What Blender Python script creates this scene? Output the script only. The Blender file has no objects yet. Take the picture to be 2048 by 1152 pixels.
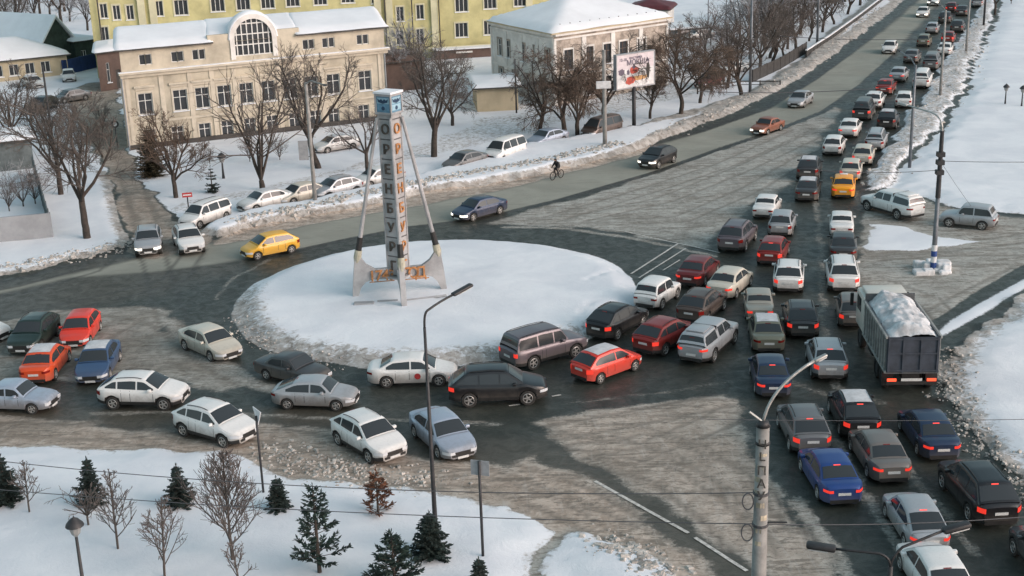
import bpy, bmesh, math, random
import numpy as np
from mathutils import Vector, Matrix, Euler, noise as mnoise
R = math.radians
scene = bpy.context.scene
col = scene.collection

# ------------------------------------------------------------------ camera
FPX, YH, ROLL = 2690.0, -290.0, R(-1.9)
PITCH = math.atan((576 - YH) / FPX)
CAMH = math.cos(PITCH) / .0372
cam_data = bpy.data.cameras.new("camera")
cam_data.sensor_width = 36.0
cam_data.lens = FPX / 2048.0 * 36.0
cam_data.clip_start = 0.5
cam_data.clip_end = 6000.0
cam = bpy.data.objects.new("camera", cam_data)
col.objects.link(cam)
cam.matrix_world = (Matrix.Translation((0, 0, CAMH)) @ Euler((math.pi / 2 - PITCH, 0, 0)).to_matrix().to_4x4()
                    @ Matrix.Rotation(ROLL, 4, 'Z'))
scene.camera = cam

# ------------------------------------------------------------------ light
SUN_EL, SUN_AZ = 24.0, 118.0          # azimuth clockwise from +Y
world = bpy.data.worlds.new("World")
scene.world = world
world.use_nodes = True
nt = world.node_tree
nt.nodes.clear()
wo = nt.nodes.new("ShaderNodeOutputWorld")
bg = nt.nodes.new("ShaderNodeBackground")
sky = nt.nodes.new("ShaderNodeTexSky")
sky.sky_type = 'NISHITA'
sky.sun_disc = False
sky.sun_elevation = R(SUN_EL)
sky.sun_rotation = R(SUN_AZ)
sky.air_density = 1.0
sky.dust_density = 3.0
sky.ozone_density = 1.0
bg.inputs[1].default_value = 0.15
hs_ = nt.nodes.new("ShaderNodeHueSaturation")      # thin overcast: the sky's blue is washed out
hs_.inputs['Saturation'].default_value = 0.78
hs_.inputs['Hue'].default_value = 0.455
nt.links.new(sky.outputs[0], hs_.inputs['Color'])
nt.links.new(hs_.outputs[0], bg.inputs[0])
nt.links.new(bg.outputs[0], wo.inputs[0])
sl = bpy.data.lights.new("sun", 'SUN')
sl.energy = 0.6
sl.angle = R(60)
sl.color = (1.0, 0.97, 0.88)
so = bpy.data.objects.new("sun", sl)
col.objects.link(so)
sd = Vector((math.sin(R(SUN_AZ)) * math.cos(R(SUN_EL)), math.cos(R(SUN_AZ)) * math.cos(R(SUN_EL)), math.sin(R(SUN_EL))))
so.rotation_euler = (-sd).to_track_quat('-Z', 'Y').to_euler()
scene.view_settings.view_transform = 'Standard'
scene.view_settings.look = 'None'
scene.view_settings.exposure = 0.43
scene.view_settings.gamma = 1.0

# ------------------------------------------------------------------ projection helpers
_cr, _sr, _cp, _sp = math.cos(ROLL), math.sin(ROLL), math.cos(PITCH), math.sin(PITCH)

def ray(px, py):
    x = (px - 1024) / FPX
    y = -(py - 576) / FPX
    X = _cr * x - _sr * y
    Y = _sr * x + _cr * y
    return np.array([X, _cp + Y * _sp, -_sp + Y * _cp])

def at(px, py, z=0.0):
    d = ray(px, py)
    t = (z - CAMH) / d[2]
    return Vector((d[0] * t, d[1] * t, z))

def proj(P):
    P = np.atleast_2d(np.asarray(P, dtype=float))
    X, Yw, Zw = P[:, 0], P[:, 1], P[:, 2] - CAMH
    depth = Yw * _cp - Zw * _sp
    up = Yw * _sp + Zw * _cp
    a = X / depth
    b = up / depth
    x = _cr * a + _sr * b
    y = -_sr * a + _cr * b
    return np.stack([1024 + FPX * x, 576 - FPX * y], 1)

def height_at(base, py):
    """height above the ground point base whose image row is py"""
    lo, hi = 0.0, 40.0
    for _ in range(40):
        m = (lo + hi) / 2
        if proj([(base[0], base[1], m)])[0][1] > py:
            lo = m
        else:
            hi = m
    return lo

def heading(px, py, dx, dy):
    n = math.hypot(dx, dy)
    a = at(px, py)
    b = at(px + dx / n * 6, py + dy / n * 6)
    return math.atan2(b.y - a.y, b.x - a.x)

# ------------------------------------------------------------------ object helpers
def tag(o, label=None, cat=None, group=None, kind=None):
    if label: o["label"] = label
    if cat: o["category"] = cat
    if group: o["group"] = group
    if kind: o["kind"] = kind
    return o

def empty(name, loc, rz=0.0):
    o = bpy.data.objects.new(name, None)
    col.objects.link(o)
    o.empty_display_size = 0.3
    o.location = loc
    o.rotation_euler = (0, 0, rz)
    return o

def link_mesh(name, me, parent=None):
    o = bpy.data.objects.new(name, me)
    col.objects.link(o)
    if parent is not None:
        o.parent = parent
    return o

def set_smooth(me, smooth=True, angle=None):
    if smooth:
        me.polygons.foreach_set("use_smooth", [True] * len(me.polygons))
        if angle is not None:
            bm = bmesh.new()
            bm.from_mesh(me)
            for e in bm.edges:
                if len(e.link_faces) == 2 and e.calc_face_angle(0) > R(angle):
                    e.smooth = False
            bm.to_mesh(me)
            bm.free()

class MB:
    """collects shapes, builds them as one mesh"""
    def __init__(self):
        self.v = []; self.f = []; self.m = []
    def add(self, vs, fs, mi=0):
        n = len(self.v)
        self.v.extend([tuple(v) for v in vs])
        self.f.extend([tuple(i + n for i in f) for f in fs])
        self.m.extend([mi] * len(fs))
        return self
    def box(self, a, b, mi=0, rz=0.0, c=None):
        x0, y0, z0 = a; x1, y1, z1 = b
        vs = [(x0, y0, z0), (x1, y0, z0), (x1, y1, z0), (x0, y1, z0), (x0, y0, z1), (x1, y0, z1), (x1, y1, z1), (x0, y1, z1)]
        if rz:
            cx, cy = c if c else (0, 0)
            cs, sn = math.cos(rz), math.sin(rz)
            vs = [(cx + (x - cx) * cs - (y - cy) * sn, cy + (x - cx) * sn + (y - cy) * cs, z) for x, y, z in vs]
        return self.add(vs, [(3, 2, 1, 0), (4, 5, 6, 7), (0, 1, 5, 4), (1, 2, 6, 5), (2, 3, 7, 6), (3, 0, 4, 7)], mi)
    def rbox(self, a, b, r, mi=0):
        """box with chamfered edges"""
        x0, y0, z0 = a; x1, y1, z1 = b
        bm = bmesh.new()
        bmesh.ops.create_cube(bm, size=1.0)
        for v in bm.verts:
            v.co = Vector(((x0 + x1) / 2 + v.co.x * (x1 - x0), (y0 + y1) / 2 + v.co.y * (y1 - y0), (z0 + z1) / 2 + v.co.z * (z1 - z0)))
        bmesh.ops.bevel(bm, geom=bm.edges[:], offset=r, segments=2, affect='EDGES', profile=0.5)
        bm.verts.index_update()
        self.add([v.co[:] for v in bm.verts], [[v.index for v in f.verts] for f in bm.faces], mi)
        bm.free()
        return self
    def tube(self, pts, rad, n=6, mi=0, caps=True):
        pts = [Vector(p) for p in pts]
        if not hasattr(rad, '__len__'):
            rad = [rad] * len(pts)
        vs = []
        prev = None
        for i, p in enumerate(pts):
            if i == 0: t = pts[1] - pts[0]
            elif i == len(pts) - 1: t = pts[-1] - pts[-2]
            else: t = pts[i + 1] - pts[i - 1]
            t.normalize()
            if prev is None:
                ref = Vector((0, 0, 1)) if abs(t.z) < 0.9 else Vector((1, 0, 0))
                u = t.cross(ref).normalized()
            else:
                u = (prev - t * prev.dot(t))
                u = u.normalized() if u.length > 1e-6 else t.orthogonal().normalized()
            prev = u
            w = t.cross(u)
            for k in range(n):
                a = 2 * math.pi * k / n
                vs.append(p + (u * math.cos(a) + w * math.sin(a)) * rad[i])
        fs = []
        for i in range(len(pts) - 1):
            for k in range(n):
                fs.append((i * n + k, i * n + (k + 1) % n, (i + 1) * n + (k + 1) % n, (i + 1) * n + k))
        if caps:
            fs.append(tuple(range(n - 1, -1, -1)))
            fs.append(tuple((len(pts) - 1) * n + k for k in range(n)))
        return self.add(vs, fs, mi)
    def lathe(self, prof, c=(0, 0, 0), axis='Z', n=16, mi=0, close=False):
        vs = []; m = len(prof)
        for k in range(n):
            a = 2 * math.pi * k / n
            for (r, h) in prof:
                if axis == 'Z': vs.append((c[0] + r * math.cos(a), c[1] + r * math.sin(a), c[2] + h))
                elif axis == 'Y': vs.append((c[0] + r * math.cos(a), c[1] + h, c[2] + r * math.sin(a)))
                else: vs.append((c[0] + h, c[1] + r * math.cos(a), c[2] + r * math.sin(a)))
        fs = []
        for k in range(n):
            k2 = (k + 1) % n
            for i in range(m - 1):
                fs.append((k * m + i, k2 * m + i, k2 * m + i + 1, k * m + i + 1))
        return self.add(vs, fs, mi)
    def prism(self, poly, z0, z1, mi=0):
        n = len(poly)
        vs = [(x, y, z0) for x, y in poly] + [(x, y, z1) for x, y in poly]
        fs = [tuple(range(n - 1, -1, -1)), tuple(range(n, 2 * n))]
        for i in range(n):
            j = (i + 1) % n
            fs.append((i, j, n + j, n + i))
        return self.add(vs, fs, mi)
    def xf(self, M):
        self.v = [tuple(M @ Vector(v)) for v in self.v]
        return self
    def mesh(self, name, mats, smooth=False, angle=None):
        me = bpy.data.meshes.new(name)
        me.from_pydata(self.v, [], self.f)
        if not isinstance(mats, (list, tuple)): mats = [mats]
        for m in mats: me.materials.append(m)
        me.polygons.foreach_set("material_index", self.m)
        if smooth: set_smooth(me, True, angle)
        me.update()
        return me
    def build(self, name, mats, parent=None, smooth=False, angle=None):
        return link_mesh(name, self.mesh(name, mats, smooth, angle), parent)

# ------------------------------------------------------------------ materials
class NT:
    def __init__(self, name):
        self.mat = bpy.data.materials.new(name)
        self.mat.use_nodes = True
        self.t = self.mat.node_tree
        self.b = self.t.nodes["Principled BSDF"]
    def n(self, typ, **kw):
        nd = self.t.nodes.new(typ)
        for k, v in kw.items():
            setattr(nd, k, v)
        return nd
    def l(self, a, b): self.t.links.new(a, b)
    def coord(self, kind='Object'):
        return self.n("ShaderNodeTexCoord").outputs[kind]
    def pos(self):
        return self.n("ShaderNodeNewGeometry").outputs['Position']
    def noise(self, vec, scale, detail=4, rough=0.55, dist=0.0):
        nd = self.n("ShaderNodeTexNoise")
        nd.inputs['Scale'].default_value = scale
        nd.inputs['Detail'].default_value = detail
        nd.inputs['Roughness'].default_value = rough
        nd.inputs['Distortion'].default_value = dist
        if vec is not None: self.l(vec, nd.inputs['Vector'])
        return nd.outputs[0]
    def mapv(self, vec, sc=(1, 1, 1), rot=(0, 0, 0)):
        nd = self.n("ShaderNodeMapping")
        nd.inputs['Scale'].default_value = sc
        nd.inputs['Rotation'].default_value = rot
        self.l(vec, nd.inputs['Vector'])
        return nd.outputs[0]
    def ramp(self, fac, lo, hi, a=0.0, b=1.0):
        nd = self.n("ShaderNodeMapRange", interpolation_type='SMOOTHSTEP')
        nd.inputs[1].default_value = lo; nd.inputs[2].default_value = hi
        nd.inputs[3].default_value = a; nd.inputs[4].default_value = b
        self.l(fac, nd.inputs[0])
        return nd.outputs[0]
    def math(self, op, a, b=None):
        nd = self.n("ShaderNodeMath", operation=op)
        for i, x in enumerate((a, b)):
            if x is None: continue
            if isinstance(x, (int, float)): nd.inputs[i].default_value = x
            else: self.l(x, nd.inputs[i])
        return nd.outputs[0]
    def mix(self, fac, a, b):
        nd = self.n("ShaderNodeMix", data_type='RGBA')
        for i, x in ((0, fac), (6, a), (7, b)):
            if isinstance(x, (int, float)): nd.inputs[i].default_value = x
            elif isinstance(x, tuple): nd.inputs[i].default_value = (*x[:3], 1)
            else: self.l(x, nd.inputs[i])
        return nd.outputs[2]
    def bump(self, h, strength=0.5, dist=0.05):
        nd = self.n("ShaderNodeBump")
        nd.inputs['Strength'].default_value = strength
        nd.inputs['Distance'].default_value = dist
        self.l(h, nd.inputs['Height'])
        self.l(nd.outputs[0], self.b.inputs['Normal'])
    def out(self, color=None, rough=None, metal=None):
        for key, x in (('Base Color', color), ('Roughness', rough), ('Metallic', metal)):
            if x is None: continue
            if isinstance(x, tuple): self.b.inputs[key].default_value = (*x[:3], 1)
            elif isinstance(x, (int, float)): self.b.inputs[key].default_value = x
            else: self.l(x, self.b.inputs[key])
        return self.mat

def mottled(name, c, var=0.25, scale=3.0, rough=0.8, metal=0.0, bump=0.0, coord='Object'):
    m = NT(name)
    v = m.coord(coord)
    f = m.noise(v, scale, 6, 0.65)
    f = m.ramp(f, 0.3, 0.7)
    dark = tuple(x * (1 - var) for x in c)
    light = tuple(min(1, x * (1 + var)) for x in c)
    if bump: m.bump(m.noise(v, scale * 6, 4), bump, 0.03)
    return m.out(m.mix(f, dark, light), rough, metal)

def emissive(name, c, strength, base=None):
    m = NT(name)
    m.out(base or c, 0.3)
    m.b.inputs['Emission Color'].default_value = (*c, 1)
    m.b.inputs['Emission Strength'].default_value = strength
    return m.mat

def paint(name, c, rough=0.34, metal=0.0, dirt=0.75):
    """car paint with winter road grime rising from the sills"""
    m = NT(name)
    v = m.coord('Object')
    sep = m.n("ShaderNodeSeparateXYZ"); m.l(v, sep.inputs[0])
    nz = m.noise(v, 2.2, 5, 0.7)
    h = m.math('ADD', sep.outputs[2], m.math('MULTIPLY', m.math('SUBTRACT', nz, 0.5), -0.7))
    g = m.ramp(h, 1.0, 0.25, 0.0, dirt)
    g2 = m.ramp(m.noise(v, 9, 4, 0.7), 0.45, 0.8, 0.0, 0.22 * dirt)
    fac = m.math('MAXIMUM', g, g2)
    colr = m.mix(fac, c, (0.17, 0.145, 0.12))
    rg = m.ramp(fac, 0.0, 0.6, rough, 0.75)
    m.out(colr, rg, metal)
    m.b.inputs['Coat Weight'].default_value = 0.25
    m.b.inputs['Coat Roughness'].default_value = 0.15
    return m.mat

M = {}
M['glass'] = NT('car_glass').out((0.034, 0.040, 0.044), 0.10)
M['glass'].node_tree.nodes["Principled BSDF"].inputs['IOR'].default_value = 1.5
M['black'] = mottled('black_plastic', (0.022, 0.021, 0.020), 0.3, 4, 0.6)
M['tyre'] = mottled('tyre_rubber', (0.035, 0.033, 0.030), 0.35, 6, 0.85)
M['rim'] = mottled('wheel_alloy', (0.42, 0.41, 0.39), 0.3, 8, 0.4, 0.5)
M['rim_dark'] = mottled('steel_wheel', (0.10, 0.10, 0.10), 0.3, 8, 0.5, 0.3)
M['tail'] = NT('tail_lamp_off').out((0.22, 0.015, 0.012), 0.25)
M['tail_on'] = emissive('tail_lamp_lit', (1.0, 0.05, 0.03), 0.55, (0.5, 0.03, 0.02))
M['brake_on'] = emissive('brake_lamp_lit', (1.0, 0.08, 0.06), 1.1, (0.5, 0.03, 0.02))
M['head'] = NT('head_lamp_glass').out((0.62, 0.64, 0.66), 0.15)
M['head_on'] = emissive('head_lamp_lit', (1.0, 0.93, 0.8), 1.6)
M['plate'] = mottled('number_plate', (0.62, 0.62, 0.60), 0.15, 20, 0.5)
M['chrome'] = NT('chrome_trim').out((0.55, 0.55, 0.56), 0.22, 0.9)
PAINTS = {
 'white': paint('paint_white', (0.74, 0.74, 0.72)),
 'cream': paint('paint_cream', (0.56, 0.53, 0.45)),
 'silver': paint('paint_silver', (0.42, 0.44, 0.46), 0.38, 0.35),
 'bluesilver': paint('paint_blue_silver', (0.40, 0.46, 0.55), 0.36, 0.35),
 'beige': paint('paint_beige', (0.38, 0.36, 0.31), 0.36, 0.3),
 'gray': paint('paint_gray', (0.16, 0.165, 0.17), 0.36, 0.3),
 'graphite': paint('paint_graphite', (0.06, 0.062, 0.066), 0.33, 0.3),
 'brown': paint('paint_brown', (0.10, 0.075, 0.065), 0.34, 0.3),
 'purple': paint('paint_purple_gray', (0.14, 0.12, 0.135), 0.34, 0.3),
 'black': paint('paint_black', (0.012, 0.012, 0.014), 0.28, 0.0, 0.35),
 'navy': paint('paint_navy', (0.022, 0.04, 0.085), 0.3, 0.2, 0.35),
 'blue': paint('paint_blue', (0.02, 0.06, 0.22), 0.3, 0.2, 0.4),
 'steelblue': paint('paint_steel_blue', (0.05, 0.10, 0.20), 0.32, 0.3, 0.4),
 'green': paint('paint_dark_green', (0.018, 0.035, 0.030), 0.3, 0.2, 0.35),
 'olive': paint('paint_olive', (0.20, 0.20, 0.15), 0.34, 0.3),
 'red': paint('paint_red', (0.66, 0.045, 0.025), 0.32, 0.0, 0.3),
 'orange': paint('paint_orange_red', (0.62, 0.075, 0.02), 0.32, 0.0, 0.35),
 'darkred': paint('paint_dark_red', (0.22, 0.022, 0.018), 0.32, 0.1, 0.4),
 'maroon': paint('paint_maroon', (0.14, 0.02, 0.022), 0.32, 0.1, 0.4),
 'yellow': paint('paint_taxi_yellow', (0.78, 0.42, 0.03), 0.34, 0.0, 0.3),
 'taxi': paint('paint_taxi_amber', (0.85, 0.34, 0.015), 0.34, 0.0, 0.25),
 'rust': paint('paint_rust_brown', (0.26, 0.085, 0.045), 0.34, 0.1, 0.4),
 'taupe': paint('paint_taupe', (0.20, 0.18, 0.165), 0.34, 0.3),
}
# ------------------------------------------------------------------ cars
def lin(keys, x):
    xs = [k[0] for k in keys]; ys = [k[1] for k in keys]
    return float(np.interp(x, xs, ys))

CAR = {
 # L, W, H, wheel x front/rear (from centre), wheel radius, ground clearance, belt heights, cabin keys (x from centre)
 'sedan':   dict(L=4.55, W=1.78, H=1.47, xf=1.36, xr=-1.30, wr=.32, clr=.19, hf=.66, hb=.93, deck=1.02, rear=.97, c=(1.22, .50, -.95, -1.66), belt=.93),
 'old':     dict(L=4.20, W=1.64, H=1.41, xf=1.28, xr=-1.16, wr=.29, clr=.20, hf=.68, hb=.88, deck=.93, rear=.90, c=(.92, .45, -.72, -1.28), belt=.89, boxy=1),
 'hatch':   dict(L=3.95, W=1.72, H=1.50, xf=1.27, xr=-1.23, wr=.30, clr=.19, hf=.68, hb=.96, deck=.99, rear=.96, c=(1.15, .42, -1.18, -1.86), belt=.93, rise=.06),
 'lift':    dict(L=4.17, W=1.68, H=1.43, xf=1.24, xr=-1.24, wr=.29, clr=.19, hf=.66, hb=.88, deck=.94, rear=.92, c=(1.02, .48, -.78, -1.88), belt=.89),
 'cross':   dict(L=4.35, W=1.84, H=1.61, xf=1.32, xr=-1.30, wr=.345, clr=.24, hf=.80, hb=1.07, deck=1.10, rear=1.06, c=(1.14, .36, -1.22, -2.02), belt=1.02, rise=.09, clad=1, rails=1),
 'suv':     dict(L=4.80, W=1.92, H=1.76, xf=1.43, xr=-1.42, wr=.38, clr=.26, hf=.86, hb=1.15, deck=1.16, rear=1.12, c=(1.24, .46, -1.50, -2.24), belt=1.09, rise=.08, clad=1, rails=1),
 'boxsuv':  dict(L=4.70, W=1.90, H=1.90, xf=1.45, xr=-1.30, wr=.39, clr=.28, hf=.95, hb=1.16, deck=1.18, rear=1.16, c=(1.02, .60, -2.05, -2.24), belt=1.16, clad=1, rails=1, boxy=1),
 'niva':    dict(L=3.72, W=1.68, H=1.64, xf=1.14, xr=-1.06, wr=.345, clr=.25, hf=.82, hb=.99, deck=1.0, rear=.98, c=(.68, .34, -1.42, -1.74), belt=.99, boxy=1, two=1),
 'wagon':   dict(L=4.45, W=1.75, H=1.66, xf=1.45, xr=-1.40, wr=.31, clr=.19, hf=.70, hb=.99, deck=1.0, rear=.98, c=(1.36, .68, -1.98, -2.16), belt=.98, rails=1, three=1),
 'van':     dict(L=4.70, W=1.88, H=1.92, xf=1.50, xr=-1.42, wr=.33, clr=.19, hf=.85, hb=1.13, deck=1.12, rear=1.1, c=(1.70, .95, -2.12, -2.30), belt=1.12, three=1),
 'pickup':  dict(L=5.15, W=1.86, H=1.78, xf=1.62, xr=-1.45, wr=.38, clr=.27, hf=.92, hb=1.14, deck=1.16, rear=1.14, c=(1.28, .68, -2.30, -2.52), belt=1.14, clad=1, pick=1),
}

def car_parts(kind):
    P = CAR[kind]
    L, W, H = P['L'], P['W'], P['H']
    h = L / 2; boxy = P.get('boxy', 0)
    xwb, xrf, xrr, xrb = P['c']
    wr, clr, belt = P['wr'], P['clr'], P['belt']
    Ra = wr + .055
    tum = .20 if boxy else .37
    rise = P.get('rise', .02)
    def bl_(x): return belt + rise * min(1, max(0, (xwb - x) / (xwb - xrb)))
    topk = [(-h, P['rear'] - .10), (-h + .06, P['rear'] - .02), (-h + .2, P['deck']), (xrb, P['deck'] + .005), (xrb + .35, bl_(xrb + .35)), (xwb - .4, bl_(xwb - .4)), (xwb, P['hb'] + .0),
            (h - .55, P['hf'] + .13), (h - .18, P['hf'] + .05), (h - .05, P['hf'] - .04), (h, P['hf'] - .14)]
    topk.sort(key=lambda k: k[0])
    def top(x):
        return (lin(topk, x - .05) + lin(topk, x) + lin(topk, x + .05)) / 3
    def wid(x):
        e = max(0.0, (abs(x) - (h - .75)) / .75)
        return W / 2 * (1 - (.17 if boxy else .30) * e ** 2.8) * (1 - .02 * (x / h) ** 2)
    def zb(x):
        z = clr + .07
        for xw in (P['xf'], P['xr']):
            d = abs(x - xw)
            if d < Ra:
                z = max(z, wr + math.sqrt(max(0, Ra * Ra - d * d)) * .98)
        e = max(0.0, (abs(x) - (h - .3)) / .3)
        return z + .06 * e
    xs = list(np.linspace(-h + .3, h - .3, 16)) + [s * (h - d) for s in (-1, 1) for d in (0, .015, .05, .11, .19)]
    for xw in (P['xf'], P['xr']):
        xs = [x for x in xs if abs(x - xw) > Ra + .03]
        xs += [xw + Ra * math.cos(t) for t in np.linspace(0, math.pi, 9)] + [xw - Ra - .004, xw + Ra + .004]
    xs = sorted(xs)
    mb = MB()
    rings = []
    for x in xs:
        w, zt, b = wid(x), top(x), zb(x)
        zl = clr + .06
        e = max(0.0, (abs(x) - (h - .10)) / .10)
        half = [(0, zl + .02), (.80 * w, max(zl, b - .1)), (.965 * w, b), (.995 * w, b + .06 if b > clr + .3 else b + .17), (1.0 * w, b + .62 * (zt - b)),
                (.985 * w, zt - .10), (.935 * w, zt - .022), (.80 * w, zt + .008 + .0 * e), (.4 * w, zt + .028 - .01 * e), (0, zt + .034 - .01 * e)]
        ring = [(x, y, z) for y, z in half] + [(x, -y, z) for y, z in half[-2:0:-1]]
        rings.append(ring)
    n = len(rings[0]); nh = 10
    vs = [v for r in rings for v in r]
    for i in range(len(rings) - 1):
        for k in range(n):
            kk = k if k < nh - 1 else n - 1 - k
            mi = 1 if kk < 2 else (1 if (kk == 2 and P.get('clad')) else 0)
            a, b_, c_, d = i * n + k, i * n + (k + 1) % n, (i + 1) * n + (k + 1) % n, (i + 1) * n + k
            mb.f.append((a, d, c_, b_)); mb.m.append(mi)
    mb.v = vs
    for i, rev in ((0, 0), (len(rings) - 1, 1)):
        ids = [i * n + k for k in range(n)]
        # split the end cap in a lower dark and an upper painted part
        f = ids if not rev else ids[::-1]
        mb.f.append(tuple(f)); mb.m.append(0)
    # cabin
    ck = [(xrb - .02, P['deck'] + .0), (xrr, H - .055), ((xrr + xrf) / 2 + .15, H), (xrf, H - .045), (xwb + .02, P['hb'] + .01)]
    sm = .07
    def zr(x):
        x = min(max(x, xrb), xwb)
        return (lin(ck, max(x - sm, xrb - .02)) + 2 * lin(ck, x) + lin(ck, min(x + sm, xwb + .02))) / 4
    def ys(x, z):
        return W / 2 * .925 * (1 - .06 * (x / h) ** 2) - (z - bl_(x)) * tum
    cx = sorted(set(list(np.linspace(xrb, xwb, 26)) + [xrr, xrf]))
    rings = []
    for x in cx:
        z = zr(x); B_ = bl_(x); z1 = max(B_ - .04, z - .10)
        yt = ys(x, z1)
        half = [(ys(x, B_ - .06), B_ - .06), (yt, z1), (yt - .035, max(B_ - .03, z - .035)), (yt - .11, z - .004), (yt * .5, z + .018), (0, z + .024)]
        rings.append([(x, y, zz) for y, zz in half] + [(x, -y, zz) for y, zz in half[-2::-1]])
    n2 = len(rings[0])
    off = len(mb.v)
    mb.v += [v for r in rings for v in r]
    for i in range(len(rings) - 1):
        for k in range(n2 - 1):
            a = off + i * n2 + k
            mb.f.append((a, a + n2, a + n2 + 1, a + 1)); mb.m.append(0)
    def roofz(x, y):
        z = zr(x); yt = ys(x, z - .10)
        return float(np.interp(abs(y), [0, yt * .5, yt - .11, yt - .035], [z + .024, z + .018, z - .004, z - .035]))
    parts = {}
    parts['body'] = (mb, 'body', 28)
    def patch(x0, x1, pil, nm):
        g = MB(); N, K = 8, 8
        for i in range(N + 1):
            x = x0 + (x1 - x0) * i / N
            yt = ys(x, zr(x) - .10) - pil
            for k in range(K + 1):
                y = yt * (2 * k / K - 1)
                # offset along the slope normal
                dz = (zr(x + .03) - zr(x - .03)) / .06
                nl = math.hypot(1, dz)
                g.v.append((x - dz / nl * .014, y, roofz(x, y) + .014 / nl))
        for i in range(N):
            for k in range(K):
                a = i * (K + 1) + k
                f = (a, a + K + 1, a + K + 2, a + 1) if x1 > x0 else (a, a + 1, a + K + 2, a + K + 1)
                g.f.append(f); g.m.append(0)
        return g
    parts['windshield'] = (patch(xwb - .05, xrf + (xwb - xrf) * .12, .07, 'w'), 'windshield', None)
    parts['roof'] = (patch(xrr + .06, xrf - .03, .12, 'f'), 'roof_frost', None)
    parts['rear_window'] = (patch(xrr + (xrb - xrr) * .16, xrb + (xrr - xrb) * (.30 if xrr - xrb < .6 else .10), .09, 'r'), 'rear_window', None)
    # side windows
    def side(xa, xb, s):
        g = MB(); N = 8; cnt = 0; prev = None
        for i in range(N + 1):
            x = xa + (xb - xa) * i / N
            zl = bl_(x) + .035
            zu = zr(x) - .125
            if zu < zl + .04:
                prev = None; continue
            ids = []
            for z in (zl, (zl + zu) / 2, zu):
                g.v.append((x, s * (ys(x, z) + .009), z)); ids.append(len(g.v) - 1)
            if prev:
                for q in range(2):
                    f = (prev[q], ids[q], ids[q + 1], prev[q + 1])
                    g.f.append(f if s < 0 else f[::-1]); g.m.append(0)
            prev = ids
        return g
    front = xwb - .16; back = xrb + .14
    if P.get('two'): cuts = [(front, -.42), (-.50, back)]
    elif P.get('three'): cuts = [(front, .28), (.20, -.80), (-.90, back)]
    elif P.get('pick'): cuts = [(front, .18), (.10, -.62), (-.92, back)]
    elif kind in ('suv', 'boxsuv'): cuts = [(front, .12), (.04, -.88), (-.97, back)]
    elif kind in ('cross',): cuts = [(front, .04), (-.04, -.98), (-1.06, back + .05)]
    else: cuts = [(front, -.02), (-.10, back + .06)]
    wins = []
    for s in (-1, 1):
        for xa, xb in cuts:
            g = side(xa, xb, s)
            if g.f: wins.append(g)
    # lamps
    def wrap(x0, x1, z0, z1, s, capx, capy):
        g = MB(); N = 6
        pts = []
        for i in range(N + 1):
            x = x0 + (x1 - x0) * i / N
            pts.append((x, wid(x)))
        sg = 1 if x1 > 0 else -1
        pts.append((sg * (h + .012), wid(h) * .97))
        pts.append((sg * (h + .014), capy))
        for i, (x, y) in enumerate(pts):
            k = i / (len(pts) - 1)
            if i <= N:
                zt = top(x)
            g.v.append((x, s * (y + (.012 if i < N else .006)), z0)); g.v.append((x, s * (y + (.012 if i < N else .006)), z1))
        for i in range(len(pts) - 1):
            a = 2 * i
            f = (a, a + 2, a + 3, a + 1)
            g.f.append(f if (s * sg) < 0 else f[::-1]); g.m.append(0)
        return g
    hz1 = P['hf'] - .07; hz0 = hz1 - (.17 if boxy else .14)
    heads = [wrap(h - (.12 if boxy else .36), h - .015, hz0, hz1, s, 0, W / 2 * .42) for s in (-1, 1)]
    tall = kind in ('suv', 'cross', 'wagon', 'van', 'hatch', 'boxsuv')
    tz1 = P['rear'] - (.02 if tall else .05); tz0 = tz1 - (.28 if tall else .19)
    if tall: tz1 += .0
    tails = [wrap(-h + (.10 if boxy else .26), -h + .015, tz0, tz1 - .07, s, 0, W / 2 * (.64 if tall else .50)) for s in (-1, 1)]
    br = MB().box((xrr - .10, -.14, zr(xrr - .08) + .006), (xrr - .06, .14, zr(xrr - .08) + .034))
    grille = MB()
    gz = hz0 + .02
    grille.box((h - .01, -W * .23, gz - .10), (h + .012, W * .23, gz + .09))
    grille.box((h - .01, -W * .30, clr + .14), (h + .010, W * .30, clr + .26))
    bump_r = MB().box((-h - .012, -W * .33, clr + .08), (-h + .01, W * .33, clr + .24))
    plates = [MB().box((h + .008, -.26, gz - .24), (h + .022, .26, gz - .13)),
              MB().box((-h - .026, -.26, (.62 if not tall else .74)), (-h - .008, .26, (.62 if not tall else .74) + .115))]
    # wheel
    wm = MB()
    prof = [(wr * .62, -.085), (wr * .90, -.10), (wr * .985, -.085), (wr, -.05), (wr, .05), (wr * .985, .085), (wr * .90, .10), (wr * .62, .085)]
    wm.lathe(prof, axis='Y', n=20)
    wm.lathe([(0, -.06), (wr * .62, -.07)], axis='Y', n=20)
    rim = MB()
    rim.lathe([(wr * .66, .088), (wr * .60, .100), (wr * .56, .070)], axis='Y', n=20)
    for q in range(5):
        a = 2 * math.pi * q / 5
        c, s_ = math.cos(a), math.sin(a)
        p = []
        for r_, ww in ((.02, .045), (wr * .60, .03)):
            for sgn in (-1, 1):
                p.append((c * r_ - s_ * ww * sgn, .085, s_ * r_ + c * ww * sgn))
        rim.add(p, [(0, 1, 3, 2)])
    rim.lathe([(0, .095), (.05, .09), (.06, .06)], axis='Y', n=10)
    mir = []
    for s in (-1, 1):
        m_ = MB().rbox((xwb - .52, s * (W / 2 * .93) if s > 0 else -(W / 2 * .93 + .20), belt + .0),
                       (xwb - .36, (W / 2 * .93 + .20) if s > 0 else -(W / 2 * .93), belt + .13), .03)
        mir.append(m_)
    seams = []
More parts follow.
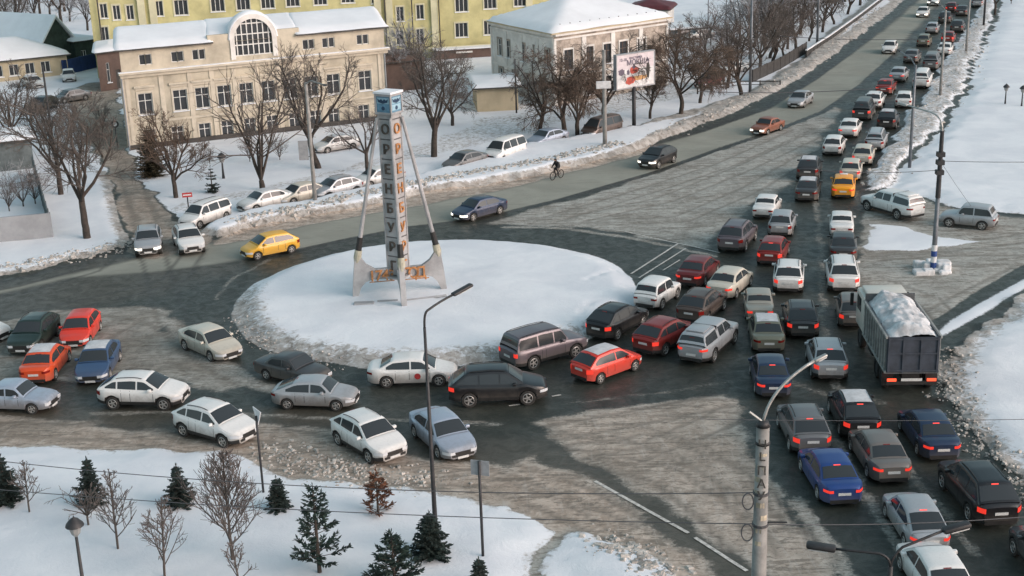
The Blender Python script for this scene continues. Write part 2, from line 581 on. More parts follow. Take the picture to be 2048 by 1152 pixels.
    for s in (-1, 1):
        g = MB()
        for xq in ((xwb - .30, (xwb + xrb) / 2 + .10, max(xrb + .35, P['xr'] + Ra + .10)) if not P.get('two') else (xwb - .25, -.46)):
            for k in range(4):
                zt, b = top(xq), clr + .24
                f0, f1 = k / 4, (k + 1) / 4
                def yy(z): return wid(xq) * float(np.interp(z, [b, zt - .30, zt - .10, zt - .02], [.998, 1.0, .985, .94])) + .004
                za, zb2 = b + (zt - .03 - b) * f0, b + (zt - .03 - b) * f1
                g.add([(xq - .011, s * yy(za), za), (xq + .011, s * yy(za), za), (xq + .011, s * yy(zb2), zb2), (xq - .011, s * yy(zb2), zb2)], [(0, 1, 2, 3)])
        seams.append(g)
    rails = []
    if P.get('rails'):
        for s in (-1, 1):
            pts = []
            for x in np.linspace(xrf - .12, xrr + .12, 7):
                pts.append((x, s * (ys(x, zr(x)) - .07), zr(x) + .03))
            pts[0] = (pts[0][0], pts[0][1], pts[0][2] - .03); pts[-1] = (pts[-1][0], pts[-1][1], pts[-1][2] - .03)
            rails.append(MB().tube(pts, .018, 5))
    return P, parts, wins, heads, tails, br, grille, bump_r, plates, wm, rim, mir, rails, seams

PROTO = {}
ROOFS = {}
M['frost'] = mottled('frost_dusting', (.52, .53, .54), .18, 2.2, .8)
FROSTY = ('pale roof', 'snowy roof', 'orange red sedan seen', 'olive sedan with', 'pale roof edge', 'snow-covered', 'half buried', 'dark grey car, lower', 'black crossover with rails')
def make_car(kind):
    P, parts, wins, heads, tails, br, grille, bump_r, plates, wm, rim, mir, rails, seams = car_parts(kind)
    root = empty(kind, (0, 0, 0))
    pm = PAINTS['white']
    mb, nm, ang = parts['body']
    b = mb.build('body', [pm, M['black']], root, True, 30)
    for k in ('windshield', 'rear_window'):
        parts[k][0].build(k, M['glass'], root, True)
    for g in wins: g.build('side_window', M['glass'], root, True)
    for g in heads: g.build('headlight', M['head'], root)
    for g in tails: g.build('taillight', M['tail'], root)
    br.build('brake_light', M['tail'], root)
    grille.build('grille', M['black'], root)
    bump_r.build('rear_bumper', M['black'], root)
    for g in plates: g.build('licence_plate', M['plate'], root)
    for g in mir: g.build('side_mirror', [pm], root, True, 40)
    for g in seams: g.build('door_seam', M['black'], root)
    for g in rails: g.build('roof_rail', M['black'], root)
    wme = wm.mesh('wheel', M['tyre'], True, 40)
    rme = rim.mesh('rim', M['rim'], False)
    for xw in (P['xf'], P['xr']):
        for s in (-1, 1):
            w = link_mesh('wheel', wme, root)
            w.location = (xw, s * (P['W'] / 2 - .115), P['wr'])
            if s < 0: w.rotation_euler = (0, 0, math.pi)
            link_mesh('rim', rme, w)
    hull = np.array(mb.v)
    if kind == 'pickup':      # hard canopy seam, load-bay step
        c = MB()
        c.box((-.83, -.72, 1.15), (-.80, .72, 1.80)); c.build('canopy_seam', M['black'], root)
        lid = MB().rbox((-2.10, -.52, 1.775), (-.98, .52, 1.845), .025)
        lid.build('canopy_vent', pm, root, True, 40)
    ROOFS[kind] = parts['roof'][0].mesh('roof_frost', M['frost'], True)
    return root, hull, P

def copy_tree(o, parent=None):
    c = o.copy()
    col.objects.link(c)
    c.parent = parent
    for ch in o.children:
        if not ch.name.startswith(('roof_frost', 'roof_sign', 'door_emblem')): copy_tree(ch, c)
    return c

def set_mat(o, i, m):
    if o.data is None: return
    o.material_slots[i].link = 'OBJECT'
    o.material_slots[i].material = m

CARNAME = {'sedan': 'car', 'old': 'old_sedan_car', 'hatch': 'hatchback_car', 'lift': 'liftback_car', 'cross': 'crossover_car', 'suv': 'suv_car',
           'boxsuv': 'boxy_suv_car', 'niva': 'small_offroad_car', 'wagon': 'estate_car', 'van': 'passenger_van', 'pickup': 'pickup_truck'}
CARLOG = []
USED = set()
def place_car(kind, color, box, dirv, lights, label, group='cars in the traffic jam', extra=None, z=0.0):
    if kind not in PROTO:
        PROTO[kind] = make_car(kind)
        root, hull, P = PROTO[kind]
    root, hull, P = PROTO[kind]
    x0, y0, x1, y1 = box
    cx = (x0 + x1) / 2
    gx, gy = cx, y1 - (y1 - y0) * .30
    hd = heading(gx, gy, *dirv)
    c, s = math.cos(hd), math.sin(hd)
    RM = np.array([[c, -s, 0], [s, c, 0], [0, 0, 1]])
    hw = hull.copy()
    hw[:, 2] = np.maximum(hw[:, 2] , 0.0)
    extra_pts = np.array([[P['xf'], P['W'] / 2, 0], [P['xf'], -P['W'] / 2, 0], [P['xr'], P['W'] / 2, 0], [P['xr'], -P['W'] / 2, 0]])
    hw = np.vstack([hw, extra_pts]) @ RM.T
    for _ in range(8):
        p = at(gx, gy, z)
        q = proj(hw + np.array([p.x, p.y, z]))
        bx = (q[:, 0].min() + q[:, 0].max()) / 2; by = (q[:, 1].max() + q[:, 1].min()) / 2
        gx += (cx - bx); gy += ((y1 + y0) / 2 - by)
    CARLOG.append((label[:34], kind, round((x1 - x0) / (q[:, 0].max() - q[:, 0].min()), 2), round((y1 - y0) / (q[:, 1].max() - q[:, 1].min()), 2)))
    if kind not in USED:
        o = root
        USED.add(kind)
    else:
        o = copy_tree(root)
    o.name = CARNAME[kind]
    o.location = (p.x, p.y, z)
    o.rotation_euler = (0, 0, hd)
    pm = PAINTS[color]
    for ch in o.children:
        b = ch.name.split('.')[0]
        if b in ('body', 'side_mirror', 'canopy_vent'): set_mat(ch, 0, pm)
        elif b == 'taillight': set_mat(ch, 0, M['tail_on'] if 'b' in lights else M['tail'])
        elif b == 'brake_light': set_mat(ch, 0, M['brake_on'] if 'B' in lights else M['tail'])
        elif b == 'headlight': set_mat(ch, 0, M['head_on'] if 'h' in lights else M['head'])
    if any(f in label for f in FROSTY): link_mesh('roof_frost', ROOFS[kind], o)
    tag(o, label, {'pickup': 'pickup truck', 'van': 'van'}.get(kind, 'car'), group)
    return o
# ------------------------------------------------------------------ ground
def pxpoly(pts, z=0.0):
    out = []
    for p in pts:
        zz = p[2] if len(p) > 2 else z
        v = at(p[0], p[1], zz)
        out.append((v.x, v.y))
    return np.array(out)

def sdist(X, Y, poly):
    """signed distance, positive inside"""
    n = len(poly)
    x0, y0 = poly.min(0) - 6; x1, y1 = poly.max(0) + 6
    D = np.full(X.shape, -9.0)
    sel = (X > x0) & (X < x1) & (Y > y0) & (Y < y1)
    x, y = X[sel], Y[sel]
    d = np.full(x.shape, 1e9); ins = np.zeros(x.shape, bool)
    for i in range(n):
        ax, ay = poly[i]; bx, by = poly[(i + 1) % n]
        dx, dy = bx - ax, by - ay
        t = np.clip(((x - ax) * dx + (y - ay) * dy) / (dx * dx + dy * dy + 1e-9), 0, 1)
        d = np.minimum(d, (x - ax - t * dx) ** 2 + (y - ay - t * dy) ** 2)
        c = ((ay > y) != (by > y)) & (x < (bx - ax) * (y - ay) / (by - ay + 1e-12) + ax)
        ins ^= c
    d = np.sqrt(d)
    D[sel] = np.where(ins, d, -d)
    return D

def ldist(X, Y, line):
    D = np.full(X.shape, 9.0)
    x0, y0 = line.min(0) - 3; x1, y1 = line.max(0) + 3
    sel = (X > x0) & (X < x1) & (Y > y0) & (Y < y1)
    x, y = X[sel], Y[sel]
    d = np.full(x.shape, 1e9)
    for i in range(len(line) - 1):
        ax, ay = line[i]; bx, by = line[i + 1]
        dx, dy = bx - ax, by - ay
        t = np.clip(((x - ax) * dx + (y - ay) * dy) / (dx * dx + dy * dy + 1e-9), 0, 1)
        d = np.minimum(d, (x - ax - t * dx) ** 2 + (y - ay - t * dy) ** 2)
    D[sel] = np.sqrt(d)
    return D

_rng = np.random.default_rng(5)
_perm = _rng.random((256, 256))
def vnoise(x, y, s):
    x = x / s; y = y / s
    xi = np.floor(x).astype(int); yi = np.floor(y).astype(int)
    fx = x - xi; fy = y - yi
    fx = fx * fx * (3 - 2 * fx); fy = fy * fy * (3 - 2 * fy)
    a = _perm[xi % 256, yi % 256]; b = _perm[(xi + 1) % 256, yi % 256]
    c = _perm[xi % 256, (yi + 1) % 256]; d = _perm[(xi + 1) % 256, (yi + 1) % 256]
    return (a + (b - a) * fx) * (1 - fy) + (c + (d - c) * fx) * fy - .5
def fbm(x, y, s, o=4):
    r = 0; a = 1
    for i in range(o):
        r = r + a * vnoise(x + 17.3 * i, y - 9.1 * i, s); s *= .5; a *= .55
    return r
def ss(x, a, b):
    t = np.clip((x - a) / (b - a), 0, 1)
    return t * t * (3 - 2 * t)

gx_ = np.concatenate([[-3000, -1200, -500, -300, -220, -170, -140], np.arange(-120, -46, 1.0), np.arange(-46, 52, .24), np.arange(52, 150, .9), [160, 180, 220, 300, 500, 1200, 3000]])
gy_ = np.concatenate([[-300, -50, 10, 25], np.arange(34, 118, .24), np.arange(118, 170, .45), np.arange(170, 330, 1.1), [335, 350, 380, 430, 520, 700, 1200, 4000]])
GX, GY = np.meshgrid(gx_, gy_, indexing='xy')
wx = GX + 1.1 * fbm(GX, GY, 3.0); wy = GY + 1.1 * fbm(GX + 40, GY + 13, 3.0)

# outlines traced in the photograph, laid on the ground (third value: height of the traced edge)
SNOW_PARK = pxpoly([(-700, 885), (0, 893), (150, 900), (300, 903), (420, 908), (520, 935), (600, 958), (700, 968), (830, 985), (940, 1003), (1010, 1028), (1070, 1054), (1115, 1072), (1088, 1130), (1070, 1420), (-900, 1420)])
SNOW_PARK2 = pxpoly([(1100, 1420), (1106, 1135), (1140, 1080), (1190, 1072), (1250, 1085), (1330, 1140), (1420, 1220), (1560, 1420)])
_P = pxpoly([(455, 620), (475, 590), (500, 575), (600, 530), (700, 505), (880, 492), (1060, 487), (1170, 505), (1240, 540), (1268, 575), (900, 735), (750, 735), (600, 715), (500, 680), (465, 650)])
_q = np.linalg.lstsq(np.c_[2 * _P, np.ones(len(_P))], (_P ** 2).sum(1), rcond=None)[0]
ISLAND = (_q[0], _q[1], math.sqrt(_q[2] + _q[0] ** 2 + _q[1] ** 2))
SNOW_SE = pxpoly([(2600, 420), (2300, 500), (2048, 600), (1985, 640), (1930, 680), (1900, 715), (1888, 760), (1915, 830), (1962, 905), (2048, 985), (2200, 1150), (2600, 1150)])
SNOW_NE = pxpoly([(2030, -60), (2005, 0), (1985, 60), (1962, 110), (1935, 170), (1905, 225), (1885, 262), (1850, 290), (1822, 330), (1795, 352), (1765, 378), (1850, 398), (1900, 420), (2048, 432), (2700, 440), (3400, -60), (2700, -150), (2060, -150)])
SNOW_E = pxpoly([(1735, 446), (1800, 456), (1880, 478), (1975, 486), (1880, 496), (1800, 502), (1735, 500)])
SNOW_W = pxpoly([(-700, 430), (0, 380), (100, 360), (170, 390), (215, 440), (255, 470), (262, 484), (245, 500), (160, 520), (80, 540), (0, 560), (-700, 640)])
BANK_N = pxpoly([(395, 468), (430, 478), (510, 458), (594, 441), (720, 419), (860, 388), (960, 372), (1035, 360), (1100, 346), (1192, 325), (1260, 307), (1310, 288), (1400, 255), (1480, 222), (1560, 182), (1640, 130), (1720, 72), (1790, 20), (1850, -40),
                 (1790, -40), (1720, 15, .4), (1660, 60, .4), (1600, 115, .5), (1510, 172, .5), (1400, 208, .6), (1300, 238, .6), (1260, 249, .6), (1202, 260, .6), (1114, 276, .6), (1055, 284, .6), (1012, 296, .6), (963, 313, .6), (889, 331, .6), (830, 349, .6), (720, 371, .6), (640, 388, .6), (580, 400, .6), (510, 413, .6), (484, 418, .6), (440, 432, .6), (408, 447, .5)])
YARDS = pxpoly([(-1500, 420), (0, 385), (150, 372), (235, 385), (330, 428), (400, 448), (560, 432), (700, 402), (800, 378), (900, 352), (1050, 322), (1250, 288), (1400, 245), (1520, 196), (1620, 132), (1760, 22), (1840, -60), (1840, -170), (-300, -120), (-1500, 20)])
STREET_W = pxpoly([(215, 500), (262, 480), (245, 450), (232, 400), (215, 350), (190, 300), (150, 240), (120, 190), (180, 165), (235, 165), (245, 240), (275, 330), (300, 380), (330, 418), (345, 440), (420, 455), (410, 500), (300, 520)])
LANE_N = pxpoly([(330, 435), (460, 405), (620, 368), (760, 335), (880, 312), (1000, 280), (1120, 250), (1250, 225), (1380, 195), (1500, 150), (1480, 110), (1350, 160), (1200, 190), (1040, 225), (960, 240), (900, 270), (760, 318), (600, 358), (430, 392), (330, 415)])
SLUSH_W = pxpoly([(-900, 690), (-300, 650), (0, 640), (120, 622), (250, 618), (345, 628), (330, 660), (400, 700), (440, 735), (520, 770), (440, 775), (330, 752), (210, 765), (120, 765), (0, 770), (-300, 800), (-900, 850)])
SLUSH_N = pxpoly([(960, 447), (1080, 418), (1200, 384), (1350, 334), (1480, 286), (1600, 243), (1672, 213), (1662, 258), (1625, 300), (1590, 345), (1560, 385), (1505, 405), (1470, 440), (1430, 462), (1425, 498), (1360, 492), (1260, 464), (1140, 452)])
SLUSH_S = pxpoly([(1050, 846), (1150, 832), (1250, 818), (1340, 800), (1440, 784), (1462, 800), (1482, 840), (1505, 890), (1540, 960), (1580, 1030), (1660, 1130), (1800, 1300), (1640, 1300), (1520, 1130), (1440, 1080), (1340, 1010), (1230, 950), (1150, 915), (1085, 882), (1100, 868)])
SLUSH_PATH = pxpoly([(1112, 1066), (1150, 1066), (1125, 1130), (1105, 1300), (1060, 1300), (1085, 1125)])
SLUSH_PARK = pxpoly([(-900, 860), (-200, 842), (0, 828), (110, 838), (200, 845), (330, 862), (420, 890), (510, 858), (600, 850), (665, 862), (740, 920), (830, 905), (880, 925), (960, 925), (1020, 935), (1065, 918), (1110, 940), (1180, 962), (1260, 1008), (1345, 1075), (1440, 1150), (1600, 1300), (1500, 1400), (1380, 1200), (1300, 1120), (1240, 1085), (1190, 1075), (1110, 1075), (1040, 1045), (940, 1008), (830, 990), (700, 972), (600, 962), (520, 940), (420, 915), (300, 908), (0, 900), (-900, 905)])
SLUSH_E = pxpoly([(1722, 384), (1770, 382), (1850, 402), (1900, 424), (2048, 438), (2600, 452), (2600, 520), (2400, 500), (2048, 545), (1960, 600), (1880, 662), (1840, 610), (1800, 590), (1735, 580), (1726, 520)])
DRY = pxpoly([(-900, 690), (-300, 620), (0, 588), (140, 556), (300, 545), (420, 530), (560, 508), (700, 478), (820, 455), (960, 438), (1120, 400), (1300, 348), (1440, 298), (1560, 258), (1650, 222), (1725, 168), (1800, 100), (1850, 45), (1900, -20), (1960, -100), (1880, -100), (1840, -10), (1770, 50), (1690, 110), (1620, 160), (1530, 215), (1420, 258), (1300, 296), (1180, 328), (1000, 368), (850, 398), (700, 425), (560, 455), (450, 482), (350, 500), (220, 530), (0, 580), (-400, 640)])
BANK_E = pxpoly([(2010, -40), (1990, 10), (1975, 60), (1955, 110), (1930, 165), (1900, 220), (1875, 262), (1840, 295), (1805, 340), (1770, 378), (1728, 386), (1742, 350), (1770, 300), (1800, 255), (1830, 212), (1860, 170), (1890, 120), (1915, 80), (1945, 40), (1975, -10), (2000, -60)])
TRACK_E = pxpoly([(2600, 300), (2048, 528), (1960, 578), (1850, 652), (1880, 694), (1905, 694), (1960, 658), (2048, 608), (2300, 505), (2600, 400)])
RIDGE_E = pxpoly([(1872, 670), (1900, 644), (1960, 608), (2048, 560), (2300, 436), (2300, 456), (2048, 578), (1965, 630), (1905, 662), (1880, 676)])
VERGE_W = pxpoly([(60, 352), (205, 345), (222, 372), (230, 400), (242, 450), (258, 480), (245, 498), (150, 490), (60, 420)])

sd_snow = np.maximum.reduce([sdist(wx, wy, p) for p in (SNOW_PARK, SNOW_PARK2, SNOW_SE, SNOW_NE)])
sd_isl = ISLAND[2] - np.hypot(wx * .35 + GX * .65 - ISLAND[0], wy * .35 + GY * .65 - ISLAND[1])
sd_bank = sdist(wx * .6 + GX * .4, wy * .6 + GY * .4, BANK_N)
sd_w = np.maximum(sdist(wx, wy, SNOW_W), sdist(GX, GY, VERGE_W))
sd_e = np.maximum(sdist(wx, wy, SNOW_E), sdist(GX, GY, RIDGE_E) + .15)
sd_y = sdist(wx, wy, YARDS)
sd_st = sdist(wx, wy, STREET_W)
sd_ln = sdist(wx, wy, LANE_N)
far = GY > 330
yard = ss(sd_y, -.4, .5)
yard = np.where(far, 1, yard)
lane = ss(sd_st, -.7, .6)
lane_n = ss(sd_ln, -.9, .8)
snow = np.maximum.reduce([ss(sd_snow, -.35, .45), ss(sd_isl, -.4, .3), ss(sd_bank, -.3, .4), ss(sd_w, -.4, .5), .9 * ss(sd_e, -.4, .6), yard * (1 - lane * .93)])
slush = np.maximum.reduce([ss(sdist(wx, wy, p), -1.3, 1.2) for p in (SLUSH_W, SLUSH_N, SLUSH_S, SLUSH_PARK, SLUSH_E, SLUSH_PATH)] + [ss(sdist(wx, wy, STREET_W), -.3, .6) * .9])
tre = ss(sdist(GX, GY, TRACK_E), -.3, .4)
slush = slush * (1 - .9 * tre)
dry = ss(sdist(GX + .25 * fbm(GX, GY, 5.), GY, DRY), -.35, .5)
SHOULDER = pxpoly([(425, 482), (480, 462), (560, 445), (640, 428), (720, 410), (830, 390), (960, 362), (1080, 340), (1200, 318), (1300, 290), (1330, 290), (1250, 318), (1120, 350), (980, 385), (850, 408), (700, 436), (560, 462), (450, 490), (425, 492)])
shl = ss(sdist(wx * .5 + GX * .5, wy * .5 + GY * .5, SHOULDER), -.4, .3)
slush = np.maximum(slush, shl); dry = dry * (1 - shl)
warm = np.maximum.reduce([ss(sdist(wx, wy, SLUSH_PARK), -1, 1), .8 * ss(sdist(wx, wy, SLUSH_S), -1, 1), shl, ss(sd_st, -1, 1), lane_n])
# grime along the edges of snow
edge_isl = ss(sd_isl, 3.6, .2) * ss(sd_isl, -.8, 0) * ss(-(GY - ISLAND[1]) - .45 * (GX - ISLAND[0]), -4, 7)
edge_bank = ss(sd_bank - 1.6 * ss(GX, 8, 20), .9, .25) * ss(sd_bank, -.8, 0) * ss(GX, -60, -50)
edge_se = ss(sdist(wx, wy, SNOW_SE), 2.2, .0) * ss(sdist(wx, wy, SNOW_SE), -1, 0)
edge_w = ss(sd_w, 1.6, .0) * ss(sd_w, -.8, 0) * ss(GY - wy * 0, 200, 100)
edge_pk = ss(sd_snow, .9, .0) * ss(sd_snow, -.8, 0)
bank_e = ss(sdist(wx, wy, BANK_E), -.5, .8)
snow = np.maximum(snow, bank_e)
rough_n = fbm(GX * 1.0, GY, 1.1, 4)
dirt = np.maximum.reduce([edge_isl * .75, edge_bank * .85, edge_se * .8, edge_w * .9, edge_pk * .5, bank_e * .62, lane * .6 * yard, lane_n * .50])
walk = np.zeros_like(GX)
for L3, w3, a3 in (([(1640, 830), (1700, 940), (1800, 1090), (1860, 1180)], .35, .55), ([(1590, 1000), (1680, 1130), (1720, 1180)], .4, .6), ([(1745, 862), (1850, 985), (1960, 1110)], .3, .5), ([(1628, 380), (1640, 470), (1642, 560), (1650, 680), (1672, 770), (1720, 850)], .28, .5),
                   ([(1470, 762), (1300, 790), (1130, 806)], .3, .42), ([(1010, 850), (850, 842), (640, 836), (400, 828), (180, 826)], .3, .5), ([(1560, 760), (1660, 790), (1760, 805)], .5, .45), ([(340, 640), (400, 705), (520, 772), (640, 800)], .6, .6), ([(430, 600), (460, 560), (540, 520)], .25, .5), ([(1010, 455), (1140, 457), (1290, 482), (1430, 512)], .3, .6)):
    dd = ldist(GX + .35 * rough_n, GY + .2 * fbm(GX, GY, 2.), pxpoly(L3)); slush = np.maximum(slush, a3 * ss(dd, w3 * 2.2, w3 * .4))
H = np.zeros_like(GX)
H += snow * .10
H += .22 * ss(sd_snow, 0, 2.0) + .05 * fbm(GX, GY, 9., 3) * ss(sd_snow, .2, 1.5)
H += ss(sd_isl, -.1, 1.6) * .42 + .12 * ss(sd_isl, 1, 9) + .05 * fbm(GX, GY, 7., 3) * ss(sd_isl, .5, 3)
H += ss(sd_bank, -.1, .8) * (.55 + .10 * fbm(GX, GY, 6.)) * (1 - .4 * ss(GX, 10, 24))
H += ss(sd_w, 0, 1.2) * .2 + ss(bank_e, 0, 1) * (.28 + .2 * fbm(GX, GY, 4.))
H += dirt * (edge_isl * .5 + edge_bank * (1 - .5 * ss(GX, 10, 24)) + edge_se + edge_w + edge_pk * .5 + bank_e) * .30 * (rough_n + .15)
H += slush * (1 - snow) * (.035 + .035 * fbm(GX, GY, 1.4, 4))
H += .012 * fbm(GX, GY, 8., 2)
# drifts, and dotted footprints across the island
H += snow * (.035 * fbm(GX, GY * 1.8, 2.4, 3) + .02 * fbm(GX * .6, GY, .8, 2))
fp = np.zeros_like(GX)
for tr_ in ([(1010, 720), (1060, 690), (1110, 672), (1150, 640), (1190, 600)], [(1180, 560), (1215, 545), (1235, 530)], [(880, 600), (900, 596), (925, 588)], [(1175, 690), (1150, 660), (1110, 700)]):
    L_ = pxpoly(tr_, .4)
    for a_, b_ in zip(L_[:-1], L_[1:]):
        nn_ = max(2, int(np.hypot(*(b_ - a_)) / .62))
        for k_ in range(nn_):
            p_ = a_ + (b_ - a_) * k_ / nn_ + (.14 if k_ % 2 else -.14) * np.array([.6, .8])
            sel_ = (abs(GX - p_[0]) < .5) & (abs(GY - p_[1]) < .5)
            fp[sel_] = np.maximum(fp[sel_], ss(np.hypot(GX[sel_] - p_[0], GY[sel_] - p_[1]), .30, .10))
H -= fp * .12; dirt = np.maximum(dirt, fp * .22)
H = np.where((GY > 330) | (abs(GX) > 150), .1, H)
# field north-east rises gently from the road
# wheel tracks pressed in the slush
track = np.zeros_like(GX)
def trk(pts, w=.11, gauge=.8, depth=1.0):
    global track
    L_ = pxpoly(pts)
    for s in (-1, 1):
        d = np.gradient(L_, axis=0); n_ = np.stack([-d[:, 1], d[:, 0]], 1); n_ /= np.linalg.norm(n_, axis=1)[:, None] + 1e-9
        l2 = L_ + n_ * gauge * s
        # resample with a little wander
        t = np.linspace(0, len(l2) - 1, len(l2) * 6)
        xs_ = np.interp(t, range(len(l2)), l2[:, 0]) + .12 * vnoise(t * 3, t * 0 + 7 * s, 5.)
        ys_ = np.interp(t, range(len(l2)), l2[:, 1]) + .12 * vnoise(t * 3, t * 0 + 3 * s, 5.)
        dd = ldist(GX + .1 * rough_n, GY, np.stack([xs_, ys_], 1))
        track = np.maximum(track, depth * ss(dd, w * 1.9, w * .6))
for T in ([(300, 500), (320, 560), (345, 640), (420, 720), (520, 775), (640, 800)], [(390, 500), (350, 560), (240, 590), (60, 630)], [(230, 500), (180, 540), (40, 580), (-100, 600)],
          [(270, 400), (290, 440), (300, 500)], [(250, 330), (275, 400), (300, 440)], [(200, 620), (320, 640), (400, 700)], [(60, 770), (170, 690), (260, 640)], [(0, 720), (100, 650), (170, 628)],
          [(1060, 455), (1200, 452), (1330, 470), (1430, 500)], [(1100, 440), (1300, 380), (1450, 330), (1600, 262)], [(1150, 440), (1330, 400), (1480, 340), (1630, 270)], [(1200, 445), (1360, 440), (1500, 380), (1620, 310)],
          [(1090, 870), (1250, 840), (1450, 800)], [(1110, 880), (1280, 905), (1420, 850), (1480, 820)], [(1150, 905), (1300, 880), (1460, 950), (1530, 1060)], [(1180, 920), (1330, 950), (1450, 1040), (1520, 1120)], [(1240, 860), (1380, 900), (1500, 980), (1590, 1090)],
          [(540, 870), (640, 890), (760, 950), (900, 965)], [(0, 860), (200, 866), (330, 880)], [(820, 950), (980, 960), (1120, 1010), (1250, 1070)], [(1000, 940), (1150, 990), (1300, 1075)], [(400, 900), (520, 895), (640, 930)],
          [(2048, 505), (1900, 505), (1750, 515)], [(2048, 478), (1900, 496), (1740, 505)], [(1990, 455), (1850, 445), (1735, 420)], [(2048, 462), (1880, 455), (1760, 428)], [(2048, 540), (1930, 600), (1860, 640), (1790, 700)], [(2048, 580), (1960, 625), (1890, 690)], [(1740, 560), (1850, 600), (1900, 640)]):
    trk(T)
for L2, w2 in (([(560, 508), (700, 478), (820, 455), (960, 438), (1120, 400), (1300, 348), (1440, 298), (1560, 258), (1650, 222), (1725, 168), (1800, 100), (1850, 45), (1900, -20)], .22),
               ([(1240, 305), (1400, 262), (1530, 217), (1620, 162), (1690, 112), (1770, 52), (1840, -8)], .35), ([(262, 484), (245, 502), (160, 524), (80, 546), (0, 566)], .18),
               ([(1730, 400), (1745, 352), (1775, 300), (1806, 252), (1838, 208), (1866, 168), (1893, 122), (1918, 80), (1948, 38), (1978, -10)], .4)):
    dd = ldist(GX + .1 * rough_n, GY, pxpoly(L2)); ed = ss(dd, w2 * 1.8, w2)
    track = np.maximum(track, ed); dry = dry * (1 - ed); slush = slush * (1 - ed)
track *= (1 - snow * .9)
H -= track * .03 * slush
ng = (len(gy_), len(gx_))
verts = np.stack([GX, GY, H], -1).reshape(-1, 3)
idx = np.arange(ng[0] * ng[1]).reshape(ng)
quads = np.stack([idx[:-1, :-1], idx[:-1, 1:], idx[1:, 1:], idx[1:, :-1]], -1).reshape(-1, 4)
sn_f = (snow[:-1, :-1] + snow[1:, 1:]).reshape(-1) / 2
is_f = (sd_isl[:-1, :-1].reshape(-1) > -.5)
bk_f = (sd_bank[:-1, :-1].reshape(-1) > -.4)
sl_f = slush[:-1, :-1].reshape(-1)
cx_f = (GX[:-1, :-1]).reshape(-1); cy_f = GY[:-1, :-1].reshape(-1)
DRYC = np.stack([snow, slush, dry, dirt], -1).reshape(-1, 4)
wet_warm = np.maximum.reduce([ss(sdist(wx, wy, SLUSH_PARK), -4, 0), ss(sdist(wx, wy, pxpoly([(1110, 900), (1180, 925), (1300, 985), (1500, 1110), (1700, 1300), (1400, 1300), (1180, 1040), (1090, 940)])), -1.5, 1), .7 * ss(sdist(wx, wy, pxpoly([(-300, 600), (0, 570), (250, 510), (420, 480), (470, 540), (300, 590), (0, 640), (-300, 670)])), -2, 1)])
mud = np.maximum.reduce([.62 * ss(sdist(wx, wy, SLUSH_W), -1, 1.5), .45 * ss(sdist(wx, wy, pxpoly([(-900, 820), (0, 815), (350, 850), (520, 850), (640, 850), (600, 900), (440, 905), (300, 890), (0, 880), (-900, 900)])), -1, 2), .35 * ss(sd_st, -1, 1)])
AUX = np.stack([track, warm, wet_warm, mud], -1).reshape(-1, 4)

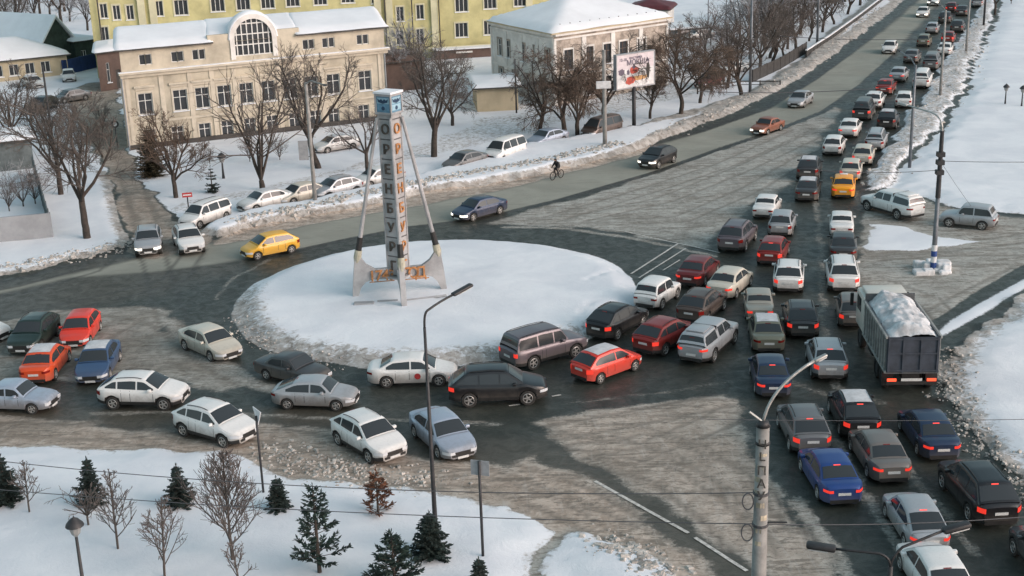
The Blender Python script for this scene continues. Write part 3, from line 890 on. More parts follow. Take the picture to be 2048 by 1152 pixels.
def ground_material():
    m = NT('winter_ground')
    P = m.pos()
    a1 = m.n("ShaderNodeAttribute", attribute_name='mask'); s1 = m.n("ShaderNodeSeparateColor"); m.l(a1.outputs['Color'], s1.inputs[0])
    a2 = m.n("ShaderNodeAttribute", attribute_name='aux'); s2 = m.n("ShaderNodeSeparateColor"); m.l(a2.outputs['Color'], s2.inputs[0])
    snow_, slush_, dry_ = s1.outputs[0], s1.outputs[1], s1.outputs[2]
    dirt_ = a1.outputs['Alpha']
    track_, warm_ = s2.outputs[0], s2.outputs[1]
    n_big = m.noise(P, .22, 5, .6, .6)
    n_mid = m.noise(P, 1.3, 7, .7, .8)
    n_fin = m.noise(P, 6.0, 6, .75, .3)
    n_str = m.noise(m.mapv(P, (.35, 1.9, 1), (0, 0, R(-16))), 1.2, 7, .72, 1.4)
    n_str2 = m.noise(m.mapv(P, (1.9, .3, 1), (0, 0, R(12))), 1.1, 6, .72, 1.2)
    # wet asphalt
    asph = m.mix(m.ramp(n_mid, .35, .7), (.027, .032, .026), (.052, .056, .047))
    asph = m.mix(m.ramp(n_str, .52, .70, 0, .25), asph, (.12, .115, .10))
    asph = m.mix(m.ramp(n_fin, .60, .78, 0, .35), asph, (.14, .13, .115))
    asph = m.mix(m.math('MULTIPLY', s2.outputs[2], m.ramp(n_mid, .3, .7, .45, .95)), asph, (.095, .080, .060))
    # dry, salted asphalt
    dryc = m.mix(m.ramp(n_big, .35, .7), (.25, .25, .21), (.31, .31, .262))
    dryc = m.mix(m.ramp(n_str, .5, .75, 0, .4), dryc, (.13, .12, .10))
    base = m.mix(dry_, asph, dryc)
    # slush: crushed, salted snow
    sl_c = m.mix(m.ramp(n_mid, .3, .72), (.29, .285, .255), (.47, .462, .42))
    sl_w = m.mix(m.ramp(n_mid, .32, .68), (.32, .255, .20), (.56, .465, .385))
    sl = m.mix(warm_, sl_c, sl_w)
    sl = m.mix(m.ramp(n_str, .50, .58, 0, .68), sl, (.135, .115, .09))
    sl = m.mix(m.ramp(n_big, .46, .66, 0, .40), sl, (.13, .11, .085))
    sl = m.mix(m.ramp(m.noise(m.mapv(P, (1.0, 2.6, 1), (0, 0, R(40))), 3.2, 5, .7, 1.0), .55, .62, 0, .6), sl, (.09, .075, .06))
    sl = m.mix(m.ramp(n_str2, .52, .66, 0, .30), sl, (.52, .495, .455))
    sl = m.mix(m.ramp(n_fin, .52, .68, 0, .35), sl, (.50, .475, .43))
    sl = m.mix(m.math('MULTIPLY', track_, m.ramp(n_mid, .3, .65, .15, .75)), sl, (.13, .112, .09))
    sl = m.mix(m.math('MULTIPLY', a2.outputs['Alpha'], m.ramp(n_big, .3, .65, .55, 1.0)), sl, m.mix(m.ramp(n_mid, .35, .65), (.085, .075, .058), (.20, .18, .145)))
    sl_m = m.ramp(m.math('ADD', slush_, m.math('MULTIPLY', m.math('SUBTRACT', m.math('ADD', m.math('MULTIPLY', n_str, .6), m.math('MULTIPLY', n_fin, .4)), .5), 1.3)), .38, .62)
    base = m.mix(sl_m, base, sl)
    trk2 = m.math('MULTIPLY', m.math('MULTIPLY', track_, .6), m.math('SUBTRACT', 1.0, slush_))
    base = m.mix(trk2, base, (.035, .033, .030))
    # snow
    sw = m.mix(m.ramp(n_big, .3, .7), (.69, .715, .75), (.80, .82, .84))
    sw = m.mix(m.ramp(n_fin, .6, .8, 0, .10), sw, (.5, .5, .5))
    dc = m.mix(m.ramp(n_mid, .3, .7), (.16, .135, .105), (.50, .47, .43))
    dm = m.math('MULTIPLY', m.ramp(m.math('ADD', dirt_, m.math('MULTIPLY', m.math('SUBTRACT', m.noise(P, 2.6, 6, .72, .5), .5), 1.6)), .35, .75), .92)
    sw = m.mix(dm, sw, dc)
    sm_ = m.ramp(m.math('ADD', snow_, m.math('MULTIPLY', m.math('SUBTRACT', n_fin, .5), .7)), .40, .60)
    c = m.mix(sm_, base, sw)
    wet = m.math('SUBTRACT', 1.0, m.math('MAXIMUM', sm_, m.math('MAXIMUM', sl_m, dry_)))
    rgh = m.math('SUBTRACT', .85, m.math('MULTIPLY', wet, m.ramp(n_mid, .3, .7, .25, .48)))
    m.bump(m.math('ADD', m.math('MULTIPLY', n_mid, .7), m.math('MULTIPLY', n_fin, .35)), .55, .09)
    return m.out(c, rgh)
M['ground'] = ground_material()

def sub_ground(name, mask):
    q = quads[mask]
    used = np.unique(q)
    remap = np.zeros(len(verts), int); remap[used] = np.arange(len(used))
    me = bpy.data.meshes.new(name)
    me.from_pydata(verts[used].tolist(), [], remap[q].tolist())
    me.polygons.foreach_set("use_smooth", [True] * len(me.polygons))
    for nm, arr in (('mask', DRYC), ('aux', AUX)):
        at_ = me.attributes.new(nm, 'FLOAT_COLOR', 'POINT')
        at_.data.foreach_set('color', arr[used].astype(np.float32).ravel())
    me.materials.append(M['ground'])
    o = link_mesh(name, me)
    tag(o, kind='structure')
    return o
m_isl = (sn_f > .45) & is_f
m_bank = (sn_f > .45) & bk_f & ~m_isl
m_snow = (sn_f > .45) & ~m_isl & ~m_bank
rest = ~(m_isl | m_bank | m_snow)
sub_ground('traffic_island', m_isl)
sub_ground('snow_bank', m_bank)
sub_ground('snow_ground', m_snow)
sub_ground('road', rest)

def gz(x, y):
    i = int(np.clip(np.searchsorted(gx_, x), 0, len(gx_) - 1)); j = int(np.clip(np.searchsorted(gy_, y), 0, len(gy_) - 1))
    return float(H[j, i])

# broken lumps of ploughed snow and ice
def lumps(name, ctrl, n, smin, smax, seed, mat, spread=.8, zoff=.0):
    rng = random.Random(seed)
    L_ = pxpoly(ctrl)
    seg = np.linalg.norm(np.diff(L_, axis=0), axis=1); cum = np.concatenate([[0], np.cumsum(seg)])
    base = [(-1, -1, -.5), (1, -1, -.5), (1, 1, -.5), (-1, 1, -.5), (-.7, -.6, .6), (.6, -.7, .5), (.7, .6, .7), (-.6, .7, .5)]
    fs = [(0, 1, 5, 4), (1, 2, 6, 5), (2, 3, 7, 6), (3, 0, 4, 7), (4, 5, 6, 7)]
    mb = MB()
    for i in range(n):
        t = rng.random() * cum[-1]
        k = min(len(seg) - 1, int(np.searchsorted(cum, t)) - 1); k = max(k, 0)
        f = (t - cum[k]) / seg[k]
        p = L_[k] * (1 - f) + L_[k + 1] * f
        x = p[0] + rng.gauss(0, spread); y = p[1] + rng.gauss(0, spread)
        s = smin + (smax - smin) * rng.random() ** 2.5
        a = rng.random() * 6.28; ca, sa = math.cos(a), math.sin(a)
        z = gz(x, y) + zoff
        vs = []
        for vx, vy, vz in base:
            vx *= s * rng.uniform(.5, 1.1); vy *= s * rng.uniform(.4, .9); vz *= s * rng.uniform(.5, 1.0)
            vs.append((x + vx * ca - vy * sa, y + vx * sa + vy * ca, z + vz))
        mb.add(vs, fs)
    o = mb.build(name, mat)
    tag(o, kind='stuff')
    return o
M['lump'] = mottled('dirty_snow_lumps', (.42, .395, .36), .45, 1.3, .9)
M['lump_clean'] = mottled('snow_lumps', (.66, .66, .66), .25, 1.3, .9)
l1 = lumps('snow_lumps', [(470, 458), (600, 432), (720, 405), (860, 378), (1000, 350), (1120, 328), (1240, 300)], 1500, .04, .24, 1, M['lump'], .45)
l1["label"] = 'ploughed lumps of dirty snow heaped along the far kerb of the upper road'; l1["category"] = 'snow lumps'
l2 = lumps('snow_lumps', [(1300, 282), (1430, 232), (1540, 180), (1640, 115), (1760, 20)], 800, .05, .22, 2, M['lump'], .6)
l2["label"] = 'grey snow lumps on the bank beside the distant upper road'; l2["category"] = 'snow lumps'
l3 = lumps('snow_lumps', [(1890, 700), (1900, 780), (1935, 860), (1990, 930), (2070, 1010)], 700, .03, .15, 3, M['lump'], .5)
l3["label"] = 'broken dirty snow crumbs at the right edge of the queueing lanes'; l3["category"] = 'snow lumps'
l4 = lumps('snow_lumps', [(530, 905), (600, 925), (680, 945), (740, 955), (850, 972)], 800, .03, .15, 4, M['lump'], .8)
l4["label"] = 'pale broken snow lumps between the parked white crossover and the park'; l4["category"] = 'snow lumps'
l5 = lumps('snow_lumps', [(0, 545), (80, 530), (160, 515), (235, 500), (258, 482)], 400, .04, .2, 5, M['lump'], .5)
l5["label"] = 'dirty snow lumps along the kerb below the grey concrete fence'; l5["category"] = 'snow lumps'
l6 = lumps('snow_lumps', [(1200, 1085), (1270, 1115), (1340, 1160)], 380, .04, .22, 6, M['lump'], .5)
l6["label"] = 'dark snow crumbs beside the small snow patch at the bottom'; l6["category"] = 'snow lumps'
l7 = lumps('snow_lumps', [(1960, 40), (1935, 120), (1895, 190), (1850, 255), (1790, 330), (1750, 370)], 450, .05, .2, 7, M['lump'], 1.0)
l7["label"] = 'grey snow lumps along the right side of the distant traffic jam'; l7["category"] = 'snow lumps'
l8 = lumps('snow_lumps', [(470, 640), (500, 680), (580, 712), (680, 735)], 260, .02, .09, 8, M['lump'], .4)
l8["label"] = 'crumbled dirty snow along the near left rim of the roundabout island'; l8["category"] = 'snow lumps'

# painted lines on the road
M['marking'] = mottled('road_marking_paint', (.52, .50, .46), .35, 5, .7)
def stripe(p0, p1, w, z=.075):
    a = at(*p0); b = at(*p1)
    d = (b - a); n_ = Vector((-d.y, d.x, 0)).normalized() * w / 2
    N = max(2, int(d.length / 1.0))
    mb = MB(); vs = []
    for i in range(N + 1):
        p = a + d * i / N
        zz = gz(p.x, p.y) + .02
        vs += [(p.x + n_.x, p.y + n_.y, zz), (p.x - n_.x, p.y - n_.y, zz)]
    mb.add(vs, [(2 * i, 2 * i + 1, 2 * i + 3, 2 * i + 2) for i in range(N)])
    o = mb.build('road_marking', M['marking'])
    tag(o, kind='structure')
for s_ in (((1190, 963), (1377, 1067), .16), ((1390, 1076), (1494, 1143), .16), ((1262, 548), (1356, 488), .14), ((1278, 556), (1372, 497), .12), ((1326, 541), (1360, 520), .10),
           ((1250, 464), (1440, 506), .14), ((1104, 793), (1122, 790), .14), ((1018, 812), (1040, 809), .14)):
    stripe(*s_)
# ------------------------------------------------------------------ buildings
M['cream_wall'] = mottled('cream_plaster', (.48, .43, .335), .24, .35, .85)
M['cream_trim'] = mottled('cream_trim', (.55, .49, .39), .12, 1.0, .85)
M['yellow_wall'] = mottled('yellow_plaster', (.50, .46, .23), .2, .35, .85)
M['pale_wall'] = mottled('pale_yellow_plaster', (.56, .53, .36), .12, .4, .85)
M['white_trim'] = mottled('white_plaster', (.66, .64, .60), .15, .8, .85)
M['brown_wall'] = mottled('brown_facing', (.115, .075, .06), .2, .9, .8)
M['old_brick'] = mottled('worn_white_brick', (.37, .32, .27), .42, .9, .9, 0, .4)
M['roof_snow'] = mottled('roof_snow', (.77, .79, .81), .05, .3, .9)
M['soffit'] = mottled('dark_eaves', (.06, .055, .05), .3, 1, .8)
M['pane'] = NT('window_pane').out((.045, .05, .055), .12)
M['pane_blue'] = NT('window_pane_sky').out((.10, .13, .16), .12)
M['frame'] = mottled('window_frame_white', (.66, .66, .63), .1, 3, .6)
M['frame_brown'] = mottled('window_frame_brown', (.13, .09, .07), .2, 3, .7)
M['green_wood'] = mottled('green_boards', (.035, .055, .045), .3, 1.2, .85)
M['blue_metal'] = mottled('blue_sheet_metal', (.012, .035, .13), .25, 1.0, .55)
M['concrete'] = mottled('grey_concrete', (.30, .31, .32), .12, 1.0, .9)
M['shed_wall'] = mottled('shed_boards', (.12, .14, .14), .3, 1.2, .9)
M['beige_wall'] = mottled('beige_render', (.45, .38, .26), .12, .6, .9)
M['maroon_metal'] = mottled('maroon_sheet', (.10, .02, .025), .2, .8, .6)

class Facade:
    """local frame: u along the wall from A to B, n outwards (towards the camera), z up"""
    def __init__(self, A, B):
        self.A = Vector((A[0], A[1], 0)); self.B = Vector((B[0], B[1], 0))
        self.L = (self.B - self.A).length
        self.u = (self.B - self.A).normalized()
        self.n = Vector((self.u.y, -self.u.x, 0))
        if self.n.dot(-self.A) < 0: self.n = -self.n
        self.rz = math.atan2(self.u.y, self.u.x)
        self.shear = 0.0
    def align_side(self, px, py, turn=-3):
        """the plan is not square: side walls run back along a given direction"""
        d = ray(px, py); D = Vector((d[0], d[1], 0)).normalized(); D.rotate(Euler((0, 0, R(turn))))
        self.shear = D.dot(self.u) / D.dot(-self.n)
    def uz(self, px, py):
        d = Vector(ray(px, py)); C = Vector((0, 0, CAMH))
        t = (self.A - C).dot(self.n) / d.dot(self.n)
        P = C + d * t
        return (P - self.A).dot(self.u), P.z
    def w(self, u, n, z):
        return tuple(Vector((self.A.x, self.A.y, 0)) + self.u * (u + self.shear * max(0.0, -n - .4)) + self.n * n + Vector((0, 0, z)))
    def box(self, mb, u0, u1, z0, z1, n0, n1, mi=0):
        vs = [self.w(u, n, z) for z in (z0, z1) for (u, n) in ((u0, n0), (u1, n0), (u1, n1), (u0, n1))]
        mb.add(vs, [(3, 2, 1, 0), (4, 5, 6, 7), (0, 1, 5, 4), (1, 2, 6, 5), (2, 3, 7, 6), (3, 0, 4, 7)], mi)

def wall_holes(F, mb, u0, u1, z0, z1, wins, depth=.16):
    us = sorted({u0, u1, *[w[0] for w in wins], *[w[1] for w in wins]}); zs = sorted({z0, z1, *[w[2] for w in wins], *[w[3] for w in wins]})
    us = [u for u in us if u0 <= u <= u1]; zs = [z for z in zs if z0 <= z <= z1]
    for i in range(len(us) - 1):
        for j in range(len(zs) - 1):
            um, zm = (us[i] + us[i + 1]) / 2, (zs[j] + zs[j + 1]) / 2
            if any(w[0] < um < w[1] and w[2] < zm < w[3] for w in wins): continue
            mb.add([F.w(us[i], 0, zs[j]), F.w(us[i + 1], 0, zs[j]), F.w(us[i + 1], 0, zs[j + 1]), F.w(us[i], 0, zs[j + 1])], [(0, 1, 2, 3)])
    for a, b, c, d in wins:
        p = [(a, c), (b, c), (b, d), (a, d)]
        for k in range(4):
            q = p[(k + 1) % 4]
            mb.add([F.w(p[k][0], 0, p[k][1]), F.w(q[0], 0, q[1]), F.w(q[0], -depth, q[1]), F.w(p[k][0], -depth, p[k][1])], [(0, 1, 2, 3)])

def window(F, root, a, b, c, d, nv=1, nh=1, frame='frame', pane='pane', depth=.16, surround=None, sill=True):
    fr = MB(); t = .07
    F.box(fr, a, b, c, c + t, -depth, -depth + .06); F.box(fr, a, b, d - t, d, -depth, -depth + .06)
    F.box(fr, a, a + t, c + t, d - t, -depth, -depth + .06); F.box(fr, b - t, b, c + t, d - t, -depth, -depth + .06)
    for i in range(1, nv + 1):
        x = a + (b - a) * i / (nv + 1); F.box(fr, x - .035, x + .035, c + t, d - t, -depth + .002, -depth + .05)
    for i in range(1, nh + 1):
        z = c + (d - c) * (i / (nh + 1) if nh > 1 else .64); F.box(fr, a + t, b - t, z - .03, z + .03, -depth + .004, -depth + .045)
    o = fr.build('window', M[frame], root)
    p = MB(); p.add([F.w(a, -depth + .01, c), F.w(b, -depth + .01, c), F.w(b, -depth + .01, d), F.w(a, -depth + .01, d)], [(0, 1, 2, 3)])
    p.build('pane', M[pane], o)
    if surround:
        s = MB(); q = .14
        F.box(s, a - q, a - .002, c, d + q, .003, .06); F.box(s, b + .002, b + q, c, d + q, .003, .06); F.box(s, a - q, b + q, d + .002, d + q + .05, .003, .07)
        s.build('window_surround', M[surround], o)
    if sill:
        s = MB(); F.box(s, a - .12, b + .12, c - .09, c - .002, .003, .14); s.build('window_sill', M['roof_snow'], o)

def back_box(F, mb, u0, u1, z0, z1, depth, mi=0):
    """side, back and top walls behind a facade"""
    P = [F.w(u0, 0, z0), F.w(u1, 0, z0), F.w(u1, -depth, z0), F.w(u0, -depth, z0), F.w(u0, 0, z1), F.w(u1, 0, z1), F.w(u1, -depth, z1), F.w(u0, -depth, z1)]
    mb.add(P, [(1, 2, 6, 5), (2, 3, 7, 6), (3, 0, 4, 7), (4, 5, 6, 7)], mi)

# ---- cream hall with an arched attic window
FA = Facade(at(262, 302), at(778, 240)); FA.align_side(262, 302, -2)
h_eave = FA.uz(240, 103)[1]; h_corn = FA.uz(243, 146)[1]
D_A = 13.0
rootA = empty('town_hall', FA.w(0, 0, 0))
tag(rootA, 'long cream plastered hall with snowy roof and big arched attic window', 'building')
HINV = Matrix.Translation(rootA.location).inverted()
def buildw(mb, name, mats, parent, root, **k):
    """mesh given in world coordinates, parented to a root that has a location"""
    mb.v = [(v[0] - root.location.x, v[1] - root.location.y, v[2] - root.location.z) for v in mb.v]
    return mb.build(name, mats, parent, **k)
class RF(Facade):
    """facade whose coordinates are relative to the root empty"""
    def __init__(self, F, root):
        self.__dict__.update(F.__dict__); self.o = root.location.copy()
    def w(self, u, n, z):
        return tuple(Vector(Facade.w(self, u, n, z)) - self.o)
FAr = RF(FA, rootA)
wins = []
def wpx(F, cx, cy, w, h_):
    u, z = F.uz(cx, cy); return (u - w / 2, u + w / 2, z - h_ / 2, z + h_ / 2)
att = [wpx(FA, x, y, .62, 1.0) for x, y in ((285, 122), (297, 121), (349, 114), (361, 113), (391, 110), (404, 108), (611, 89), (623, 88), (650, 84), (663, 83), (719, 79), (731, 78))]
mid = [wpx(FA, x, y, 1.35, 2.0) for x, y in ((292, 212), (361, 201), (405, 195), (449, 190), (493, 185), (537, 181), (580, 177), (623, 172), (667, 168), (730, 159))]
low = [wpx(FA, x, y, 1.15, 1.55) for x, y in ((300, 274), (356, 268), (410, 260), (455, 254), (500, 249), (545, 246), (590, 242), (632, 238), (668, 235), (728, 227))]
# arched window
ua, za = FA.uz(509, 108); rad_o = (FA.uz(556, 75)[0] - FA.uz(462, 80)[0]) / 2; ra = rad_o * .80
zc_arch = FA.uz(509, 76)[1]
par0, par1 = FA.uz(417, 100)[0], FA.uz(600, 90)[0]
h_par = h_eave + .75
# outer wall, flat below the parapet, holes for windows
w_ = MB()
attz = (min(w[2] for w in att) + max(w[3] for w in att)) / 2
def level(ws):
    zc = sum((w[2] + w[3]) / 2 for w in ws) / len(ws); hh = ws[0][3] - ws[0][2]
    return [(w[0], w[1], zc - hh / 2, zc + hh / 2) for w in ws]
att, mid, low = level(att), level(mid), level(low)
archbox = (ua - ra, ua + ra, max(h_corn + .25, za - .1), h_par - .02)
wall_holes(FAr, w_, 0, FA.L, -.3, h_eave, att + mid + low + [(archbox[0], archbox[1], archbox[2], h_eave)])
back_box(FAr, w_, 0, FA.L, -.3, h_eave - .01, D_A)
# parapet pieces either side and spandrel around the arch
for a, b in ((par0, archbox[0]), (archbox[1], par1)):
    FAr.box(w_, a, b, h_eave - .01, h_par, -.5, 0)
N = 20
for i in range(N):
    t0, t1 = math.pi * i / N, math.pi * (i + 1) / N
    for (r0, r1, n0) in ((ra, rad_o, .12),):
        P = []
        for t in (t0, t1):
            for r in (r0, r1):
                P += [FAr.w(ua - math.cos(t) * r, n0, zc_arch + math.sin(t) * r), FAr.w(ua - math.cos(t) * r, -2.6, zc_arch + math.sin(t) * r)]
        # verts: t0r0 front,back, t0r1 f,b, t1r0 f,b, t1r1 f,b
        w_.add(P, [(0, 2, 6, 4), (2, 3, 7, 6), (0, 4, 5, 1)], 1)
for s in (-1, 1):
    FAr.box(w_, ua + s * ra if s > 0 else ua - rad_o, ua + rad_o if s > 0 else ua - ra, h_corn + .25, zc_arch, -2.6, .12, 1)
w_.build('wall', [M['cream_wall'], M['white_trim']], rootA)
ar = MB()
P = [FAr.w(ua, -.2, zc_arch)]
for i in range(N + 1):
    t = math.pi * i / N; P.append(FAr.w(ua - math.cos(t) * ra, -.2, zc_arch + math.sin(t) * ra))
fs = [(0, i, i + 1) for i in range(1, N + 1)]
ar.add(P, fs); FAr.box(ar, ua - ra, ua + ra, archbox[2], zc_arch, -.25, -.2)
awin = ar.build('window', M['pane'], rootA)
g = MB()
for k in range(-3, 4):
    x = ra * k / 3.5; hgt = math.sqrt(ra * ra - x * x)
    FAr.box(g, ua + x - .05, ua + x + .05, archbox[2], zc_arch + hgt, -.19, -.12)
for zz in np.arange(archbox[2] + .05, zc_arch + ra * .9, 1.0):
    hw = ra if zz < zc_arch else math.sqrt(max(0, ra * ra - (zz - zc_arch) ** 2))
    FAr.box(g, ua - hw, ua + hw, zz - .05, zz + .05, -.185, -.115)
g.build('arched_glazing_bars', M['frame'], awin)
for a in att: window(FAr, rootA, *a, nv=0, nh=0, frame='frame', sill=False)
for a in mid: window(FAr, rootA, *a, nv=1, nh=1, surround='cream_trim')
for a in low: window(FAr, rootA, *a, nv=1, nh=1, surround='cream_trim')
# cornices, string course, hood mouldings
c_ = MB()
FAr.box(c_, -.35, FA.L + .35, h_corn - .18, h_corn, .002, .55); FAr.box(c_, -.2, FA.L + .2, h_corn - .5, h_corn - .182, .002, .28)
zmid = (mid[0][2] + low[0][3]) / 2
FAr.box(c_, -.08, FA.L + .08, zmid - .12, zmid + .08, .002, .12)
for a in mid:
    FAr.box(c_, a[0] - .3, a[1] + .3, a[3] + .55, a[3] + .72, .002, .22)
    FAr.box(c_, a[0] - .15, a[1] + .15, a[3] + .3, a[3] + .54, .002, .06)
_mc = [(w[0] + w[1]) / 2 for w in mid]
for k in [0.3, _mc[0] - 1.9] + [(a + b) / 2 for a, b in zip(_mc[:-1], _mc[1:])] + [_mc[-1] + 1.7, FA.L - .3]:
    FAr.box(c_, k - .22, k + .22, .5, h_corn - .52, .002, .09)
c_.build('cornice', M['cream_trim'], rootA)
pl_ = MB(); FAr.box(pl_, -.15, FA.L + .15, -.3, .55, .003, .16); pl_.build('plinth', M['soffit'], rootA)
sn = MB(); FAr.box(sn, -.35, FA.L + .35, h_corn + .002, h_corn + .07, .01, .5); sn.build('ledge_snow', M['roof_snow'], rootA)
# roof: low hipped form under thick snow
def hip_roof(Fr, u0, u1, d0, d1, z, rise, over=.5, mat='roof_snow', inset=None, name='roof', root=None, thick=.28, sub=18, seed=1, shed=False):
    rng = random.Random(seed)
    ins = inset if inset is not None else (d1 - d0) / 2
    g = MB(); NU, ND = 40, 14
    a0, a1, b0, b1 = u0 - over, u1 + over, d0 - over, d1 + over
    for j in range(ND + 1):
        for i in range(NU + 1):
            u = a0 + (a1 - a0) * i / NU; d = b0 + (b1 - b0) * j / ND
            e = min(u - a0, a1 - u, d - b0, b1 - d)
            er = min(d - b0, b1 - d) if shed else e
            zz = z + thick * min(1, (e / .35) ** .5 if e > 0 else 0) + rise * min(1, er / max(.1, min(ins, (b1 - b0) / 2)))
            zz += .05 * mnoise.noise(Vector((u * .35, d * .35, seed)))
            g.v.append(Fr.w(u, -d, zz))
    for j in range(ND):
        for i in range(NU):
            a = j * (NU + 1) + i
            g.f.append((a, a + 1, a + NU + 2, a + NU + 1)); g.m.append(0)
    o = g.build(name, M[mat], root, True)
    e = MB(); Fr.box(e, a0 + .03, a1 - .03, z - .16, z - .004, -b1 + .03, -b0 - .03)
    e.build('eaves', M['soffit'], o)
    return o
hip_roof(FAr, 0, par0, 0, D_A, h_eave + .17, 1.1, .45, root=rootA, inset=6.5, seed=1, shed=True)
hip_roof(FAr, par1, FA.L, 0, D_A, h_eave + .17, 1.1, .45, root=rootA, inset=6.5, seed=2, shed=True)
hip_roof(FAr, par0 + .0, par1, .6, D_A, h_eave + .45, .85, .1, root=rootA, inset=6.5, seed=3, shed=True)
b_ = MB(); FAr.box(b_, par0 + .1, par1 - .1, h_eave, h_eave + .44, -D_A + .3, -.55); b_.build('attic_wall', M['cream_wall'], rootA)
# snow over the arch
s_ = MB(); P = []
for i in range(N + 1):
    t = math.pi * i / N
    for r, n_ in ((rad_o + .005, .13), (rad_o + .14, .10), (rad_o + .16, -2.2), (rad_o + .0, -3.4)):
        zz = zc_arch + math.sin(t) * r
        P.append(FAr.w(ua - math.cos(t) * r, n_, zz))
fs = []
for i in range(N):
    for k in range(3):
        a = i * 4 + k; fs.append((a, a + 4, a + 5, a + 1))
s_.add(P, fs); s_.build('arch_snow', M['roof_snow'], rootA, True)
for u_ in (-.12, FA.L * .995):
    d_ = MB(); d_.tube([FAr.w(u_, .18, h_corn), FAr.w(u_, .18, .2)], .07, 6); d_.build('drainpipe', M['concrete'], rootA)
# annex between the hall and the yellow block at the left
FX = Facade(at(202, 184), at(256, 176)); FX.align_side(202, 184, -2)
rootX = empty('annex_building', FX.w(0, 0, 0)); tag(rootX, 'dark brown low annex with snowy roof left of the cream hall', 'building')
FXr = RF(FX, rootX); hx = FX.uz(215, 105)[1]
m_ = MB(); wall_holes(FXr, m_, 0, FX.L, -.3, hx, [(FX.L * .30, FX.L * .42, 1.0, hx - 1.2), (FX.L * .62, FX.L * .78, 0.1, 2.4)]); back_box(FXr, m_, 0, FX.L, -.3, hx, 8)
m_.build('wall', M['brown_wall'], rootX); window(FXr, rootX, FX.L * .30, FX.L * .42, 1.0, hx - 1.2, 0, 1)
m_ = MB(); FXr.box(m_, FX.L * .62, FX.L * .78, .0, 2.4, -.15, -.1); m_.build('door', M['soffit'], rootX)
hip_roof(FXr, 0, FX.L, 0, 8, hx + .16, .5, .4, root=rootX, seed=4)

# ---- tall yellow block behind
FB = Facade(at(197, 158), at(1010, 108)); FB.align_side(197, 158, -2)
rootB = empty('apartment_block', FB.w(0, 0, 0)); tag(rootB, 'tall yellow plastered block behind the cream hall, cut by the top edge', 'building')
FBr = RF(FB, rootB); HB = 18.5
u_end = FB.L + 8
bw = []
def bwin(px, py, w=1.25, h_=1.7):
    bw.append(wpx(FB, px, py, w, h_))
for x, y in ((207, 22), (233, 25), (260, 25)): bwin(x, y, .9, 1.8)
for y in (68,): bwin(210, y, .9, 1.8)
for x, y in ((362, 15), (435, 8), (486, 5), (535, 2), (585, -2), (640, -5), (695, -9), (923, 9), (980, 3), (923, 60), (980, 55), (1040, -2)): bwin(x, y, 1.7, 1.9)
for x, y in ((800, 28), (840, 24), (800, 75), (840, 72), (318, 17), (750, -8)): bwin(x, y, 1.0, 1.9)
rows = {}
bw2 = []
for w in bw:
    bw2.append(w)
# extra storeys above the frame keep the same bays
for w in list(bw2):
    for k in (1, 2, 3):
        q = (w[0], w[1], w[2] + 3.3 * k, w[3] + 3.3 * k)
        if q[3] < HB - .6 and not any(abs(q[0] - v[0]) < 1.2 and abs(q[2] - v[2]) < 2.4 for v in bw2): bw2.append(q)
hb_ = FB.uz(870, 97)[1]; ub0, ub1 = FB.uz(868, 130)[0], FB.uz(992, 118)[0]
lw = (FB.uz(923, 110)[0] - .8, FB.uz(923, 110)[0] + .8, max(.8, FB.uz(923, 122)[1]), hb_ - .5)
bw2 = [w for w in bw2 if w[2] > hb_ + .3 or not (ub0 - 1 < w[0] < ub1)]
m_ = MB(); wall_holes(FBr, m_, 0, u_end, -.3, HB, bw2); back_box(FBr, m_, 0, u_end, -.3, HB, 14)
m_.build('wall', M['yellow_wall'], rootB)
for w in bw2: window(FBr, rootB, *w, nv=(2 if w[1] - w[0] > 1.5 else 1), nh=0, surround='pale_wall')
for px in (283, 306, 755, 778, 868, 1058):
    m_ = MB(); u = FB.uz(px, 20)[0]; FBr.box(m_, u - .45, u + .45, 0, HB, .003, .35); m_.build('pilaster', M['pale_wall'], rootB)
u0, u1 = FB.uz(783, 20)[0], FB.uz(862, 20)[0]
m_ = MB(); FBr.box(m_, 0, u_end, hb_ + .02, hb_ + .25, .36, .5); m_.build('string_course', M['pale_wall'], rootB)
for px in (197, 769, 823, 877):
    m_ = MB(); u = FB.uz(px, 20)[0]; m_.tube([FBr.w(u, .42, HB), FBr.w(u, .42, 1)], .09, 6); m_.build('drainpipe', M['soffit'], rootB)
m_ = MB(); FBr.box(m_, ub0, ub1, -.2, hb_ - .02, .36, 2.2); m_.build('ground_floor_front', M['brown_wall'], rootB)
F2 = Facade(FB.w(0, 2.2, 0), FB.w(FB.L, 2.2, 0)); F2r = RF(F2, rootB)
fr = MB()
for a, b, c, d in ((lw[0], lw[1], lw[2], lw[3]),): 
    for k in range(3):
        q = a + (b - a) * k / 3; F2r.box(fr, q + .05, q + .48, c, d, .004, .05)
o_ = fr.build('window', M['pane'], rootB)
fr = MB(); F2r.box(fr, lw[0] - .3, lw[1] + .3, lw[3] + .02, lw[3] + .22, .003, .25); F2r.box(fr, lw[0] - .1, lw[0], lw[2], lw[3], .003, .12); F2r.box(fr, lw[1], lw[1] + .1, lw[2], lw[3], .003, .12); fr.build('window_surround', M['white_trim'], o_)
m_ = MB(); F2r.box(m_, ub0 - .2, ub1 + .2, hb_, hb_ + .14, -1.75, .3); m_.build('canopy_snow', M['roof_snow'], rootB)
hip_roof(FBr, 0, u_end, 0, 14, HB + .16, 2.5, .5, root=rootB, seed=6)

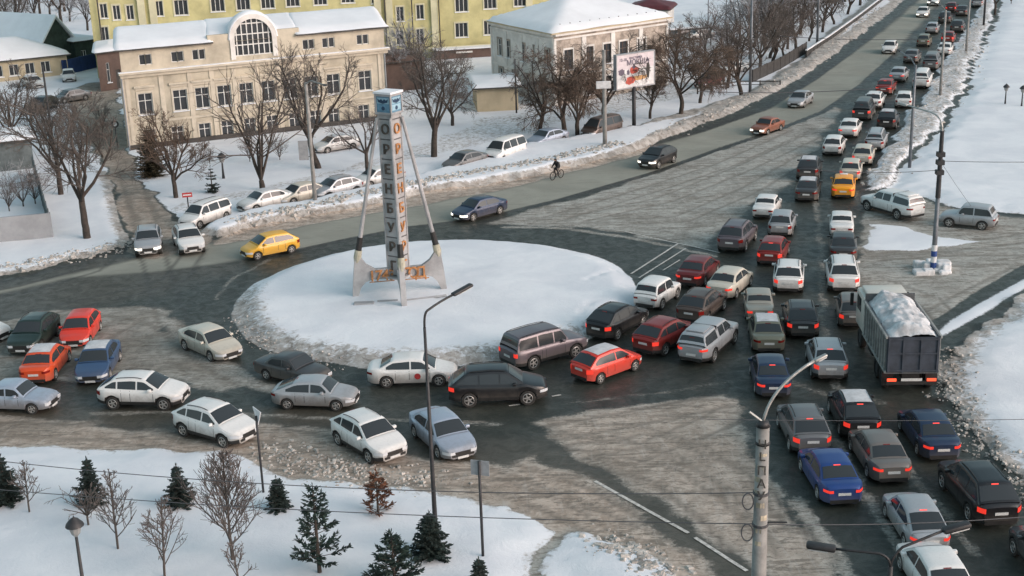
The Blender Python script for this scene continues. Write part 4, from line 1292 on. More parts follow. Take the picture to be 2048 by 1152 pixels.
# ---- worn brick house with hipped roof
cC = at(1110, 214); cL = at(986, 178); cR = at(1335, 172)
FC1 = Facade(cL, cC); FC2 = Facade(cC, cR)
rootC = empty('brick_house', (cC.x, cC.y, 0)); tag(rootC, 'worn two storey white brick corner house with snowy hipped roof', 'building')
F1, F2c = RF(FC1, rootC), RF(FC2, rootC)
HC = FC2.uz(1110, 66)[1]
w1 = level([wpx(FC1, x, y, 1.0, 1.9) for x, y in ((1000, 96), (1016, 100), (1046, 105), (1072, 110), (1095, 114))]) + level([wpx(FC1, x, y, 1.0, 1.6) for x, y in ((1003, 150), (1030, 158), (1055, 164), (1085, 170))])
w2 = level([wpx(FC2, x, y, 1.25, 2.1) for x, y in ((1137, 118), (1178, 114), (1215, 108), (1247, 100), (1283, 96))]) + level([wpx(FC2, x, y, 1.2, 1.7) for x, y in ((1137, 180), (1180, 174), (1220, 168), (1252, 160), (1288, 152))])
m_ = MB(); wall_holes(F1, m_, 0, FC1.L, -.3, HC, w1); m_.build('wall', M['white_trim'], rootC)
m_ = MB(); wall_holes(F2c, m_, 0, FC2.L, -.3, HC, w2)
m_.build('wall', M['old_brick'], rootC)
for w in w1: window(F1, rootC, *w, nv=1, nh=1, surround='old_brick')
for w in w2: window(F2c, rootC, *w, nv=1, nh=1, frame='frame_brown', surround='white_trim')
m_ = MB()
for FF in (F1, F2c):
    FF.box(m_, -.0, FF.L, HC - .35, HC - .05, .003, .35); FF.box(m_, 0, FF.L, HC - .8, HC - .6, .003, .12)
    zz = (w2[0][2] + w2[-1][3]) / 2; FF.box(m_, 0, FF.L, zz - .1, zz + .1, .003, .1)
    for k in np.linspace(0, FF.L, 5): FF.box(m_, max(0, k - .3), min(FF.L, k + .3), .2, HC - .82, .003, .09)
m_.build('cornice', M['white_trim'], rootC)
# hipped roof over the quadrilateral
q0 = Vector((cC.x, cC.y, 0)); q1 = Vector((cR.x, cR.y, 0)); q3 = Vector((cL.x, cL.y, 0)); q2 = q1 + (q3 - q0)
cen = (q0 + q1 + q2 + q3) / 4
g = MB(); NN = 24
for j in range(NN + 1):
    for i in range(NN + 1):
        a, b = i / NN, j / NN
        p = q0 + (q1 - q0) * a + (q3 - q0) * b
        p = cen + (p - cen) * 1.06
        e = min(a, 1 - a) * (q1 - q0).length; e2 = min(b, 1 - b) * (q3 - q0).length
        e = min(e, e2)
        z = HC + .05 + .28 * min(1, (e / .5) ** .5) + 2.3 * min(1, e / ((q3 - q0).length * .46)) + .06 * mnoise.noise(p * .3)
        g.v.append((p.x - q0.x, p.y - q0.y, z))
for j in range(NN):
    for i in range(NN):
        a = j * (NN + 1) + i; g.f.append((a, a + 1, a + NN + 2, a + NN + 1)); g.m.append(0)
ro = g.build('roof', M['roof_snow'], rootC, True)
g = MB()
P = [cen + (q - cen) * 1.055 - q0 for q in (q0, q1, q2, q3)]
g.prism([(p.x, p.y) for p in P], HC - .12, HC + .04); g.build('eaves', M['beige_wall'], ro)
m_ = MB(); back = [(q1 - q0), (q2 - q0), (q3 - q0)]
for a, b in ((back[0], back[1]), (back[1], back[2])):
    m_.add([(a.x, a.y, -.3), (b.x, b.y, -.3), (b.x, b.y, HC - .1), (a.x, a.y, HC - .1)], [(0, 1, 2, 3)])
m_.build('wall', M['old_brick'], rootC)
g = MB()
for px, py in ((1217, 20),):
    pc = (cen - q0) * 1.0
    g.box((pc.x - 2.5, pc.y - .5, HC + 1.4), (pc.x - 1.5, pc.y + .4, HC + 3.6)); g.box((pc.x - 2.7, pc.y - .7, HC + 3.6), (pc.x - 1.3, pc.y + .6, HC + 3.75))
g.build('chimney', M['old_brick'], ro)
g = MB()   # snow guards along the eaves
for i in range(1, 12):
    p = (q1 - q0) * (i / 12) + (q3 - q0) * .05
    g.tube([(p.x, p.y, HC + .35), (p.x, p.y, HC + .75)], .07, 4)
g.build('snow_guard', M['soffit'], ro)

# ---- generic small building
def house(name, label, A, B, hgt, depth, wall, rise, wins=(), roofmat='roof_snow', cat='building', seed=0, gable=False):
    F = Facade(A, B)
    r = empty(name, F.w(0, 0, 0)); tag(r, label, cat)
    Fr = RF(F, r)
    m_ = MB(); wall_holes(Fr, m_, 0, F.L, -.3, hgt, list(wins)); back_box(Fr, m_, 0, F.L, -.3, hgt, depth)
    if gable:   # gable end faces the viewer
        P = [Fr.w(-.0, 0, hgt), Fr.w(F.L, 0, hgt), Fr.w(F.L / 2, 0, hgt + rise)]
        m_.add(P, [(0, 1, 2)])
    m_.build('wall', M[wall], r)
    for w in wins: window(Fr, r, *w, nv=1, nh=0)
    if gable:
        g = MB(); t = .3
        for s in (0, 1):
            u0, u1 = (-.5, F.L / 2) if s == 0 else (F.L / 2, F.L + .5)
            za, zb_ = (hgt - .3, hgt + rise) if s == 0 else (hgt + rise, hgt - .3)
            P = [Fr.w(u0, .5, za), Fr.w(u1, .5, zb_), Fr.w(u1, -depth - .4, zb_), Fr.w(u0, -depth - .4, za)]
            P += [tuple(Vector(p) + Vector((0, 0, t))) for p in P]
            g.add(P, [(3, 2, 1, 0), (4, 5, 6, 7), (0, 1, 5, 4), (1, 2, 6, 5), (2, 3, 7, 6), (3, 0, 4, 7)])
        g.build('roof', M[roofmat], r)
    else:
        hip_roof(Fr, 0, F.L, 0, depth, hgt + .16, rise, .5, mat=roofmat, root=r, seed=seed)
    return r, F, Fr
def plane_h(A, B, px, py):
    return Facade(A, B).uz(px, py)[1]
A, B = at(92, 140), at(150, 130)
house('wooden_house', 'dark green gabled wooden house with snowy roof behind the blue fence', A, B, 3.6, 12, 'green_wood', 3.2, [(1.2, 2.2, 1.0, 2.2)], gable=True)
A, B = at(155, 132), at(195, 126)
house('shed', 'small dark green shed with flat snowy roof beside the yellow block', A, B, 3.2, 6, 'green_wood', .5, [(.8, 1.6, 1.0, 2.0)], seed=11)
A, B = at(-60, 172), at(138, 150)
FP = Facade(A, B)
house('pavilion', 'low snow roofed pavilion with glazed front at the far left', A, B, 2.6, 11, 'beige_wall', 2.0, [(k, k + 1.2, .7, 2.1) for k in np.arange(1, FP.L - 1.6, 2.0)], seed=12)
A, B = at(-50, 352), at(70, 338)
house('shed', 'dark board shed with snow on its flat roof at the left edge', A, B, 2.7, 4.5, 'shed_wall', .25, [(1.0, 2.1, 1.0, 1.8)], seed=13)
A, B = at(955, 226), at(1037, 222)
house('garage', 'low beige garage wall with snow on top beside the brick house', A, B, 2.5, 7, 'beige_wall', .3, [], cat='garage', seed=14)
A, B = at(1256, 62), at(1335, 62)
house('kiosk', 'maroon metal roofed hut behind the brick house', A, B, 3.0, 7, 'white_trim', 1.0, [(1, 2, .8, 2)], roofmat='maroon_metal', seed=15)
# carport with cars behind the brick house
A, B = at(1335, 100), at(1425, 92)
FK = Facade(A, B); rk = empty('carport', FK.w(0, 0, 0)); tag(rk, 'long open carport with flat snowy roof behind the bare trees', 'carport'); Fk = RF(FK, rk)
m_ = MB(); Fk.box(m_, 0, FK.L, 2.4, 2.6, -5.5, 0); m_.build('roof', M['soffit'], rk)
m_ = MB(); Fk.box(m_, -.1, FK.L + .1, 2.604, 2.85, -5.6, .1); m_.build('roof_snow', M['roof_snow'], rk)
for k in range(5):
    m_ = MB(); u = .2 + (FK.L - .4) * k / 4; Fk.box(m_, u - .06, u + .06, 0, 2.4, -.2, -.08); m_.build('post', M['soffit'], rk)

A, B = at(776, 186), at(846, 180)
house('brown_shed', 'dark brown lean-to wall between the cream hall and the yellow block', A, B, 3.4, 6, 'brown_wall', .8, [], roofmat='brown_wall', cat='shed', seed=16)
# ---- fences and railings
def fence(name, label, pts, h, mat, thick=.12, posts=2.5, rails=False, cat='fence', cap=False, z=0):
    P = [at(*p) for p in pts]
    r = empty(name, P[0]); tag(r, label, cat)
    for a, b in zip(P[:-1], P[1:]):
        F = Facade(a, b); Fr = RF(F, r)
        n = max(1, int(F.L / posts))
        if not rails:
            m_ = MB()
            for k in range(n):
                u0 = F.L * k / n; u1 = F.L * (k + 1) / n
                Fr.box(m_, u0 + .02, u1 - .02, z - .1, h, -thick / 2, thick / 2)
            m_.build('fence_panel', M[mat], r)
        else:
            m_ = MB()
            for zz in (.35, .7, h - .05): Fr.box(m_, 0, F.L, zz, zz + .07, -.03, .03)
            m_.build('rail', M[mat], r)
        for k in range(n + 1):
            m_ = MB(); u = F.L * k / n; Fr.box(m_, u - .07, u + .07, -.1, h + .05, -thick / 2 - .03, thick / 2 + .03)
            m_.build('post', M[mat], r)
        if cap:
            m_ = MB(); Fr.box(m_, 0, F.L, h + .052, h + .15, -.13, .13); m_.build('snow_cap', M['roof_snow'], r)
    return r
fence('sheet_fence', 'dark blue sheet metal fence in front of the green house', [(128, 152), (196, 136)], 2.0, 'blue_metal')
fence('concrete_fence', 'smooth grey concrete slab fence along the snowy verge at left', [(-300, 520), (0, 492), (106, 482)], 2.1, 'concrete', .16, 3.0)
fence('board_fence', 'old dark board fence running back from the grey concrete fence', [(106, 482), (88, 420), (70, 352)], 1.8, 'shed_wall', .08, 2.2)
M['rail_dark'] = mottled('dark_railing', (.04, .038, .036), .3, 2, .7)
fence('road_railing', 'dark steel railing on the bank along the distant upper road', [(1612, 118), (1660, 86), (1712, 48), (1770, 2), (1840, -60)], 1.0, 'rail_dark', .10, 2.0, cat='railing', cap=True)
fence('road_railing', 'low dark railing on the snow under the bare trees right of the billboard', [(1395, 190), (1480, 176), (1560, 176)], .8, 'rail_dark', .05, 2.0, rails=True, cat='railing')
fence('board_fence', 'dark wooden fence among the trees by the upper road', [(1505, 166), (1560, 140), (1612, 108)], 1.5, 'rail_dark', .08, 2.2)
# ------------------------------------------------------------------ city stele on the island
M['st_gray'] = mottled('stele_grey_paint', (.35, .35, .35), .25, .9, .8)
M['st_line'] = mottled('stele_joint', (.10, .10, .10), .2, 3, .8)
M['st_cream'] = mottled('stele_joint_cover', (.42, .40, .31), .2, 3, .8)
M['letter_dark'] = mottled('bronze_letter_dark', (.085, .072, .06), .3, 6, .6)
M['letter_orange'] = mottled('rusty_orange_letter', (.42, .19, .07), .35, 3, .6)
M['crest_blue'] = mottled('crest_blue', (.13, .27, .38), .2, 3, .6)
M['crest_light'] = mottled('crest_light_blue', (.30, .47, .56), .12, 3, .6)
M['crest_dark'] = mottled('crest_dark', (.02, .05, .10), .2, 3, .6)
LEFT, RIGHT, FRONT = at(706, 592, .35), at(892, 592, .35), at(808, 617, .35)
cx_ = (LEFT.x + RIGHT.x) / 2; cy_ = (LEFT.y + RIGHT.y) / 2
SC = Vector((cx_ + .05, cy_, gz(cx_, cy_) - .05))
arm = (RIGHT - LEFT).length / 2
st = empty('stele', SC, 0); tag(st, 'tall square stele with ОРЕНБУРГ letters, crest box and four slanted struts on the snowy island', 'monument')
vl = math.atan2(LEFT.y - SC.y, LEFT.x - SC.x)
TOPZ = height_at((SC.x, SC.y), 186) - SC.z
hs = .45                                   # half side of the shaft
ang0 = math.atan2(FRONT.y - SC.y, FRONT.x - SC.x)
ROT = ang0 + R(4) - math.pi / 4                    # corner of the shaft points at the front fin
def rl(x, y, z=0):
    c, s = math.cos(ROT), math.sin(ROT)
    return (x * c - y * s, x * s + y * c, z)
z_base = height_at((SC.x, SC.y), 545) - SC.z
z_low = z_base - .1
z_top_shaft = height_at((SC.x, SC.y), 226) - SC.z
RM_ = Matrix.Rotation(ROT, 4, 'Z')
m_ = MB(); m_.box((-hs, -hs, z_low), (hs, hs, z_top_shaft)); m_.xf(RM_); m_.build('shaft', M['st_gray'], st)
# joints between the letter panels
nl = 8; ph = (z_top_shaft - .35 - z_low) / nl
m_ = MB()
for k in range(nl + 1):
    z = z_low + ph * k + .05
    for w in (0,):
        m_.box((-hs - .012, -hs - .012, z - .035), (hs + .012, hs + .012, z + .035))
m_.xf(RM_); m_.build('panel_joint', M['st_line'], st)
m_ = MB()
for sx in (-1, 1):
    for sy in (-1, 1):
        m_.box((sx * hs - .045, sy * hs - .045, z_low), (sx * hs + .045, sy * hs + .045, z_top_shaft + .02))
m_.xf(RM_); m_.build('corner_trim', M['st_gray'], st)
# crest box
m_ = MB(); cb = hs + .13; cz0, cz1 = z_top_shaft + .12, TOPZ - .12
m_.box((-cb, -cb, cz0 - .12), (cb, cb, cz0)); m_.box((-cb, -cb, cz1), (cb, cb, cz1 + .14)); 
for sx in (-1, 1):
    for sy in (-1, 1): m_.box((sx * cb - .09 * (sx > 0), sy * cb - .09 * (sy > 0), cz0), (sx * cb + .09 * (sx < 0), sy * cb + .09 * (sy < 0), cz1))
m_.xf(RM_); m_.build('crest_frame', M['st_gray'], st)
m_ = MB(); m_.box((-cb + .06, -cb + .06, cz0), (cb - .06, cb - .06, cz1)); m_.xf(RM_); cr_ = m_.build('crest_box', M['crest_blue'], st)
m_ = MB(); m_.box((-cb - .05, -cb - .05, cz1 + .142), (cb + .05, cb + .05, cz1 + .26)); m_.xf(RM_); m_.build('snow_cap', M['roof_snow'], st)
m_ = MB(); m_.box((-hs + .1, -hs + .1, z_top_shaft), (hs - .1, hs - .1, cz0 - .12)); m_.xf(RM_); m_.build('neck', M['st_line'], st)
# font test / text meshes
def text_mesh(s, size, extrude=.04):
    cu = bpy.data.curves.new('t', 'FONT'); cu.body = s; cu.size = size; cu.extrude = extrude; cu.align_x = 'CENTER'; cu.align_y = 'CENTER'
    cu.offset = size * .012; cu.resolution_u = 3
    o = bpy.data.objects.new('t', cu); col.objects.link(o)
    dg = bpy.context.evaluated_depsgraph_get()
    me = bpy.data.meshes.new_from_object(o.evaluated_get(dg))
    bpy.data.objects.remove(o); bpy.data.curves.remove(cu)
    me.materials.clear()
    return me
# local faces: two faces visible from the camera: local -y side and ... decide by direction
cam_dir = Vector((0 - SC.x, 0 - SC.y, 0)).normalized()
faces = []
for k in range(4):
    a = ROT + k * math.pi / 2
    n = Vector((math.cos(a), math.sin(a), 0))
    faces.append((n.dot(cam_dir), n, a))
faces.sort(key=lambda f: -f[0])
for idx_, (d, n, a) in enumerate(faces):
    # text plane: x axis along the face to the viewer's right, y up, normal n
    xr = Vector((-n.y, n.x, 0))
    Mx = Matrix(((xr.x, 0, n.x, 0), (xr.y, 0, n.y, 0), (0, 1, 0, 0), (0, 0, 0, 1)))
    right_face = xr.dot(Vector((1, 0, 0))) > 0 and n.x > 0
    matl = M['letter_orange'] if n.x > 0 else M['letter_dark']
    for i, chh in enumerate("ОРЕНБУРГ"):
        me = text_mesh(chh, .80, .04); me.materials.append(matl)
        o = link_mesh('letter', me, st)
        z = z_low + ph * (nl - i - .5) + .05
        o.matrix_local = Matrix.Translation(n * (hs + .05) + Vector((0, 0, z - .02))) @ Mx
    hh = cz1 - cz0
    def plate(x0, x1, y0, y1, t, mat, name='crest_panel'):
        b = MB().box((x0, y0, 0), (x1, y1, t)); b.xf(Matrix.Translation(n * (cb - .055) + Vector((0, 0, (cz0 + cz1) / 2))) @ Mx); b.build(name, mat, cr_)
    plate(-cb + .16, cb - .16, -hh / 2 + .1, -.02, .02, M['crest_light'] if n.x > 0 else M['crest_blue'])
    plate(-cb + .16, cb - .16, .04, hh / 2 - .08, .022, M['crest_light'])
    # emblem: spread wings over a small disc
    e = MB()
    pts = [(-.5, .42), (-.30, .30), (-.14, .40), (0, .28), (.14, .40), (.30, .30), (.5, .42), (.42, .16), (.18, .10), (0, .06), (-.18, .10), (-.42, .16)]
    sc_ = cb / .75
    e.add([(x * sc_, y * hh / 1.15, .03) for x, y in pts] , [tuple(range(len(pts)))])
    e.lathe([(0, .03), (.12, .03), (.12, .0)], (0, -hh * .24, 0), 'Z', 12)
    e.xf(Matrix.Translation(n * (cb - .05) + Vector((0, 0, (cz0 + cz1) / 2))) @ Mx); e.build('crest_emblem', M['crest_dark'], cr_)
# four fins and struts
knob = {}
zk = height_at((LEFT.x, LEFT.y), 520) - SC.z
for k in range(4):
    a = ang0 + k * math.pi / 2
    d = Vector((math.cos(a), math.sin(a), 0)); w = Vector((-d.y, d.x, 0)) * .16
    A_ = arm
    zk2 = 2.05
    prof = [(A_, 0), (A_ - .34, 0), (A_ - .55, .55), (A_ - .85, .88), (A_ - 1.25, 1.0), (.28, .98), (.28, 1.62), (A_ - 1.45, 1.62), (A_ - .95, 1.95), (A_ - .62, 2.42), (A_ - .28, 2.42), (A_ - .12, 1.2)]
    n_ = len(prof)
    vs = [tuple(d * r + w * s + Vector((0, 0, z))) for s in (-1, 1) for r, z in prof]
    tri = [(0, 1, 2, 11), (2, 3, 10, 11), (3, 8, 9, 10), (3, 4, 7, 8), (4, 5, 6, 7)]
    # make triangulated caps
    fs = []
    for t in tri:
        fs.append(t); fs.append(tuple(i + n_ for i in t[::-1]))
    for i in range(n_):
        j = (i + 1) % n_
        fs.append((i, i + n_, j + n_, j))
    m_ = MB(); m_.add(vs, fs); fin = m_.build('fin', M['st_gray'], st)
    kp = d * (A_ - .45) + Vector((0, 0, 2.42))
    top = d * (hs * 1.35 + .12) + Vector((0, 0, z_top_shaft - .25))
    ax = (top - kp).normalized()
    m_ = MB(); m_.tube([kp - ax * .35, kp, kp + ax * .45], [.16, .24, .22], 10); m_.build('strut_socket', M['st_cream'], st)
    m_ = MB(); m_.tube([kp + ax * .45, kp + ax * 1.25], [.19, .17], 10); m_.build('strut_sleeve', M['black'], st)
    m_ = MB(); m_.tube([kp + ax * 1.2, top], [.125, .095], 8); m_.build('strut', M['st_gray'], st)
    m_ = MB(); m_.tube([top, d * .3 + Vector((0, 0, z_top_shaft - .15))], .07, 6); m_.build('strut_bracket', M['st_gray'], st)
# platform ring and letters between the fins
m_ = MB(); m_.box((-hs - .25, -hs - .25, z_low - .12), (hs + .25, hs + .25, z_low)); m_.xf(RM_); m_.build('collar', M['st_gray'], st)
for kk, word in ((-1, "1743"), (0, "ГОД")):
    pass
right_dir = Vector((math.cos(ang0 + math.pi / 2), math.sin(ang0 + math.pi / 2), 0))
if right_dir.x < 0: right_dir = -right_dir
for s, word in ((-1, "1743"), (1, "ГОД")):
    d = right_dir * s
    n = Vector((right_dir.y, -right_dir.x, 0))
    if n.y > 0: n = -n
    xr = Vector((-n.y, n.x, 0))
    Mx = Matrix(((xr.x, 0, n.x, 0), (xr.y, 0, n.y, 0), (0, 1, 0, 0), (0, 0, 0, 1)))
    for i, chh in enumerate(word):
        me = text_mesh(chh, .92, .05); me.materials.append(M['letter_orange'])
        o = link_mesh('letter', me, st)
        step = .40
        pos = (-1.62 + i * step) if s < 0 else (.45 + i * .42)
        o.matrix_local = Matrix.Translation(right_dir * pos + n * .24 + Vector((0, 0, 1.22))) @ Mx
    m_ = MB()
    a0, a1 = (-1.8, -.3) if s < 0 else (.3, 1.8)
    P = [right_dir * a0, right_dir * a1]
    m_.tube([P[0] + n * .2 + Vector((0, 0, .86)), P[1] + n * .2 + Vector((0, 0, .86))], .03, 4)
    m_.build('letter_rail', M['letter_orange'], st)
# stone kerb shards poking through the snow
m_ = MB()
for a, b in (((755, 607), (796, 605)), ((813, 605), (893, 595))):
    p, q = at(*a, .5) - SC, at(*b, .5) - SC
    m_.tube([(p.x, p.y, .62 - SC.z + .0), (q.x, q.y, .62 - SC.z + .0)], .09, 4)
o = m_.build('kerb_edge', M['concrete'], st)
o2 = MB(); p = at(733, 610, .5); o2.rbox((p.x - .75, p.y - .25, .38), (p.x + .45, p.y + .25, .68), .05); q_ = o2.build('stone_slab', M['concrete']); tag(q_, 'small grey stone slab half buried in snow left of the stele', 'slab')
# ------------------------------------------------------------------ trees
M['bark'] = mottled('bark_dark', (.050, .040, .033), .4, 3, .9)
M['bark_gray'] = mottled('bark_grey_brown', (.085, .070, .060), .35, 3, .9)
M['twig'] = mottled('twigs_brown', (.115, .098, .086), .3, 2, .9)
M['twig_red'] = mottled('twigs_red_brown', (.125, .090, .068), .3, 2, .9)
M['twig_gray'] = mottled('twigs_grey', (.15, .128, .118), .3, 2, .9)
M['twig_frost'] = mottled('twigs_with_snow', (.33, .33, .34), .35, .8, .9)
M['needle'] = mottled('spruce_needles', (.022, .036, .030), .45, 1.6, .8)
M['needle_br'] = mottled('dry_brown_needles', (.13, .055, .028), .4, 2, .85)
M['needle_py'] = mottled('pine_needles', (.020, .040, .030), .4, 2, .8)
M['thuja'] = mottled('olive_brown_foliage', (.075, .062, .035), .4, 1.5, .85)

class TubeSet:
    def __init__(self): self.v = []; self.f = []; self.n = 0
    def add(self, pts, rad, k):
        """pts list of np arrays"""
        pts = np.asarray(pts); m = len(pts)
        t = np.gradient(pts, axis=0); t /= (np.linalg.norm(t, axis=1)[:, None] + 1e-9)
        ref = np.array([0, 0, 1.0]) if abs(t[0][2]) < .9 else np.array([1.0, 0, 0])
        u = np.cross(t, ref); u /= (np.linalg.norm(u, axis=1)[:, None] + 1e-9)
        w = np.cross(t, u)
        a = np.arange(k) * 2 * np.pi / k
        ring = pts[:, None, :] + (u[:, None, :] * np.cos(a)[None, :, None] + w[:, None, :] * np.sin(a)[None, :, None]) * np.asarray(rad)[:, None, None]
        self.v.append(ring.reshape(-1, 3))
        i = np.arange(m - 1)[:, None] * k; j = np.arange(k)[None, :]; j2 = (j + 1) % k
        q = np.stack([i + j, i + j2, i + k + j2, i + k + j], -1).reshape(-1, 4) + self.n
        self.f.append(q); self.n += m * k
    def mesh(self, name, mat):
        me = bpy.data.meshes.new(name)
        V = np.concatenate(self.v); F_ = np.concatenate(self.f)
        me.vertices.add(len(V)); me.vertices.foreach_set('co', V.astype(np.float32).ravel())
        me.loops.add(len(F_) * 4); me.loops.foreach_set('vertex_index', F_.astype(np.int32).ravel())
        me.polygons.add(len(F_)); me.polygons.foreach_set('loop_start', np.arange(0, len(F_) * 4, 4, dtype=np.int32)); me.polygons.foreach_set('loop_total', np.full(len(F_), 4, dtype=np.int32))
        me.update(calc_edges=True); me.materials.append(mat)
        me.polygons.foreach_set("use_smooth", [True] * len(me.polygons))
        return me

def nrm(v): return v / (np.linalg.norm(v) + 1e-9)

def bare_tree(h, style, seed, twig='twig', bark='bark', dens=1.0):
    """returns trunk mesh, crown mesh for a leafless tree of height h with its base at the origin"""
    rng = np.random.default_rng(seed)
    T, C = TubeSet(), TubeSet()
    S = {
     # trunk frac, limb count, limb angle, levels, wiggle, up pull, droop, length ratio
     'old':    dict(tf=.30, nl=6, ang=38, lv=4, wig=.16, up=.10, droop=.0, lr=.62, cn=(7, 8, 7, 4), fork=1),
     'willow': dict(tf=.26, nl=6, ang=42, lv=4, wig=.18, up=.10, droop=.20, lr=.60, cn=(7, 7, 7, 4), fork=1),
     'young':  dict(tf=1.0, nl=26, ang=42, lv=3, wig=.03, up=.22, droop=.0, lr=.54, cn=(8, 4, 2), fork=0, rmin=.008),
     'slim':   dict(tf=1.0, nl=26, ang=32, lv=3, wig=.05, up=.22, droop=.0, lr=.42, cn=(6, 4, 3), fork=0),
     'poplar': dict(tf=1.0, nl=26, ang=24, lv=3, wig=.06, up=.25, droop=.0, lr=.34, cn=(8, 5, 3), fork=0),
     'multi':  dict(tf=.06, nl=6, ang=22, lv=3, wig=.10, up=.06, droop=.02, lr=.85, cn=(8, 6, 4), fork=1),
     'bush':   dict(tf=.05, nl=12, ang=38, lv=3, wig=.12, up=.05, droop=.05, lr=.75, cn=(7, 6, 4), fork=1),
    }[style]
    def grow(p, d, L, r, lv):
        ns = max(3, int(5 - lv * .5)) if lv else 8
        pts = [p]; rad = [r]; dirs = [d]
        for i in range(ns):
            wig = S['wig'] * (1 if lv else .5)
            d = d + rng.normal(0, wig, 3)
            if lv: d[2] += S['up'] * .5
            if lv >= 2 and S['droop']: d[2] -= S['droop'] * (1.0 + lv * .35) * (i / ns + .3)
            d = nrm(d)
            p = p + d * L / ns
            if p[2] < .35: p[2] = .35
            pts.append(p); rad.append(r * (1 - .62 * (i + 1) / ns) + .004); dirs.append(d)
        tgt = T if lv <= 1 else C
        tgt.add(pts, rad, (7, 5, 4, 3, 3)[lv])
        return pts, rad, dirs
    def children(pts, rad, dirs, L, lv):
        if lv > S['lv']: return
        n = int(S['cn'][min(lv - 2, len(S['cn']) - 1)] * dens * rng.uniform(.8, 1.2)) if lv >= 2 else S['nl']
        for k in range(n):
            t = rng.uniform(.22, 1.0)
            i = min(len(pts) - 2, int(t * (len(pts) - 1))); f = t * (len(pts) - 1) - i
            q = pts[i] * (1 - f) + pts[i + 1] * f
            dd = dirs[i + 1]
            side = nrm(np.cross(dd, rng.normal(0, 1, 3)))
            a = R(rng.uniform(24, 58))
            nd = nrm(dd * math.cos(a) + side * math.sin(a))
            l2 = L * rng.uniform(.40, .68) * (1.05 - .45 * t)
            rr = max(S.get('rmin', .011), min(rad[i] * .6, .016 + l2 * .010))
            P_, R_, D_ = grow(q, nd, l2, rr, lv)
            children(P_, R_, D_, l2, lv + 1)
    r0 = .016 * h + .03 if style not in ('young', 'bush') else .009 * h + .018
    lean = np.array([rng.normal(0, .05), rng.normal(0, .05), 1.0])
    if S['fork']:
        Lt = h * S['tf']
        pts, rad, dirs = grow(np.zeros(3) + np.array([0, 0, -.1]), nrm(lean), Lt, r0 * 1.5, 0)
        rad2 = [r0 * 1.5 * (1 - .25 * i / len(pts)) for i in range(len(pts))]
        T.v.pop(); T.f.pop(); T.n = 0
        T.add(pts, rad2, 8)
        for k in range(S['nl']):
            a = 2 * math.pi * (k + rng.uniform(-.3, .3)) / S['nl']; b = R(S['ang'] * rng.uniform(.35, 1.15))
            nd = np.array([math.cos(a) * math.sin(b), math.sin(a) * math.sin(b), math.cos(b)])
            i = rng.integers(max(0, len(pts) - 4), len(pts))
            Ll = h * (1 - S['tf']) * rng.uniform(.75, 1.08)
            P_, R_, D_ = grow(pts[i], nd, Ll, r0 * .72, 1)
            children(P_, R_, D_, Ll, 2)
    else:
        pts, rad, dirs = grow(np.array([0, 0, -.1]), nrm(lean), h, r0, 0)
        for k in range(int(S['nl'] * dens)):
            t = (k + .5) / int(S['nl'] * dens); t = .14 + .86 * t
            i = min(len(pts) - 2, int(t * (len(pts) - 1))); f = t * (len(pts) - 1) - i
            q = pts[i] * (1 - f) + pts[i + 1] * f
            a = k * 2.4 + rng.uniform(-.4, .4); b = R(S['ang'] * rng.uniform(.8, 1.25))
            nd = np.array([math.cos(a) * math.sin(b), math.sin(a) * math.sin(b), math.cos(b)])
            Ll = h * S['lr'] * (1.02 - t) ** .75 * rng.uniform(.75, 1.1)
            P_, R_, D_ = grow(q, nd, Ll, .009 + Ll * .009, 1)
            children(P_, R_, D_, Ll, 2)
    return T.mesh('trunk', M[bark]), C.mesh('crown', M[twig])

